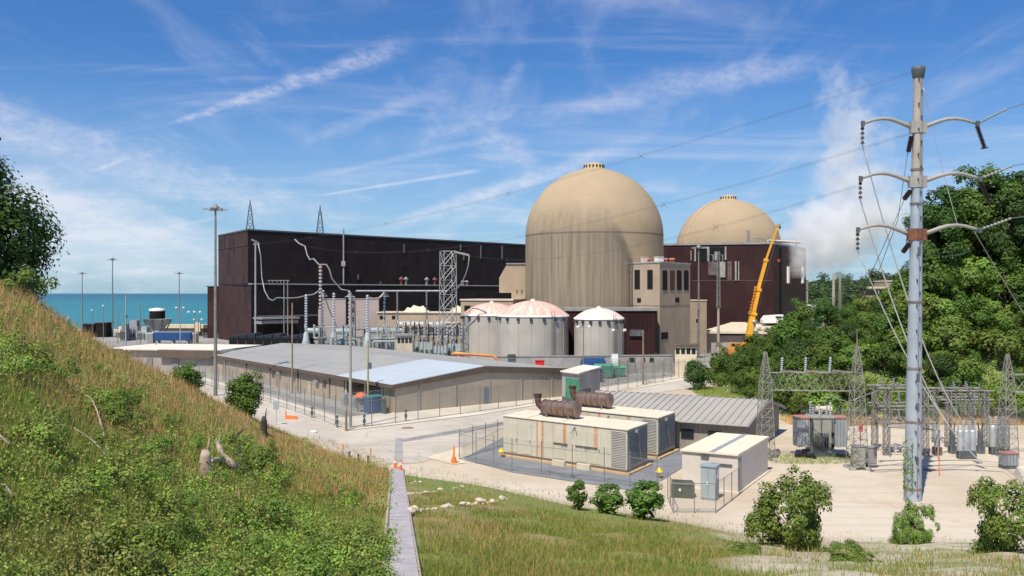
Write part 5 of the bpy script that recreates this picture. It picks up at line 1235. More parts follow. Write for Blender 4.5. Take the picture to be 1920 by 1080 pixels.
    c = g(1331, 936); t = thing('switch_cabinet', 'tall blue-grey electrical cabinet in front of the control house', 'cabinet', c)
    cm = M('blue_grey_cabinet', (.30, .35, .38), .5, .1, .8)
    mb = MB(); mb.box(c, 1.25, 1.15, 2.75, -.45); mb.build('body', cm, t); mb = MB(); mb.box((c.x, c.y, 2.75), 1.4, 1.3, .12, -.45); mb.build('lid', cm, t)
    mb = MB(); ca, sa = math.cos(-.45), math.sin(-.45)
    def cl(x, y): return c.x+ca*x-sa*y, c.y+sa*x+ca*y
    for x in (-.3, .3): mb.box((*cl(x, -.6), .2), .54, .05, 2.4, -.45)
    mb.build('doors', M('cabinet_door', (.34, .39, .42), .5, .08), t)
    mb = MB(); mb.box((*cl(.62, .1), 1.8), .06, .7, .7, -.45); mb.box((*cl(-.06, -.64), 1.3), .12, .05, .25, -.45); mb.build('plates', WHITE, t)
    c = g(1280, 931); t = thing('pad_transformer', 'dark green pad-mounted transformer left of the blue-grey cabinet', 'transformer', c)
    gm = M('olive_green_paint', (.06, .075, .05), .5, .15, 1)
    mb = MB(); mb.box(c, 1.8, 1.3, 1.15, -.25); mb.build('body', gm, t); mb = MB(); mb.hexa([(c.x+x, c.y+y, 1.15) for x, y in ((-.98, -.5), (.8, -.95), (.98, .5), (-.8, .95))], [(c.x+x*.9, c.y+y*.9, 1.28) for x, y in ((-.98, -.5), (.8, -.95), (.98, .5), (-.8, .95))]); mb.build('lid', gm, t)
    mb = MB(); mb.box((c.x-.35, c.y-.62, .6), .18, .05, .2, -.25); mb.build('plate', WHITE, t)
    # corrugated shed
    S = Vector((24.6, 93.7, 0)); dl = Vector((-.885, .466, 0)); dw = Vector((.477, .879, 0)); Ls, Ws, ze, zr = 20.0, 17.0, 3.15, 4.75
    def q(s, w, z): v = S+dl*s+dw*w; return Vector((v.x, v.y, z))
    t = thing('corrugated_shed', 'grey shed with a ribbed metal roof behind the generators', 'shed', S)
    sw = M('grey_brown_siding', (.27, .245, .21), .7, .1, .4, rib=((.885, -.466, 0), 2, .02)); gw = M('grey_gable_siding', (.24, .22, .19), .7, .1, .4, rib=((.477, .879, 0), 2, .02))
    mb = MB(); gp = [(0, 0), (Ws, 0), (Ws, ze), (Ws/2, zr-.12), (0, ze)]
    fr = [q(0, w, z) for w, z in gp]; bkk = [q(Ls, w, z) for w, z in gp]; n = 5
    mb.add(fr+bkk, [(0, 5, 6, 1)[::-1], (0, 4, 9, 5), (1, 6, 7, 2), (5, 6, 7, 8, 9)][1:]); mb.build('wall', sw, t)
    mb = MB(); mb.add(fr, [(0, 1, 2, 3, 4)]); mb.build('gable_wall', gw, t)
    rfm = M('ribbed_grey_roof', (.39, .37, .33), .5, .06, .3, grime=.2, stain=(.3, .28, .25))
    mb = MB()
    for w0, w1, zz0, zz1 in ((-.6, Ws/2, ze-.1, zr), (Ws+.6, Ws/2, ze-.1, zr)):
        up = Vector((0, 0, .1)); A_ = [q(-.6, w0, zz0), q(-.6, w1, zz1), q(Ls+.5, w1, zz1), q(Ls+.5, w0, zz0)]
        mb.hexa(A_, [x+up for x in A_])
        s = -.5
        while s < Ls+.4:
            B_ = [q(s, w0, zz0+.1), q(s, w1, zz1+.1), q(s+.16, w1, zz1+.1), q(s+.16, w0, zz0+.1)]; mb.hexa(B_, [x+Vector((0, 0, .11)) for x in B_]); s += .82
    mb.build('roof', rfm, t)
    mb = MB(); f0 = [q(-.62, -.6, ze-.3), q(-.62, Ws/2, zr-.2), q(-.62, Ws+.6, ze-.3)]; f1 = [x+Vector((0, 0, .32)) for x in f0]; mb.add(f0+f1, [(0, 1, 4, 3), (1, 2, 5, 4)]); mb.tube(q(-.6, -.65, ze-.1), q(Ls+.5, -.65, ze-.1), .1, n=6); mb.build('gutter_trim', TRIM, t)
    Wf = Wall(q(0, 0, 0), q(Ls, 0, 0))
    mb = MB(); Wf.boxt(mb, 10.2, 11.6, 0, 2.2, .02, .1); mb.build('door', CREAM, t)
    for s in (2.5, 5.5): mb = MB(); Wf.boxt(mb, s, s+1.4, 1.2, 2.2, .02, .1); mb.build('window', GLASS, t)
gens()

# ------------------------------------------------------------------ chain link fences
LINK = wire_mat('chain_link_wire', (.30, .31, .31), .17)
LINK2 = wire_mat('far_chain_link_wire', (.32, .33, .33), .22)
POST_ME = {}
def fence(name, pts, h, lab, step=3.4, mat=None, r=.045, barb=True, pm=None):
    pts = [Vector((q.x, q.y, 0)) for q in pts]
    t = thing(name, lab, 'fence', pts[0]); pm = pm or GALV_D
    mb = MB(); rail = MB()
    for a, b in zip(pts[:-1], pts[1:]):
        mb.poly([a+Vector((0, 0, .05)), b+Vector((0, 0, .05)), b+Vector((0, 0, h)), a+Vector((0, 0, h))])
        rail.tube(a+Vector((0, 0, h)), b+Vector((0, 0, h)), .028, n=4); rail.tube(a+Vector((0, 0, .12)), b+Vector((0, 0, .12)), .022, n=4)
        if barb:
            for k in range(3): rail.tube(a+Vector((0, 0, h+.15+.15*k)), b+Vector((0, 0, h+.15+.15*k)), .01, n=3)
    mb.build('wire_mesh', mat or LINK, t); rail.build('rails', pm, t)
    key = (h, r, pm.name)
    for a, b in zip(pts[:-1], pts[1:]):
        n = max(1, round((b-a).length/step))
        for k in range(n if (b != pts[-1]) else n+1):
            c = a+(b-a)*(k/n)
            if key not in POST_ME:
                m_ = MB(); m_.tube((0, 0, 0), (0, 0, h+(.55 if barb else .05)), r, n=7); o = m_.build('post', pm, None); POST_ME[key] = o.data
            else: o = bpy.data.objects.new('post', POST_ME[key]); COL.objects.link(o)
            o.parent = t; o.location = c-pts[0]
    return t
fence('perimeter_fence', [g(352, 712), g(480, 748), g(650, 806), g(900, 772), g(1140, 737), g(1300, 704)], 3.3, 'outer chain link security fence round the warehouse, along the road', 4.0, LINK, .055)
fence('perimeter_fence', [g(418, 712), g(655, 782), g(880, 757), g(1075, 733), g(1285, 699)], 3.3, 'inner chain link security fence close to the warehouse walls', 5.0, LINK2, .05)
fence('perimeter_fence', [g(318, 690), g(430, 700), g(418, 712)], 3.0, 'chain link fence in front of the white-roofed building', 4.5, LINK2, .05)
fence('perimeter_fence', [g(1075, 728), g(1230, 690), g(1400, 672)], 3.0, 'far chain link fence beyond the green skips leading to the crane', 5, LINK2, .05)
fence('compound_fence', [g(955, 833), g(861, 862), g(960, 883), g(1133, 904), g(1232, 921)], 2.6, 'chain link fence round the generator compound', 3.0, LINK, .04)
fence('compound_fence', [g(1252, 936), g(1262, 962), g(1342, 962), g(1386, 928)], 2.3, 'chain link fence round the cabinets by the control house', 2.2, LINK, .035, False)
fence('yard_fence', [Vector((36.5, 112, 0)), Vector((50, 114.5, 0)), Vector((66, 114, 0)), Vector((88, 116, 0))], 2.3, 'dark chain link fence behind the switchyard at the foot of the thicket', 3.2, LINK, .05, True, M('dark_fence_steel', (.08, .075, .07), .7, .2))
fence('lake_fence', [gx(205, 262), gx(420, 250)], 2.6, 'chain link fence crossing the yard behind the white roof', 5, LINK2, .06)
q = g(649, 808); mb = MB(); mb.tube(q, q+Vector((0, 0, 2.6)), .16, .14, 8)
solo(mb, 'wooden_post', WOOD, 'thick short wooden post at the fence corner by the road', 'post', q)

# ------------------------------------------------------------------ switchyard
def switchyard():
    st = M('switchyard_steel', (.27, .26, .235), .65, .15, 1, metal=.15)
    A, B = g(1435, 862), g(1607, 879)
    for q, top, spire, lab, w0 in ((A, 660, 0, 'lattice dead-end tower beside the corrugated shed', 1.55), (B, 650, 616, 'taller lattice tower with a spire left of the big pole', 1.55)):
        t = thing('lattice_tower', lab, 'tower', q, 'switchyard lattice towers'); zt = zat(top, q.y)
        mb = MB(); mb.lattice((q.x, q.y), w0, .95, 0, zt*.72, 9, .024, .1, 1.9); mb.lattice((q.x, q.y), .95, .22, zt*.72, zt, 4, .024, .1, 1.8); mb.build('frame', st, t)
        if spire: mb = MB(); mb.tube((q.x, q.y, zt), (q.x, q.y, zat(spire, q.y)), .06, .02, 6); mb.build('spire', st, t)
        mb = MB(); [mb.box((q.x+dx, q.y+dy, 0), .5, .5, .25) for dx in (-.75, .75) for dy in (-.75, .75)]; mb.build('footings', CONC, t)
    t = thing('lattice_beam', 'lattice beam spanning the two dead-end towers, with insulators on top', 'beam', (A.x, A.y, zat(731, A.y)))
    a, b = Vector((A.x+.6, A.y, zat(731, A.y))), Vector((B.x-.5, B.y, zat(733, B.y)))
    mb = MB(); mb.truss(a, b, .9, zat(698, 89)-zat(731, 89), 11, .026); mb.build('truss', st, t)
    for k, f in enumerate((.12, .26, .42, .56, .72, .88)):
        c = a+(b-a)*f+Vector((0, -.3, 1.85)); mb = MB()
        if k % 2: insul(mb, c+Vector((-1.1, -.1, .1)), c+Vector((1.0, -.1, -.05)), .17, 9)
        else: insul(mb, c, c+Vector((.1, 0, 1.5)), .15, 7)
        mb.build('insulator', PORC if k % 2 == 0 else M('weathered_porcelain', (.30, .25, .22), .5, .2), t)
    # third lattice tower at the right edge
    q = gx(1889, 92); zt = zat(664, 92); t = thing('lattice_tower', 'lattice tower at the far right edge of the switchyard', 'tower', q, 'switchyard lattice towers')
    mb = MB(); mb.lattice((q.x, q.y), 1.5, .9, 0, zt*.75, 8, .024, .1, 1.9); mb.lattice((q.x, q.y), .9, .2, zt*.75, zt, 3, .024, .1, 1.8); mb.build('frame', st, t)
    a = Vector((q.x+.5, q.y, zat(735, 92))); mb = MB(); mb.truss(a, a+Vector((9, .5, 0)), .9, 1.8, 6, .035)
    solo(mb, 'lattice_beam', st, 'lattice beam running off the right edge from the last tower', 'beam', a)
    # bus frames
    for i, (x0, x1, Y, yt, lab) in enumerate(((1662, 1735, 93, 728, 'steel bus frame with stacked switches behind the big pole'), (1778, 1848, 98, 733, 'steel bus frame with rows of hanging insulators right of the big pole'))):
        L, Rq = gx(x0, Y), gx(x1, Y); zt = zat(yt, Y); w = Rq.x-L.x
        t = thing('switch_gantry', lab, 'steel frame', L, 'switchyard bus frames')
        mb = MB()
        for x in (L.x, Rq.x):
            for dy in (0, 3): mb.lattice((x, Y+dy), .55, .45, 0, zt, 9, .028, 0, 1.4)
        for z in ((zt, zt-1.9, zt-3.6) if i == 0 else (zt, zt-1.0)):
            for dy in (0, 3): mb.tube((L.x-.8, Y+dy, z), (Rq.x+.9, Y+dy, z), .11, n=6); mb.tube((L.x-.6, Y+dy, z-.35), (Rq.x+.6, Y+dy, z-.35), .06, n=4)
            for x in (L.x, L.x+w/2, Rq.x): mb.tube((x, Y-.5, z), (x, Y+3.5, z), .08, n=6)
        mb.build('frame', st, t)
        n = 5 if i == 0 else 8
        for k in range(n):
            for z in ((zt-.4, zt-2.2) if i == 0 else (zt-.4, zt-1.6)):
                x = L.x+w*(k+.5)/n; mb = MB(); insul(mb, (x, Y-.1, z), (x+.1, Y-.1, z-1.1), .13, 5); mb.build('insulator', PORC if k % 2 else M('weathered_porcelain', (.3, .25, .22), .5, .2), t)
        for k in range(3):
            x = L.x+w*(k+.5)/3; mb = MB(); mb.tube((x, Y-.9, zt+.1), (x, Y+3.7, zt+.25), .05, n=5); insul(mb, (x, Y, zt), (x, Y, zt+.8), .12, 4); insul(mb, (x, Y+3, zt), (x, Y+3, zt+.8), .12, 4); mb.build('switch_blade', GALV_D, t)
    # horizontal pipes low between
    a, b = p(1664, 800, 92), p(1762, 806, 91); mb = MB(); mb.tube(a, b, .1, n=8); [mb.tube(a+(b-a)*f, Vector(((a+(b-a)*f).x, (a+(b-a)*f).y, 0)), .06, n=6) for f in (.05, .5, .97)]
    solo(mb, 'bus_pipe', TRIM, 'low white bus pipe on posts behind the big pole', 'pipe', (a.x, a.y, 0))
    mb = MB(); a, b = p(1552, 745, 93), p(1664, 728, 93)
    mb.path([p(1545, 762, 94), p(1550, 748, 94), p(1562, 744, 93), p(1590, 754, 92), p(1604, 748, 90), p(1626, 740, 92), p(1645, 733, 93), p(1662, 728, 93)], .045, 6)
    solo(mb, 'bus_conductor', CABLE, 'thin curved conductor from the big transformer to the bus frame', 'cable', a)
    # big transformer
    q = g(1537, 853); sg = M('transformer_khaki', (.33, .33, .28), .55, .12, .8, grime=.15, stain=(.2, .18, .14)); radm = M('radiator_grey', (.30, .32, .33), .5, .1, 1, rib=((1, .1, 0), 3.0, .03))
    t = thing('power_transformer', 'large khaki power transformer with pinkish-topped radiators in the gravel switchyard', 'transformer', q)
    mb = MB(); mb.box((q.x, q.y, .45), 2.3, 2.0, 3.55); mb.box((q.x, q.y, 4.0), 2.5, 2.2, .16); mb.build('tank', sg, t)
    for dx in (-1.92, 1.92): mb = MB(); mb.box((q.x+dx, q.y+.1, .95), 1.25, 1.7, 3.0); mb.build('radiator', radm, t)
    pkt = M('faded_red_oxide', (.42, .20, .15), .7, .15, 1)
    for dx in (-1.92, 1.92): mb = MB(); mb.box((q.x+dx, q.y+.1, 3.95), 1.4, 1.85, .14); mb.build('radiator_top', pkt, t)
    mb = MB(); [mb.box((q.x-1.05+k*.19, q.y-1.12, .55), .05, .22, 1.9) for k in range(9)]; mb.box((q.x-1.15, q.y-1.1, .5), .1, .15, 3.4); mb.box((q.x-.2, q.y-1.08, 1.4), .08, .12, 2.6); mb.box((q.x+.95, q.y-1.1, .5), .14, .15, 3.4); mb.build('front_pipes', EQUIP_D, t)
    mb = MB(); mb.box((q.x+.3, q.y-1.09, 1.2), .5, .1, .8); mb.box((q.x+.95, q.y-1.2, 2.2), .25, .2, .35); mb.box((q.x+.95, q.y-1.2, 1.0), .25, .2, .35); mb.build('gauge_boxes', BLACK, t)
    for dx, h in ((-1.0, 1.5), (-.75, .9), (-.2, 1.2), (.05, .8), (.6, 1.1), (.9, 1.4)):
        mb = MB(); insul(mb, (q.x+dx, q.y-.3+.3*math.sin(dx*5), 4.15), (q.x+dx*1.08, q.y-.35, 4.2+h), .14, 6); mb.build('bushing', PORC, t)
    mb = MB(); mb.tube((q.x-.2, q.y+.7, 4.75), (q.x+1.5, q.y+.7, 4.75), .3, n=12); mb.bar((q.x+.2, q.y+.7, 4.1), (q.x+.2, q.y+.7, 4.6), .06); mb.bar((q.x+1.1, q.y+.7, 4.1), (q.x+1.1, q.y+.7, 4.6), .06); mb.build('conservator', CREAM, t)
    mb = MB(); mb.box((q.x, q.y, 0), 2.9, 2.4, .45); mb.build('plinth', EQUIP_D, t)
    for k, dx in enumerate((-2.2, 2.3)):
        mb = MB(); c = Vector((q.x+dx, q.y-1.6, .2)); mb.tube(c+Vector((-.9, .2, 0)), c+Vector((1.0, -.5, .05)), .16, n=8); mb.tube(c+Vector((.3, .6, 0)), c+Vector((.9, -.9, 0)), .13, n=8)
        solo(mb, 'black_pipe', BLACK, ('black pipes lying left of the khaki transformer plinth', 'black pipes lying right of the khaki transformer plinth')[k], 'pipe', (c.x, c.y, 0))
    # gravel berm of sparse weeds in front is part of vegetation; cabinets by tower B
    for i, (px, py, w, h, m_, lab) in enumerate(((1609, 880, 1.1, 2.0, sg, 'khaki control cabinet at the foot of the spired tower'), (1633, 876, .85, 1.7, TRIM, 'white-grey cabinet just right of the khaki one by the spired tower'))):
        c = g(px, py); t = thing('control_cabinet', lab, 'cabinet', c, 'control cabinets by the spired tower')
        mb = MB(); mb.box((c.x, c.y, .25), w, .8, h); mb.build('body', m_, t); mb = MB(); mb.box((c.x, c.y, .25+h), w+.15, .95, .08); mb.build('lid', TRIM, t)
        mb = MB(); mb.box(c, w*.9, .7, .25); mb.build('plinth', EQUIP_D, t); mb = MB(); mb.box((c.x, c.y-.42, .5), w*.8, .04, h*.8); mb.build('door', m_, t)
    c = g(1614, 826); mb = MB(); mb.box((c.x, c.y, 1.0), .45, .1, .9); mb.tube(c, c+Vector((0, 0, 1.9)), .04); solo(mb, 'danger_board', M('red_board', (.6, .03, .03), .5, .1), 'small red board hung on the spired lattice tower', 'sign', c)
    # breakers
    for i, (px, py, s, lab) in enumerate(((1757, 853, 1.0, 'slim grey breaker column with a rusty base just right of the big pole'), (1786, 850, .9, 'dark slim breaker between the two grey ones'), (1812, 860, 1.15, 'grey three-column breaker in the switchyard'),
                                          (1838, 850, .9, 'dark breaker right of the three-column one'), (1873, 852, 1.2, 'pale breaker crowded with bushings near the right edge'))):
        q = g(px, py); t = thing('circuit_breaker', lab, 'breaker', q, 'switchyard breakers'); dk = i in (1, 3)
        mb = MB(); n = (1, 1, 3, 1, 3)[i]
        for k in range(n):
            x = q.x+(k-(n-1)/2)*.55*s; mb.lathe((x, q.y, .8), [(.3*s, 0), (.3*s, 1.7*s), (.22*s, 1.9*s), (.05, 1.95*s)], 12)
        mb.build('tank', EQUIP_D if dk else GALV, t)
        mb = MB(); mb.box((q.x, q.y, .05), .7*s*n**.7, .7, .8); mb.build('base', M('rusty_brown_cabinet', (.15, .10, .07), .8, .2, 1) if i == 0 else EQUIP_D, t)
        for k in range(n):
            for sx in (-.13, .13):
                x = q.x+(k-(n-1)/2)*.55*s+sx*s; mb = MB(); insul(mb, (x, q.y, .8+1.8*s), (x+sx*1.2, q.y, .8+2.7*s), .1*s, 5); mb.build('bushing', BROWNP if dk else PORC, t)
        mb = MB(); [mb.tube((q.x+dx*s, q.y+dy, 0), (q.x+dx*s, q.y+dy, .85), .05, n=6) for dx in (-.35*n**.7, .35*n**.7) for dy in (-.35, .35)]; mb.build('legs', GALV_D, t)
    c = g(1891, 878); t = thing('gear_box', 'low grey box with a faded red top at the right edge of the switchyard', 'box', c)
    mb = MB(); mb.box((c.x, c.y, .35), 1.4, 1.0, 1.1, .1); mb.build('body', radm, t); mb = MB(); mb.box((c.x, c.y, 1.45), 1.5, 1.1, .12, .1); mb.build('lid', pkt, t); mb = MB(); mb.box(c, 1.5, .9, .35, .1); mb.build('base', EQUIP_D, t)
    # slab covers and odd kit on the gravel
    for i, (px, py, lab) in enumerate(((1640, 843, 'white concrete slab on the gravel nearest the spired tower'), (1657, 842, 'white concrete slab on the gravel between two others'), (1680, 846, 'white concrete slab on the gravel beside the big pole'))):
        c = g(px, py); mb = MB(); mb.box(c, .7, 1.1, .16, .5); mb.box((c.x+.45, c.y+.1, 0), .14, 1.3, .3, .5); solo(mb, 'cable_slab', APRON, lab, 'slab', c, 'slabs on the gravel')
    c = g(1742, 881); mb = MB(); mb.lathe(c, [(.55, 0), (.55, .06), (.4, .08), (.05, .08)], 20); solo(mb, 'manhole_cover', M('dull_brown_iron', (.25, .18, .12), .8, .2), 'round manhole cover on the gravel right of the big pole', 'manhole', c)
    c = g(1761, 893); mb = MB(); mb.tube(c, c+Vector((0, 0, 1.7)), .05, n=6); mb.tube(c+Vector((0, 0, 1.5)), c+Vector((0, 0, 1.72)), .08, n=6); solo(mb, 'marker_stake', ORANGE, 'thin orange marker stake on the gravel right of the big pole', 'stake', c)
    c = g(1905, 905); mb = MB(); mb.hexa([(c.x-.5, c.y-2.5, 0), (c.x+1.8, c.y-1.0, 0), (c.x+4, c.y+3, 0), (c.x+1.6, c.y+3.4, 0)], [(c.x-.4, c.y-2.3, .2), (c.x+1.8, c.y-1.2, .7), (c.x+4, c.y+2.5, 1.2), (c.x+1.8, c.y+3, .9)]); solo(mb, 'concrete_ramp', APRON, 'sloping tan concrete block at the bottom right edge', 'concrete block', c)
switchyard()

# ------------------------------------------------------------------ big transmission pole and lines
PB = g(1711, 938); PT = p(1722, 128, PB.y)
def pole_at(y):
    z = zat(y, PB.y); f = z/PT.z; return Vector((PB.x+(PT.x-PB.x)*f, PB.y, z)), .68+(.36-.68)*f
def big_pole():
    t = thing('transmission_pole', 'tall grey steel transmission pole with three pairs of curved arms', 'power pole', PB)
    st = M('pole_galvanised_grey', (.40, .45, .50), .5, .10, .5, metal=.25, streak=.35, stain=(.30, .24, .2), streak_sc=2)
    st2 = M('pole_tan_stained', (.42, .38, .33), .6, .12, .5, metal=.1, streak=.5, stain=(.3, .17, .10), streak_sc=2)
    for y0, y1, m_ in ((938, 690, st), (690, 566, st), (566, 440, st), (440, 345, st), (345, 240, st2), (240, 128, st2)):
        a, ra = pole_at(y0); b, rb = pole_at(y1); mb = MB(); mb.tube(a, b, ra*(1.03 if y0 > 690 else 1), rb*1.0, 14); mb.build('shaft_section', m_, t)
    mb = MB()
    for y in (690, 566, 382, 318, 790, 915):
        a, ra = pole_at(y); mb.tube(a-Vector((0, 0, .08)), a+Vector((0, 0, .08)), ra+.06, ra+.06, 14)
    mb.build('joint_rings', M('rust_edged_ring', (.22, .16, .13), .7, .3, 2), t)
    a, ra = pole_at(128); mb = MB(); mb.lathe(a-Vector((0, 0, .9)), [(ra, 0), (ra+.1, .2), (ra+.18, .7), (ra+.18, 1.0), (.05, 1.05)], 14); mb.build('cap', EQUIP_D, t)
    mb = MB()
    for k in range(34):
        y = 150+k*23.5; c, rr = pole_at(y); s = 1 if k % 2 else -1; mb.tube(c+Vector((s*.12, -rr, 0)), c+Vector((s*.12, -rr-.25, 0)), .03, n=5); mb.box((c.x+s*.12, c.y-rr-.05, c.z-.12), .1, .06, .24)
    c0, r0 = pole_at(930); c1, r1 = pole_at(150); mb.tube(c0+Vector((.06, -r0-.03, 0)), c1+Vector((.06, -r1-.03, 0)), .02, n=4); mb.build('climbing_pegs', EQUIP_D, t)
    for k, y in enumerate((470, 705, 760, 860)):
        c, rr = pole_at(y); mb = MB(); mb.box((c.x+.02, c.y-rr-.06, c.z-.25), .22, .08, .5); mb.build('bracket', EQUIP_D, t)
    arm_m = M('arm_weathered_steel', (.36, .34, .30), .6, .1, .6, metal=.1, streak=.3, stain=(.3, .24, .2))
    tips = {}
    for k, y in enumerate((236, 338, 437)):
        c, rr = pole_at(y)
        mb = MB(); [mb.box((c.x+s*(rr+.08), c.y-.1, c.z-.62), .34, .5, .95) for s in (-1, 1)]; mb.tube(c-Vector((0, 0, .6)), c+Vector((0, 0, .35)), rr+.07, rr+.07, 14)
        mb.build('arm_bracket', RUST if k == 2 else arm_m, t)
        for s, tx in ((-1, (1617, 1613, 1608)[k]), (1, (1832, 1837, 1836)[k])):
            ty = (232, 335, 431)[k]; tip = p(tx, ty, PB.y); r_ = c+Vector((s*rr, 0, -.15)); d = tip-r_
            pts = [r_+d*f+Vector((0, 0, up)) for f, up in ((0, 0), (.15, .22), (.3, .42), (.45, .56), (.6, .56), (.75, .42), (.88, .2), (1, 0))]
            mb = MB(); mb.path(pts, .19, 10, .11); mb.build('arm', arm_m, t)
            mb = MB(); mb.box((tip.x, tip.y-.1, tip.z-.25), .25, .25, .45); mb.build('arm_tip', EQUIP_D, t)
            tips[(k, s)] = tip
        mb = MB(); a = c+Vector((-rr-.15, -.1, -.9)); insul(mb, a, a+Vector((-.35, -.2, -1.3) if k == 0 else (-.6, -.2, -.7)), .22, 9); mb.build('insulator', BROWNP, t)
    for k in range(3):
        tip = tips[(k, -1)]; e = tip+Vector((.12, .3, -1.7)); mb = MB(); mb.tube(tip, e, .03, n=5)
        for j in range(4): c = tip+(e-tip)*(.22+.22*j); mb.tube(c-Vector((0, 0, .1)), c+Vector((0, 0, .1)), .17, .1, 10)
        mb.build('insulator', BROWNP, t); tips[(k, -1, 'e')] = e
    for k, d in enumerate((Vector((.45, -.3, -2.0)), Vector((.6, -.3, -1.9)))):
        tip = tips[(k, 1)]; mb = MB(); insul(mb, tip+Vector((0, 0, -.2)), tip+d, .2, 12); mb.bar(tip+d+Vector((-.3, 0, -.1)), tip+d+Vector((.3, 0, 0)), .08); mb.build('insulator', BROWNP, t)
    for k in range(3):
        tip = tips[(k, 1)]; d = Vector((1.7, -1.4, .95)) if k == 0 else Vector((1.9, -1.4, .85)); mb = MB(); insul(mb, tip, tip+d, .12, 9); mb.build('insulator', TRIM, t); tips[(k, 1, 'e')] = tip+d
    return tips
TIPS = big_pole()
def lines():
    labs = ('upper pale conductor slanting from the top left arm down to the switchyard', 'middle pale conductor slanting from the second left arm down to the switchyard', 'lowest pale conductor slanting from the bottom left arm down to the switchyard')
    for k, (ex, ey, ed) in enumerate(((1812, 800, 98), (1798, 822, 97), (1842, 868, 89))):
        cable(sagline(TIPS[(k, -1, 'e')], p(ex, ey, ed), 3.2-.5*k), .06 if k < 2 else .05, 'power_line', labs[k], 'power line', M('bright_aluminium', (.82, .83, .84), .45, .05, metal=.2), 'power lines', 5)
    labs = ('conductor rising off the right edge from the top right arm', 'conductor rising off the right edge from the second right arm', 'conductor rising off the right edge from the bottom right arm')
    for k, (ey, d) in enumerate(((95, 52), (225, 52), (330, 52))):
        cable(sagline(TIPS[(k, 1, 'e')], p(2080, ey, d), .5), .03, 'power_line', labs[k], 'power line', CABLE, 'power lines', 5)
    tip = TIPS[(2, 1)]
    cable(sagline(tip+Vector((-.4, 0, -.1)), p(1960, 650, 78), .2), .035, 'power_line', 'wire slanting down to the right edge from the bottom right arm', 'power line', CABLE, 'power lines', 5)
    cable(sagline(pole_at(165)[0]+Vector((.4, -.1, 0)), p(1795, 420, 80), .4), .028, 'guy_wire', 'thin pale guy wire beside the pole top running down to the right', 'wire', M('bright_aluminium', (.82, .83, .84), .45, .05, metal=.2), None, 4)
    cable(sagline(pole_at(470)[0]+Vector((.5, .2, 0)), p(1822, 468, 76), .5), .03, 'power_line', 'slack loop of wire right of the pole below the lowest arm', 'power line', CABLE_D, 'power lines', 4)
    j = pole_at(275)[0]; cable([j+Vector((-.8, -.2, 0)), j+Vector((-1.4, .5, -6)), j+Vector((-3.4, 2, -13))], .025, 'power_line', 'dark wire hanging left of the pole from the top insulator', 'power line', CABLE_D, 'power lines', 4)
    j = pole_at(370)[0]; cable([j+Vector((-1.0, -.2, 0)), j+Vector((-2.4, .8, -4)), j+Vector((-4.2, 2, -9))], .025, 'power_line', 'dark wire hanging left of the pole from the second insulator', 'power line', CABLE_D, 'power lines', 4)
    spans = ((pole_at(132)[0], p(485, 457, 249), 2.6, ((1370, .0), (1100, 0)), 'pair of lines spanning the whole sky from the pole top to the turbine hall corner'),
             (pole_at(250)[0]+Vector((-.6, 0, 0)), p(573, 461, 236), 5.0, (), 'pair of lines crossing in front of the nearer dome to the turbine hall wall'),
             (TIPS[(1, -1)]+Vector((0, .5, -.5)), p(881, 479, 200), 3.0, (), 'pair of lines from the second left arm to the transformer yard lattice tower'))
    for a, b, sag, _, lab in spans:
        d = (b-a).normalized(); sd = Vector((-d.y, d.x, 0)).normalized()*.22
        mb = MB()
        for s in (-1, 1): mb.path(sagline(a+sd*s, b+sd*s+Vector((0, 0, .12*s)), sag, 40), .0095, 4)
        pts = sagline(a, b, sag, 40)
        for k in (7, 13, 22, 31):
            c = pts[k]; [mb.bar(c+Vector((-.35, 0, -.35*s)), c+Vector((.35, 0, .35*s)), .025) for s in (-1, 1)]
        solo(mb, 'power_line', CABLE_D, lab, 'power line', a, 'power lines')
lines()

# ------------------------------------------------------------------ far wooded hill buildings
def far_hill():
    P0, P1 = gx(1618, 400), gx(1672, 402); W = Wall(P0, P1); z0 = zat(566, 400); z1 = zat(541, 400)
    t = thing('hilltop_building', 'low tan building with a dark window band on the wooded hill', 'building', (P0.x, P0.y, z0-6))
    mb = MB(); W.boxt(mb, 0, W.len, z0-8, z1, -10, 0); mb.build('wall', TAN, t)
    mb = MB(); W.boxt(mb, -.4, W.len+.4, z1, z1+.9, -10.4, .5); mb.build('roof', CREAM, t)
    for k in range(2): mb = MB(); W.boxt(mb, 1.2+k*(W.len/2-.3), W.len/2+.2+k*(W.len/2-1.2), z1-2.9, z1-.8, .02, .15); mb.build('window', GLASS, t)
    P0, P1 = gx(1664, 412), gx(1725, 414); W = Wall(P0, P1); z1 = zat(528, 412)
    t = thing('hilltop_block', 'taller plain tan block behind the low hilltop building', 'building', (P0.x, P0.y, 8))
    mb = MB(); W.boxt(mb, 0, W.len, 8, z1, -12, 0); mb.build('wall', TAN, t); mb = MB(); W.boxt(mb, -.2, W.len+.2, z1, z1+.6, -12.2, .3); mb.build('parapet', CREAM, t)
    for i, px in enumerate((1563, 1575)):
        q = gx(px, 345); z = zat(513, 345); t = thing('wooden_pole', ('tan pole on the wooded hill, left of a matching pair', 'tan pole on the wooded hill, right of a matching pair')[i], 'pole', q, 'pair of poles on the wooded hill')
        mb = MB(); mb.tube(q, (q.x, q.y, z), .7, .45, 10); mb.build('shaft', CREAM, t)
        if i: mb = MB(); mb.bar((q.x-4, q.y, zat(541, 345)), (q.x+12, q.y+4, zat(547, 345)), .2); mb.build('crossbeam', TRIM, t)
far_hill()

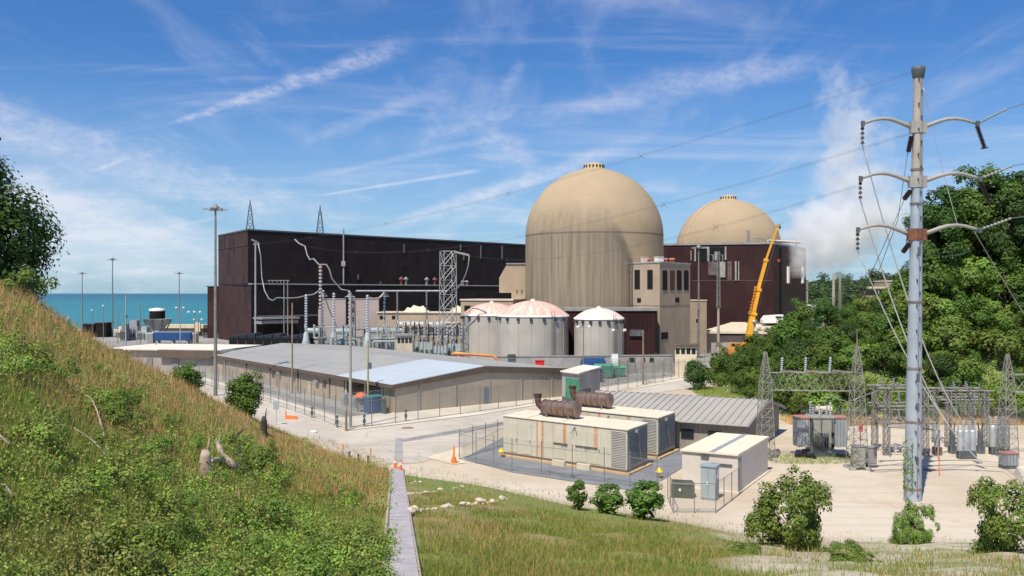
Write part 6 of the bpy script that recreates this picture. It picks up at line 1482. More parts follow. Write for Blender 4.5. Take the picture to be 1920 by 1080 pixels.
# ------------------------------------------------------------------ small things near the road
def roadside():
    cone_p = [(741, 878, 1.0, 0, 'orange traffic cone left of the stair head'), (751, 884, 1.15, 0, 'orange and white traffic cone right of the stair head')]
    for px, py, h, _, lab in cone_p:
        c = g(px, py); t = thing('traffic_cone', lab, 'traffic cone', c, 'traffic cones at the stair head')
        mb = MB(); mb.lathe((c.x, c.y, .04), [(.2, 0), (.04, h-.05), (.01, h)], 14); mb.build('cone', ORANGE, t); mb = MB(); mb.box(c, .5, .5, .05); mb.build('base', ORANGE, t)
        mb = MB(); mb.lathe((c.x, c.y, .04), [(.2-.16*.5+.012, h*.5), (.2-.16*.72+.012, h*.72)], 14); mb.build('band', WHITE, t)
    c = g(851, 869); t = thing('delineator_post', 'tall orange delineator post beside the compound fence corner', 'post', c)
    mb = MB(); mb.lathe(c, [(.32, 0), (.25, .5), (.1, .75), (.085, 1.7), (.03, 1.75)], 12); mb.build('post', ORANGE, t)
    mb = MB(); mb.lathe(c, [(.1, 1.2), (.1, 1.4)], 12); mb.build('band', M('yellow_band', (.75, .4, .05), .5, .1), t)
    c = g(547, 786); t = thing('orange_barrier', 'low orange plastic barrier on the road edge by the fence', 'barrier', c)
    mb = MB(); mb.hexa([(c.x-.9, c.y-.3, 0), (c.x+.9, c.y-.5, 0), (c.x+.9, c.y, 0), (c.x-.9, c.y+.2, 0)], [(c.x-.7, c.y-.15, .55), (c.x+.7, c.y-.35, .45), (c.x+.7, c.y-.15, .45), (c.x-.7, c.y+.05, .55)]); mb.build('body', ORANGE, t)
    mb = MB(); mb.tube(c+Vector((-.8, 0, .3)), c+Vector((-.8, 0, 1.2)), .07); mb.build('handle_post', ORANGE, t)
    c = g(588, 812); mb = MB(); mb.ball(c+Vector((0, 0, .15)), .4, .3, .2, 10, 6); mb.ball(c+Vector((.25, .1, .12)), .25, .2, .16, 8, 5); solo(mb, 'white_bag', WHITE, 'white bag lying on the road near the hillside', 'bag', c)
    c = g(518, 797); mb = MB(); c.z = 0; mb.tube(c, c+Vector((0, 0, 3.0)), .04, n=6); mb.box((c.x, c.y-.05, 2.0), .75, .05, 1.1); solo(mb, 'road_sign', M('grey_sign_back', (.35, .4, .43), .5, .1), 'grey sign board on a post at the hillside edge', 'sign', c)
    for i, (px, py) in enumerate(((655, 866), (672, 871), (690, 874))):
        c = g(px, py); mb = MB(); mb.tube(c, c+Vector((0, 0, 1.0)), .12, .1, 8); mb.lathe(c+Vector((0, 0, 1.0)), [(.12, 0), (.05, .08)], 8); solo(mb, 'dark_bollard', EQUIP_D, ('dark bollard at the toe of the hill, farthest from the stairs', 'dark bollard at the toe of the hill, between its two twins', 'dark bollard at the toe of the hill, nearest the stairs')[i], 'bollard', c, 'dark bollards at the hill toe')
    for i, (px, py) in enumerate(((643, 850), (695, 858))):
        c = g(px, py); mb = MB(); mb.tube(c, c+Vector((0, 0, .9)), .06, .05, 6); mb.box((c.x, c.y, .6), .18, .1, .35); solo(mb, 'orange_stake', M('faded_orange', (.62, .27, .1), .6, .1), ('faded orange stake at the toe of the hill by the white road edge', 'faded orange stake at the toe of the hill near the cones')[i], 'stake', c, 'orange stakes at the hill toe')
    for i, (px, py) in enumerate(((764, 803),)):
        c = g(px, py); mb = MB(); mb.lathe(c+Vector((0, 0, .03)), [(.8, 0), (.75, .04), (.02, .05)], 18); solo(mb, 'manhole_cover', M('dull_brown_iron', (.25, .18, .12), .8, .2), 'round rusty manhole cover in the road apron', 'manhole', c)
    for i, (px, py, lab) in enumerate(((585, 784, 'fence pedestal by the road, left of the thick wooden post'), (632, 802, 'fence pedestal by the road just left of the wooden post'), (683, 800, 'fence pedestal by the road right of the wooden post'), (761, 790, 'fence pedestal by the road in front of the gable wall'))):
        c = g(px, py); mb = MB(); mb.tube(c, c+Vector((0, 0, 1.3)), .09); mb.box((c.x, c.y, .5), .35, .3, .45); mb.ball(c+Vector((0, 0, 1.4)), .2, n=8, m=5); solo(mb, 'fence_pedestal', EQUIP_D, lab, 'pedestal', c, 'dark pedestals along the fence')
    # timber stair down the slope
    a, b = g(745, 882), Vector((-2.2, 18, 0)); n = 96; st = M('grey_stair_timber', (.36, .34, .36), .85, .14, 1.5, grime=.3, stain=(.40, .30, .24))
    t = thing('hillside_stair', 'narrow grey timber stair climbing the grass slope from the road', 'stair', (a.x, a.y, 0))
    mb = MB(); rail = MB(); prev = None
    for k in range(n):
        f = k/(n-1); x = a.x+(b.x-a.x)*f; y = a.y+(b.y-a.y)*f; z = Hs(x, y)+.14; ang = math.atan2(b.y-a.y, b.x-a.x)+math.pi/2
        mb.box((x, y, z-.16), .98, .56, .17+.01*(k % 3), ang)
    mb.build('treads', st, t)
    mb = MB()
    for s in (-.55, .55):
        pts = [Vector((a.x+(b.x-a.x)*f+s, a.y+(b.y-a.y)*f, Hs(a.x+(b.x-a.x)*f+s, a.y+(b.y-a.y)*f)+.1)) for f in [k/30 for k in range(31)]]
        mb.path(pts, .09, 4)
    mb.build('stringers', M('tan_stringer', (.42, .36, .27), .9, .15, 1), t)
roadside()

# ------------------------------------------------------------------ vegetation
def unit(n):
    v = NR.normal(size=(n, 3)); return v/np.linalg.norm(v, axis=1, keepdims=True)
def leaf_quads(P, N, S, asp=.62):
    n = len(P); t = np.cross(N, unit(n)); t /= np.linalg.norm(t, axis=1, keepdims=True)+1e-9
    b = np.cross(N, t); S = np.asarray(S).reshape(-1, 1)
    V = np.stack([P-t*S*.5, P+b*S*asp*.5+t*S*.06, P+t*S*.5, P-b*S*asp*.5+t*S*.06], 1).reshape(-1, 3)
    return V, np.arange(n*4).reshape(-1, 4)
def crown_points(n, c, rad, K, rc=(.26, .42), low=-.55, hollow=.45):
    """leaves on the outsides of many round clumps spread through an uneven ovoid"""
    c = np.array(c); rad = np.array(rad); wob = unit(5)*1.0
    d = unit(K*4); d = d[d[:, 2] > low][:K]; K = len(d)
    bulge = 1+.22*np.sin(d @ wob[0]*4+1)+.18*np.sin(d @ wob[1]*6+2)
    cen = c+d*rad*(NR.uniform(.35, .86, (K, 1))**.7)*bulge.reshape(-1, 1); cr = NR.uniform(*rc, K)*rad.mean()
    w = cr**2; w = w/w.sum(); k = NR.choice(K, n*2, p=w); u = unit(n*2)
    keep = (u*d[k]).sum(1)+.25*u[:, 2] > -.45; u, k = u[keep][:n], k[keep][:n]
    P = cen[k]+u*(cr[k]*NR.uniform(hollow, 1.0, len(k))**.5*(1+.15*np.clip(NR.normal(size=len(k)), -2, 1.6))).reshape(-1, 1)
    N = u*.85+d[k]*.35+np.array([0, 0, .3])+unit(len(k))*.5; N /= np.linalg.norm(N, axis=1, keepdims=True)
    return P, N, cen
LEAF_DK = leaf_mat('deep_green_leaves', [(0.030, 0.068, 0.014), (0.047, 0.105, 0.019), (0.074, 0.142, 0.026), (0.041, 0.084, 0.017)], .22)
LEAF_MID = leaf_mat('mid_green_leaves', [(0.060, 0.120, 0.019), (0.091, 0.169, 0.026), (0.126, 0.215, 0.033), (0.078, 0.137, 0.022)], .28)
LEAF_LT = leaf_mat('light_green_leaves', [(0.127, 0.217, 0.033), (0.176, 0.276, 0.042), (0.223, 0.299, 0.066), (0.112, 0.194, 0.033)], .3)
LEAF_HILL = leaf_mat('weed_leaves', [(0.230, 0.225, 0.066), (0.162, 0.309, 0.042), (0.243, 0.402, 0.054), (0.356, 0.483, 0.073), (0.146, 0.242, 0.042)], .28, ((0.176, 0.225, 0.055), (0.351, 0.317, 0.099)), .35)
LEAF_FAR = leaf_mat('far_hill_leaves', [(0.044, 0.086, 0.029), (0.061, 0.105, 0.035), (0.077, 0.127, 0.044)], .15)
BARK = M('brown_bark', (.12, .09, .065), .95, .25, 1.5, streak=.4, stain=(.05, .04, .03))
DEADW = M('silvery_dead_wood', (.40, .31, .25), .9, .2, 2, streak=.3, stain=(.2, .15, .12))
def make_tree(name, h, rad, n, leaf, mat, trunk_r, K=26, label='', cat='tree', group=None, cb=None, rc=(.26, .42), low=-.55):
    """origin at the foot; trunk with limbs and a crown of leaf clumps"""
    t = thing(name, label, cat, (0, 0, 0), group); cb = h-rad[2] if cb is None else cb
    P, N, cen = crown_points(n, (0, 0, cb), rad, K, rc, low)
    V, Fq = leaf_quads(P, N, NR.uniform(.65, 1.35, len(P))*leaf)
    raw_mesh('crown', V, Fq, mat, parent=t)
    mb = MB(); top = Vector((0, 0, cb)); mb.path([(0, 0, -.3), (trunk_r*.3, 0, h*.15), (-trunk_r*.4, trunk_r*.4, cb*.6), (0, 0, cb+rad[2]*.5)], trunk_r, 8, trunk_r*.25)
    idx = list(range(len(cen))); R.shuffle(idx)
    for i in idx[:min(12, len(cen))]:
        c = Vector(cen[i]); s = Vector((0, 0, max(.1*h, min(cb*.9, c.z*.65)))); m_ = (s+c)/2+Vector((R.uniform(-.1, .1)*h*.3, R.uniform(-.1, .1)*h*.3, .02*h)); mb.path([s, m_, c], trunk_r*.4, 5, trunk_r*.08)
    mb.build('trunk', BARK, t, (0, 0, 0))
    return t
def hide_first(t): t.location = (0, -500, -80)
def put(proto, x, y, s, label, first, rz=None, dz=-.15, group=None):
    z = Hs(x, y)+dz; rz = R.uniform(0, 6.28) if rz is None else rz
    if first: proto.location = (x, y, z); proto.rotation_euler = (0, 0, rz); proto.scale = (s, s, s); proto['label'] = label; return proto
    return dup(proto, (x, y, z), rz, s, label, group)
used = set()
def plant(proto, x, y, s, label, rz=None, dz=-.15):
    f = proto.name not in used; used.add(proto.name)
    return put(proto, x, y, s, label, f, rz, dz)

def hp(px, y, dz=0.0):
    ys, ds, db = np.interp(px, PXK, YS), np.interp(px, PXK, DS), np.interp(px, PXK, DB)
    t = (y-ys)/(1080-ys); inv = 1/ds+t*(1/db-1/ds); Y = 1/inv; x = (px-960)/F*Y
    return Vector((x, Y, Hs(x, Y)+dz))
def woods():
    # tall trees on the right
    G1 = 'tall trees above the thicket'
    talls = [make_tree('tall_tree', 24, (5.6, 5.6, 9.6), 15000, .55, LEAF_DK if k < 2 else LEAF_MID, .45, 60, '', 'tree', G1, 14, (.17, .30), -.85) for k in range(3)]
    spots = [(1752, 150, 330, 0, 'tall leafy tree nearest the big pole on the right'), (1792, 158, 350, 1, 'tall tree with a lower top between two higher crowns right of the pole'), (1838, 150, 290, 2, 'tallest pale-topped tree right of the big pole'),
             (1893, 146, 308, 0, 'tall dark tree near the right edge of the picture'), (1945, 152, 285, 1, 'tall tree cut by the right edge of the picture'), (1820, 170, 395, 0, 'dark tree filling the gap behind the tallest tree'), (1870, 172, 350, 1, 'dark tree behind, between the two right-hand crowns'), (1768, 166, 440, 2, 'lower dark tree behind the tree nearest the pole'),
             (1995, 160, 330, 2, 'tall tree beyond the right edge, at the end of the row')]
    for px, Y, yt, k, lab in spots:
        x = (px-960)/F*Y; hh = zat(yt, Y)-Hs(x, Y); plant(talls[k], x, Y, hh/24.2, lab)
    # thicket of shrubs on the hillside
    G2 = 'shrubs of the thicket behind the switchyard'; lab = 'leafy green shrub in the dense thicket on the hillside behind the switchyard'
    sh = []
    for k in range(6):
        m_ = (LEAF_MID, LEAF_DK, LEAF_LT, LEAF_LT, LEAF_MID, LEAF_MID)[k]; h = (4.6, 5.2, 3.6, 3.4, 6.0, 4.2)[k]
        sh.append(make_tree('thicket_shrub', h, (2.4, 2.2, h*.46), 2300, .32, m_, .12, 22, '', 'shrub', G2, h*.52, (.22, .42), -.6))
    pts = []
    for _ in range(6000):
        Y = R.uniform(117.5, 178); X = R.uniform(36.5, 118)
        px = 960+F*X/Y
        if px > 2080: continue
        if X < 41 and Y > 165: continue
        z = Hs(X, Y)
        if z < .02 and not (X > 38 and Y < 124 and Y > 118): continue
        md = 2.9 if Y < 150 else 3.6
        if any((X-a)**2+(Y-b)**2 < md*md for a, b in pts): continue
        pts.append((X, Y))
        if len(pts) >= 290: break
    for X, Y in pts:
        k = R.choice((0, 0, 1, 2, 2, 3, 4, 5)) if Y > 124 else R.choice((0, 2, 3, 5))
        s = R.choice((.6, .8, .95, 1.1, 1.35))*R.uniform(.9, 1.12); px = 960+F*X/Y
        if px > 1700 and Y > 135: s *= 1.3
        if px < 1440: s *= .8
        if 1530 < px < 1705 and Y > 145: s *= .74
        plant(sh[k], X, Y, s*1.08, lab)
    n = 70000; X = NR.uniform(37, 112, n); Y = NR.uniform(117.5, 176, n); Z = H(X, Y); k = (Z > .05) | (Y > 119); k &= (X < 1.25*Y*.62+2); X, Y, Z = X[k], Y[k], Z[k]
    hgt = NR.uniform(0, 1, len(X))**1.5*(1.1+.8*np.sin(X*1.3+np.sin(Y))*np.sin(Y*1.1))
    N = unit(len(X))*.8+np.array([0, -.2, .6]); N /= np.linalg.norm(N, axis=1, keepdims=True)
    V, Fq = leaf_quads(np.stack([X, Y, Z+np.maximum(0, hgt)], 1), N, NR.uniform(.2, .42, len(X)))
    tag(raw_mesh('undergrowth', V, Fq, LEAF_MID), 'low leafy undergrowth between the shrubs of the thicket', 'undergrowth', kind='stuff')
    q = g(1308, 731); rt = make_tree('round_tree', 6.3, (2.3, 2.3, 2.9), 5000, .3, LEAF_DK, .14, 44, 'dark round leafy tree standing alone by the road near the thicket', 'tree', None, 3.2, (.28, .42), -.95); rt.location = (q.x, q.y, -.1); rt.scale = (.97, .97, .97)
    q = g(1350, 728); s2 = dup(sh[2], (q.x+1, q.y+2, -.2), 1, .6, 'small shrub at the roadside corner of the thicket')
    # left hand trees
    bt = make_tree('broadleaf_tree', 28, (8.4, 8.4, 14.5), 60000, .42, LEAF_DK, .5, 210, 'big dark broadleaf tree at the left edge above the grassy hill', 'tree', None, 14.5, (.15, .25), -.95)
    Y = 76; cv = np.array([v.co for v in kids(bt)[0].data.vertices]); x = -44.5; z = 9.0; sx = 1.0
    for _ in range(6):                                      # set the crown's reach and height beside the lake view
        pxs = 960+F*(x+sx*cv[:, 0])/(Y+sx*cv[:, 1]); x += (106-np.percentile(pxs, 99.85))/F*Y
    near = np.abs(pxs-12) < 12; sz = (zat(296, Y)-z)/np.percentile(cv[near, 2], 99.6); z = Hs(x, Y)-.3; sz = (zat(296, Y)-z)/np.percentile(cv[near, 2], 99.6)
    bt.location = (x, Y, z); bt.scale = (sx, sx, sz)
    ls = make_tree('light_shrub', 2.4, (1.3, 1.3, 1.1), 900, .2, LEAF_LT, .07, 12, 'light green shrub at the hill crest under the big broadleaf tree', 'shrub', None, 1.3); Y = 57; x = (48-960)/F*Y; ls.location = (x, Y, Hs(x, Y)-.5); ls.scale = (1, 1, 1)
    for px, Y, s, lab in ((-30, 64, 1.6, 'leafy shrub at the left edge below the big broadleaf tree'), (78, 66, 1.25, 'small dark shrub at the crest right of the big broadleaf tree')):
        x = (px-960)/F*Y; dup(ls, (x, Y, Hs(x, Y)-.4), 2.0, s, lab)
    # young trees behind the crest by the road
    ct = make_tree('young_tree', 5.4, (1.7, 1.7, 2.5), 7500, .24, LEAF_MID, .09, 60, 'bushy young tree at the hill edge left of the warehouse gable', 'tree', 'young trees at the hill edge', 2.75, (.3, .42), -.95)
    Y = 87; x = (459-960)/F*Y; ct.location = (x, Y, Hs(x, Y)-.2); ct.scale = (1, 1, (zat(692, Y)-Hs(x, Y))/5.5)
    Y = 70; x = (349-960)/F*Y; dup(ct, (x, Y, Hs(x, Y)-.4), 1.2, (.68, .68, (zat(671, Y)-Hs(x, Y))/5.5), 'smaller bushy tree at the hill crest below the white roof')
    # saplings and bushes in front
    sp = make_tree('sapling', 3.2, (.6, .6, 1.55), 2000, .19, LEAF_MID, .04, 40, 'slender sapling before the generator compound, leftmost of three', 'tree', 'three saplings before the compound', 1.55, (.26, .40), -.95)
    first = True
    for px, Y, yt, w, lab in ((1084, 65, 892, 1.0, None), (1139, 62, 900, 1.55, 'bushy sapling before the generator compound, middle of three'), (1209, 61, 892, 1.75, 'widest sapling before the generator compound, rightmost of three')):
        x = (px-960)/F*Y; z = Hs(x, Y)-.3; sc = (w, w, (zat(yt, Y)-z)/3.25)
        if first: sp.location = (x, Y, z); sp.scale = sc; first = False
        else: dup(sp, (x, Y, z), R.uniform(0, 6), sc, lab)
    bs = make_tree('leafy_bush', 4.2, (2.5, 2.3, 2.0), 12000, .16, LEAF_LT, .07, 70, 'large light green leafy bush at the bottom in front of the control house', 'bush', 'leafy bushes along the bottom', 1.9, (.12, .27), -.95)
    Y = 47; x = (1478-960)/F*Y; bs.location = (x, Y, Hs(x, Y)-.5); bs.scale = (1.05, 1.05, (zat(868, Y)-Hs(x, Y)+.5)/4.3)
    for px, Y, yt, w, lab in ((1900, 44, 884, .95, 'leafy bush at the bottom right corner'), (1715, 56, 932, .55, 'small leafy bush hiding the foot of the big pole'), (1600, 38, 1015, .55, 'lower leafy bush beside the large one at the bottom'), (1385, 41, 1010, .5, 'leafy bush left of the large one at the bottom'), (1990, 50, 870, 1.0, 'leafy bush beyond the bottom right corner')):
        x = (px-960)/F*Y; z = Hs(x, Y)-.5; dup(bs, (x, Y, z), R.uniform(0, 6), (w, w, (zat(yt, Y)-z)/4.3), lab)
    # tall thin weeds standing on the gravel in front of the pole
    for i_, (px, y0, y1) in enumerate(((1658, 985, 930), (1668, 990, 936), (1770, 985, 925), (1803, 985, 930), (1816, 990, 925), (1690, 995, 940))):
        q = hp(px, y0); h_ = q.z; Y = q.y; top = zat(y1, Y); mb = MB(); mb.path([q, q+Vector((.08, .05, (top-q.z)*.5)), q+Vector((.22*(-1)**i_, .1, top-q.z))], .03, 5, .012)
        for k in range(7): c = q+Vector((.22*(-1)**i_*(k+1)/8, .06, (top-q.z)*(k+1.2)/8)); a_ = R.uniform(0, 6.28); mb.poly([c, c+Vector((.2*math.cos(a_), .2*math.sin(a_), .1)), c+Vector((.36*math.cos(a_), .36*math.sin(a_), .06)), c+Vector((.18*math.cos(a_+.5), .18*math.sin(a_+.5), .02))])
        solo(mb, 'dry_weed', M('dry_weed_stalk', (.30, .24, .13), .9, .2, 2), 'thin dry weed stalk standing on the sand near the foot of the big pole', 'weed', q, 'dry weed stalks by the big pole')
    # vine on the big pole
    n = 420; a = NR.uniform(0, 2*math.pi, n); zz = NR.uniform(.3, 1, n)**1.5*5.2; P = np.stack([PB.x-.62+.35*np.cos(a), PB.y-.55+.35*np.sin(a), zz], 1); V, Fq = leaf_quads(P-np.array(PB), unit(n), NR.uniform(.12, .24, n))
    tag(raw_mesh('climbing_vine', V, Fq, LEAF_LT, loc=PB), 'sparse pale vine climbing the left side of the big pole foot', 'vine')
    # far wooded hill
    G3 = 'trees on the far hill'; lab = 'rounded tree in the wood on the far hill beyond the maroon building'
    ft = [make_tree('hill_tree', 11, (5.0, 5.0, 4.6), 700, 1.15, LEAF_FAR, .3, 14, lab, 'tree', G3, 6.2, (.34, .52), -.5) for _ in range(3)]
    n = 0
    for _ in range(900):
        px = R.uniform(1480, 1790); Y = R.uniform(370, 520); x = (px-960)/F*Y
        if 1612 < px < 1728 and Y < 428: continue
        hz = Hs(x, Y)
        if hz < 3: continue
        plant(ft[n % 3], x, Y, R.uniform(.7, 1.05), lab, dz=-1.0); n += 1
        if n >= 150: break
woods()

def slope_samples(n, pl=-160, pr=2080, bias=1.0, ymax=1150):
    px = NR.uniform(pl, pr, n); ys, ds, db = np.interp(px, PXK, YS), np.interp(px, PXK, DS), np.interp(px, PXK, DB)
    f = NR.uniform(-.015, 1, n)**bias if bias == 1 else NR.uniform(0, 1, n)**bias
    t = f*(ymax-ys)/(1080-ys); inv = 1/ds+t*(1/db-1/ds); Y = 1/np.maximum(inv, 1/130); X = (px-960)/F*Y
    return px, f, X, Y
def pnoise(X, Y, s, ph=0.0):
    return (np.sin(X*s+ph+1.7*np.sin(Y*s*.63+ph))+np.sin(Y*s*.9-ph*2+1.4*np.sin(X*s*.71))+np.sin((X+Y)*s*.47+ph*3))/3
def stair_clear(X, Y):
    a, b = g(745, 882), Vector((-2.2, 18, 0)); f = (Y-a.y)/(b.y-a.y); xs = a.x+(b.x-a.x)*f
    return np.abs(X-xs) > .75+.06*NR.normal(size=X.shape)
def blades(name, X, Y, hgt, wid, mat, label, cat):
    n = len(X); Z = H(X, Y)-.05; a = NR.uniform(0, 2*math.pi, n); lean = NR.uniform(.05, .55, n)*hgt; la = NR.uniform(0, 2*math.pi, n)
    P0 = np.stack([X-np.cos(a)*wid, Y-np.sin(a)*wid, Z], 1); P1 = np.stack([X+np.cos(a)*wid, Y+np.sin(a)*wid, Z], 1)
    T_ = np.stack([X+np.cos(la)*lean, Y+np.sin(la)*lean, Z+hgt], 1)
    V = np.stack([P0, P1, T_], 1).reshape(-1, 3)
    return tag(raw_mesh(name, V, np.arange(n*3).reshape(-1, 3), mat, tri=True), label, cat, kind='stuff')
def hill_cover():
    GD = leaf_mat('dry_grass_blades', [(0.645, 0.384, 0.180), (0.775, 0.498, 0.235), (0.516, 0.326, 0.137), (0.645, 0.461, 0.199)], .2)
    GG = leaf_mat('green_grass_blades', [(0.187, 0.279, 0.045), (0.263, 0.344, 0.064), (0.351, 0.387, 0.096), (0.153, 0.237, 0.040)], .25, None)
    # dry grass: thick along the crest, in patches lower down
    px, f, X, Y = slope_samples(330000)
    dens = np.where(px < 740, np.clip(1.1-2.5*f+.5*pnoise(X, Y, .55, 1.0), .08, 1), np.clip(.10+.42*pnoise(X, Y, .5, 2.0), .03, .6))
    dens = np.where((px > 760) & (f < .10), dens*.35, dens)*np.clip(1.2-(px-1120+160*pnoise(X, Y, .7, .3))/330, .16, 1)
    m_ = (NR.uniform(0, 1, len(px)) < dens) & stair_clear(X, Y) & (Y > 8); X, Y = X[m_], Y[m_]; sc = (Y/30)**.45
    blades('dry_grass', X, Y, NR.uniform(.25, .75, len(X))*np.where(X > -8, .6, np.where(Y > 45, 1.1, .9)), NR.uniform(.008, .019, len(X))*sc, GD, 'tan dry grass covering the hill, thickest along its crest', 'grass')
    px, f, X, Y = slope_samples(330000)
    dens = np.where(px < 740, np.clip(.40+1.3*f+.4*pnoise(X, Y, .6, 4.0), .15, 1), np.clip(.85+.5*pnoise(X, Y, .45, 5.0), .25, 1))
    dens = np.where((px > 760) & (f < .12), dens*.3, dens)*np.clip(1.2-(px-1120+160*pnoise(X, Y, .7, .3))/330, .14, 1)
    m_ = (NR.uniform(0, 1, len(px)) < dens) & stair_clear(X, Y) & (Y > 8); X, Y = X[m_], Y[m_]; sc = (Y/30)**.45
    blades('green_grass', X, Y, NR.uniform(.2, .6, len(X))*np.where(X > -8, .65, 1), NR.uniform(.010, .024, len(X))*sc, GG, 'green grass growing over the hill and the slope by the stair', 'grass')
    # low leafy weeds between
    px, f, X, Y = slope_samples(4200, -160, 735, .8)
    m_ = (NR.uniform(0, 1, len(px)) < np.clip(.10+.8*f+.5*pnoise(X, Y, .55, 7.0)+.3*pnoise(X, Y, 1.7, 2.0), .04, 1)) & (Y > 9); X, Y = X[m_], Y[m_]
    Ps, Ns, Ss = [], [], []
    for x, y in zip(X, Y):
        k = int(R.uniform(40, 110)); r = R.uniform(.15, .55)*(y/30)**.3; u = unit(k); u[:, 2] = np.abs(u[:, 2]); z = Hs(x, y)
        c = np.array([x, y, z+r*.1]); P = c+u*np.array([r, r, r*R.uniform(.6, 2.0)])*NR.uniform(.3, 1.1, (k, 1)); N = u*.6+np.array([0, 0, .4])+unit(k)*.8; N /= np.linalg.norm(N, axis=1, keepdims=True)
        Ps.append(P); Ns.append(N); Ss.append(NR.uniform(.05, .115, k)*(y/26)**.5)
    V, Fq = leaf_quads(np.concatenate(Ps), np.concatenate(Ns), np.concatenate(Ss), .6)
    tag(raw_mesh('weed_cover', V, Fq, LEAF_HILL), 'low leafy weeds spread over the hillside', 'weeds', kind='stuff')
    # bigger weeds one can tell apart
    lab = 'leafy weed bush among the grass on the hillside'; G = 'weed bushes on the hillside'
    wb = [make_tree('weed_bush', 1.5, (.85, .75, .75), 1500, .092, (LEAF_HILL, LEAF_HILL, LEAF_LT, LEAF_LT)[k], .03, 26, lab, 'bush', G, .75, (.2, .42), -.4) for k in range(4)]
    pts = []; tries = 0
    while len(pts) < 85 and tries < 4000:
        tries += 1
        px = R.uniform(-120, 690); ys = float(np.interp(px, PXK, YS)); f = R.uniform(.12, 1)**.75; y = ys+f*(1150-ys); q = hp(px, y)
        if q.y < 13 or any((q.x-a)**2+(q.y-b)**2 < 1.7 for a, b in pts): continue
        if R.random() > .35+.65*f: continue
        pts.append((q.x, q.y)); plant(wb[R.randrange(4)], q.x, q.y, R.uniform(.4, 1.1)*(.8+.25*(q.y/40)), lab, dz=-.2)
    # dead branches, logs and stumps
    def br(pp, r, lab, r1=None):
        P_ = [hp(a, b, dz*.6) for a, b, dz in pp]; mb = MB(); mb.path(P_, r*.7, 6, r1 or r*.3); return solo(mb, 'dead_branch', DEADW, lab, 'branch', P_[0], 'dead wood on the hillside')
    br([(204, 880, .2), (200, 855, .5), (192, 830, .75), (182, 800, .95), (172, 782, 1.1), (160, 774, 1.1)], .055, 'long curved bare branch standing out of the weeds on the hillside')
    br([(204, 872, .3), (180, 850, .5), (160, 838, .6), (138, 826, .65)], .05, 'bare branch lying left of the long curved one')
    br([(112, 818, .5), (94, 807, .6)], .05, 'short pale stick in the weeds near the left edge')
    br([(18, 856, .5), (0, 844, .6), (-25, 835, .6)], .06, 'pale stick at the left edge of the hillside')
    br([(24, 958, .5), (10, 942, .6), (-20, 938, .6)], .05, 'bent stick in the bottom left corner of the hillside')
    br([(545, 914, .35), (520, 905, .4), (490, 890, .4)], .09, 'grey branch lying on the hillside near the stair')
    br([(449, 955, .4), (447, 925, .6)], .04, 'thin dead twig in the lower hillside weeds')
    lg = hp(425, 885, .45)
    t = thing('driftwood_log', 'thick forked grey log lying on the hillside', 'log', lg, 'dead wood on the hillside')
    mb = MB(); mb.path([hp(442, 896, .35), hp(428, 888, .5), hp(415, 878, .6), hp(408, 866, .85)], .2, 8, .1); mb.build('trunk', DEADW, t); mb = MB(); mb.path([hp(418, 884, .5), hp(400, 884, .45), hp(392, 888, .4)], .12, 7, .06); mb.path([hp(410, 870, .7), hp(412, 860, 1.0)], .06, 6, .03); mb.build('limb', DEADW, t)
    def stump(px, y, h, r, m_, lab):
        q = hp(px, y, -.2); mb = MB(); mb.lathe(q, [(r*1.5, 0), (r, h*.35), (r*.9, h*.8), (r*.6, h), (.02, h*.86)], 10); [mb.path([q+Vector((0, 0, h*.3)), q+Vector((math.cos(a)*r*1.6, math.sin(a)*r*1.6, h*.2)), q+Vector((math.cos(a)*r*3, math.sin(a)*r*3, .1))], r*.35, 6, r*.1) for a in (.4, 2.2, 4.3)]
        mb.path([q+Vector((r*.3, 0, h*.8)), q+Vector((r*.7, 0, h*1.35))], r*.3, 6, r*.08); solo(mb, 'tree_stump', m_, lab, 'stump', q, 'dead wood on the hillside')
    stump(385, 900, 1.3, .22, DEADW, 'upright grey stump beside the forked log'); stump(448, 868, .9, .16, DEADW, 'small grey stump right of and above the forked log'); stump(495, 820, 1.9, .28, M('charred_wood', (.05, .042, .036), .95, .3, 2), 'dark broken stump at the hill edge below the young tree'); stump(450, 828, .8, .2, M('charred_wood', (.05, .042, .036)), 'small dark stump uphill of the broken one')
    # rocks in rows beside the stair
    rm = M('pale_limestone', (.56, .48, .37), .95, .18, 2, bump=.03, bsc=6)
    protos = []
    for k in range(4):
        mb = MB(); mb.ball((0, 0, 0), .5, .42, .36, 9, 6); mb.v = [tuple(c*(1+.16*math.sin(7*v[0]+k*2)+.13*math.sin(9*v[1]-k)+.12*math.sin(8*v[2]+3*k)) for c in v) for v in mb.v]; mb.sm = [False]*len(mb.f)
        o = mb.build('rock', rm, None, (0, 0, 0)); protos.append(o.data); bpy.data.objects.remove(o)
    rows = (((753, 907), (788, 906), 9, .22), ((757, 933), (866, 915), 22, .27), ((762, 964), (948, 940), 24, .42), ((754, 915), (752, 962), 10, .18))
    labs = ('small pale rock in the short row nearest the stair head', 'pale rock in the middle row beside the stair', 'pale boulder in the lowest, coarsest row beside the stair', 'pale rock edging the right side of the stair')
    for (a, b, n, s), lab in zip(rows, labs):
        for k in range(n):
            f = (k+R.uniform(-.3, .3))/(n-1); q = hp(a[0]+(b[0]-a[0])*f, a[1]+(b[1]-a[1])*f+R.uniform(-1.5, 1.5)); sc = s*.75*R.choice((.6, .8, 1, 1, 1.4, 1.8))
            if R.random() < .12: continue
            o = bpy.data.objects.new('rock', protos[R.randrange(4)]); COL.objects.link(o); o.location = (q.x, q.y, q.z+.34*sc); o.scale = (sc*R.uniform(.9, 1.4), sc, sc*.9); o.rotation_euler = (R.uniform(-.3, .3), R.uniform(-.3, .3), R.uniform(0, 6)); tag(o, lab, 'rock', 'rows of pale rocks beside the stair')
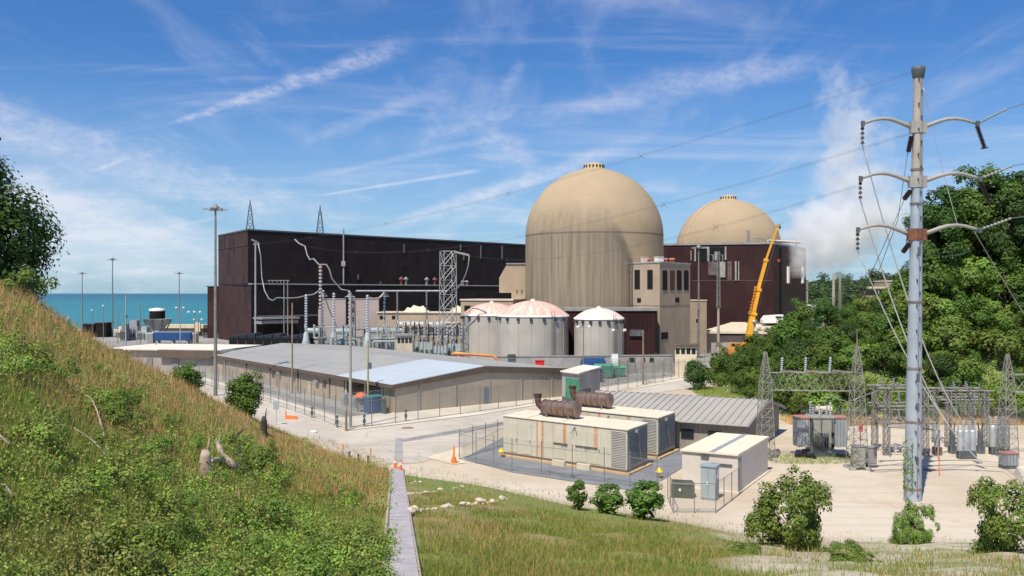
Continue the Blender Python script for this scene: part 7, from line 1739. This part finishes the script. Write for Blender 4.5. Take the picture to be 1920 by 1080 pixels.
    # dry grass strip behind the switchyard and sparse weeds on the gravel
    n = 16000; X = NR.uniform(36, 92, n); Y = NR.uniform(114.5, 119.5, n); k = NR.uniform(0, 1, n) < np.clip(.55+.6*pnoise(X, Y, .5, 3), .05, 1); X, Y = X[k], Y[k]
    blades('roadside_dry_grass', X, Y, NR.uniform(.4, 1.1, len(X)), NR.uniform(.03, .07, len(X)), GD, 'strip of dry grass at the foot of the thicket', 'grass')
    n = 5200; X = NR.uniform(25.5, 35, n); Y = NR.uniform(88, 93.5, n); k = (np.hypot((X-30)/5.2, (Y-90.5)/2.6) < 1) & (NR.uniform(0, 1, n) < .5); X, Y = X[k], Y[k]
    blades('gravel_weeds', X, Y, NR.uniform(.1, .4, len(X)), NR.uniform(.02, .045, len(X)), GG, 'sparse weeds on the gravel round the khaki transformer', 'weeds')
    n = 9000; X = NR.uniform(29, 40, n); Y = NR.uniform(140, 164, n); k = (Hs(0, 0) < 99) & (np.hypot((X-35)/4, (Y-150)/11) < 1); X, Y = X[k], Y[k]
    blades('verge_grass', X, Y, NR.uniform(.2, .6, len(X)), NR.uniform(.03, .06, len(X)), GG, 'patch of grass on the bank beside the round tree', 'grass')
hill_cover()

# ------------------------------------------------------------------ steam over the maroon building
def steam():
    m = bpy.data.materials.new('white_steam'); m.use_nodes = True
    T = NT(m.node_tree); T.n.clear()
    co = T.node('ShaderNodeTexCoord').outputs['Object']; o0 = Vector((100, 318, 24))
    warp = T.node('ShaderNodeTexNoise', {'Vector': co, 'Scale': .09, 'Detail': 4}).outputs['Color']
    pos = T.vmath('ADD', co, T.vmath('MULTIPLY', T.vmath('SUBTRACT', warp, (.5, .5, .5)), (17, 17, 17)))
    tot = None
    for px, py, r, d in ((1484, 500, 7, .75), (1494, 482, 7, .8), (1478, 440, 8, .8), (1505, 436, 11, 1.0), (1528, 455, 13, 1.0), (1552, 425, 15, 1.0), (1585, 440, 15, 1.0), (1600, 400, 17, .95), (1645, 410, 15, .75), (1685, 390, 12, .5), (1560, 480, 11, .7), (1510, 490, 9, .8),
                         (1595, 345, 17, .62), (1590, 295, 17, .52), (1600, 250, 15, .44), (1580, 200, 14, .36), (1572, 160, 12, .30), (1640, 260, 12, .2), (1640, 330, 12, .3)):
        c = p(px, py, 318 if px > 1500 or py < 470 else 292)-o0
        e = T.math('SUBTRACT', 1.0, T.math('DIVIDE', T.vmath('LENGTH', T.vmath('SUBTRACT', pos, tuple(c))), r), clamp=True)
        e = T.math('MULTIPLY', e, d)
        tot = e if tot is None else T.math('MAXIMUM', tot, e)
    nz = T.noise(co, .16, 6, .62)
    den = T.math('SUBTRACT', T.math('MULTIPLY', tot, 1.5), T.math('MULTIPLY', T.math('SUBTRACT', 1.0, T.mr(nz, .28, .66)), .55), clamp=True); den = T.math('MULTIPLY', den, .24)
    v = T.node('ShaderNodeVolumePrincipled', {'Color': (.97, .97, .98, 1), 'Density': den, 'Anisotropy': 0.0})
    T.node('ShaderNodeOutputMaterial', {'Volume': v.outputs[0]})
    a, b = p(1440, 560, 318), p(1770, 110, 318)
    mb = MB(); mb.prism([(p(1455, 0, 284).x, 284), (p(1540, 0, 284).x, 284), (b.x, 306), (b.x, 338), (a.x, 338)], 22, b.z)
    o = mb.build('steam', m, None, o0); tag(o, 'pale steam plume drifting up from the maroon building', 'steam', kind='stuff')
steam()
SC.cycles.volume_bounces = 10; SC.cycles.max_bounces = 12; SC.cycles.diffuse_bounces = 3; SC.cycles.transparent_max_bounces = 24
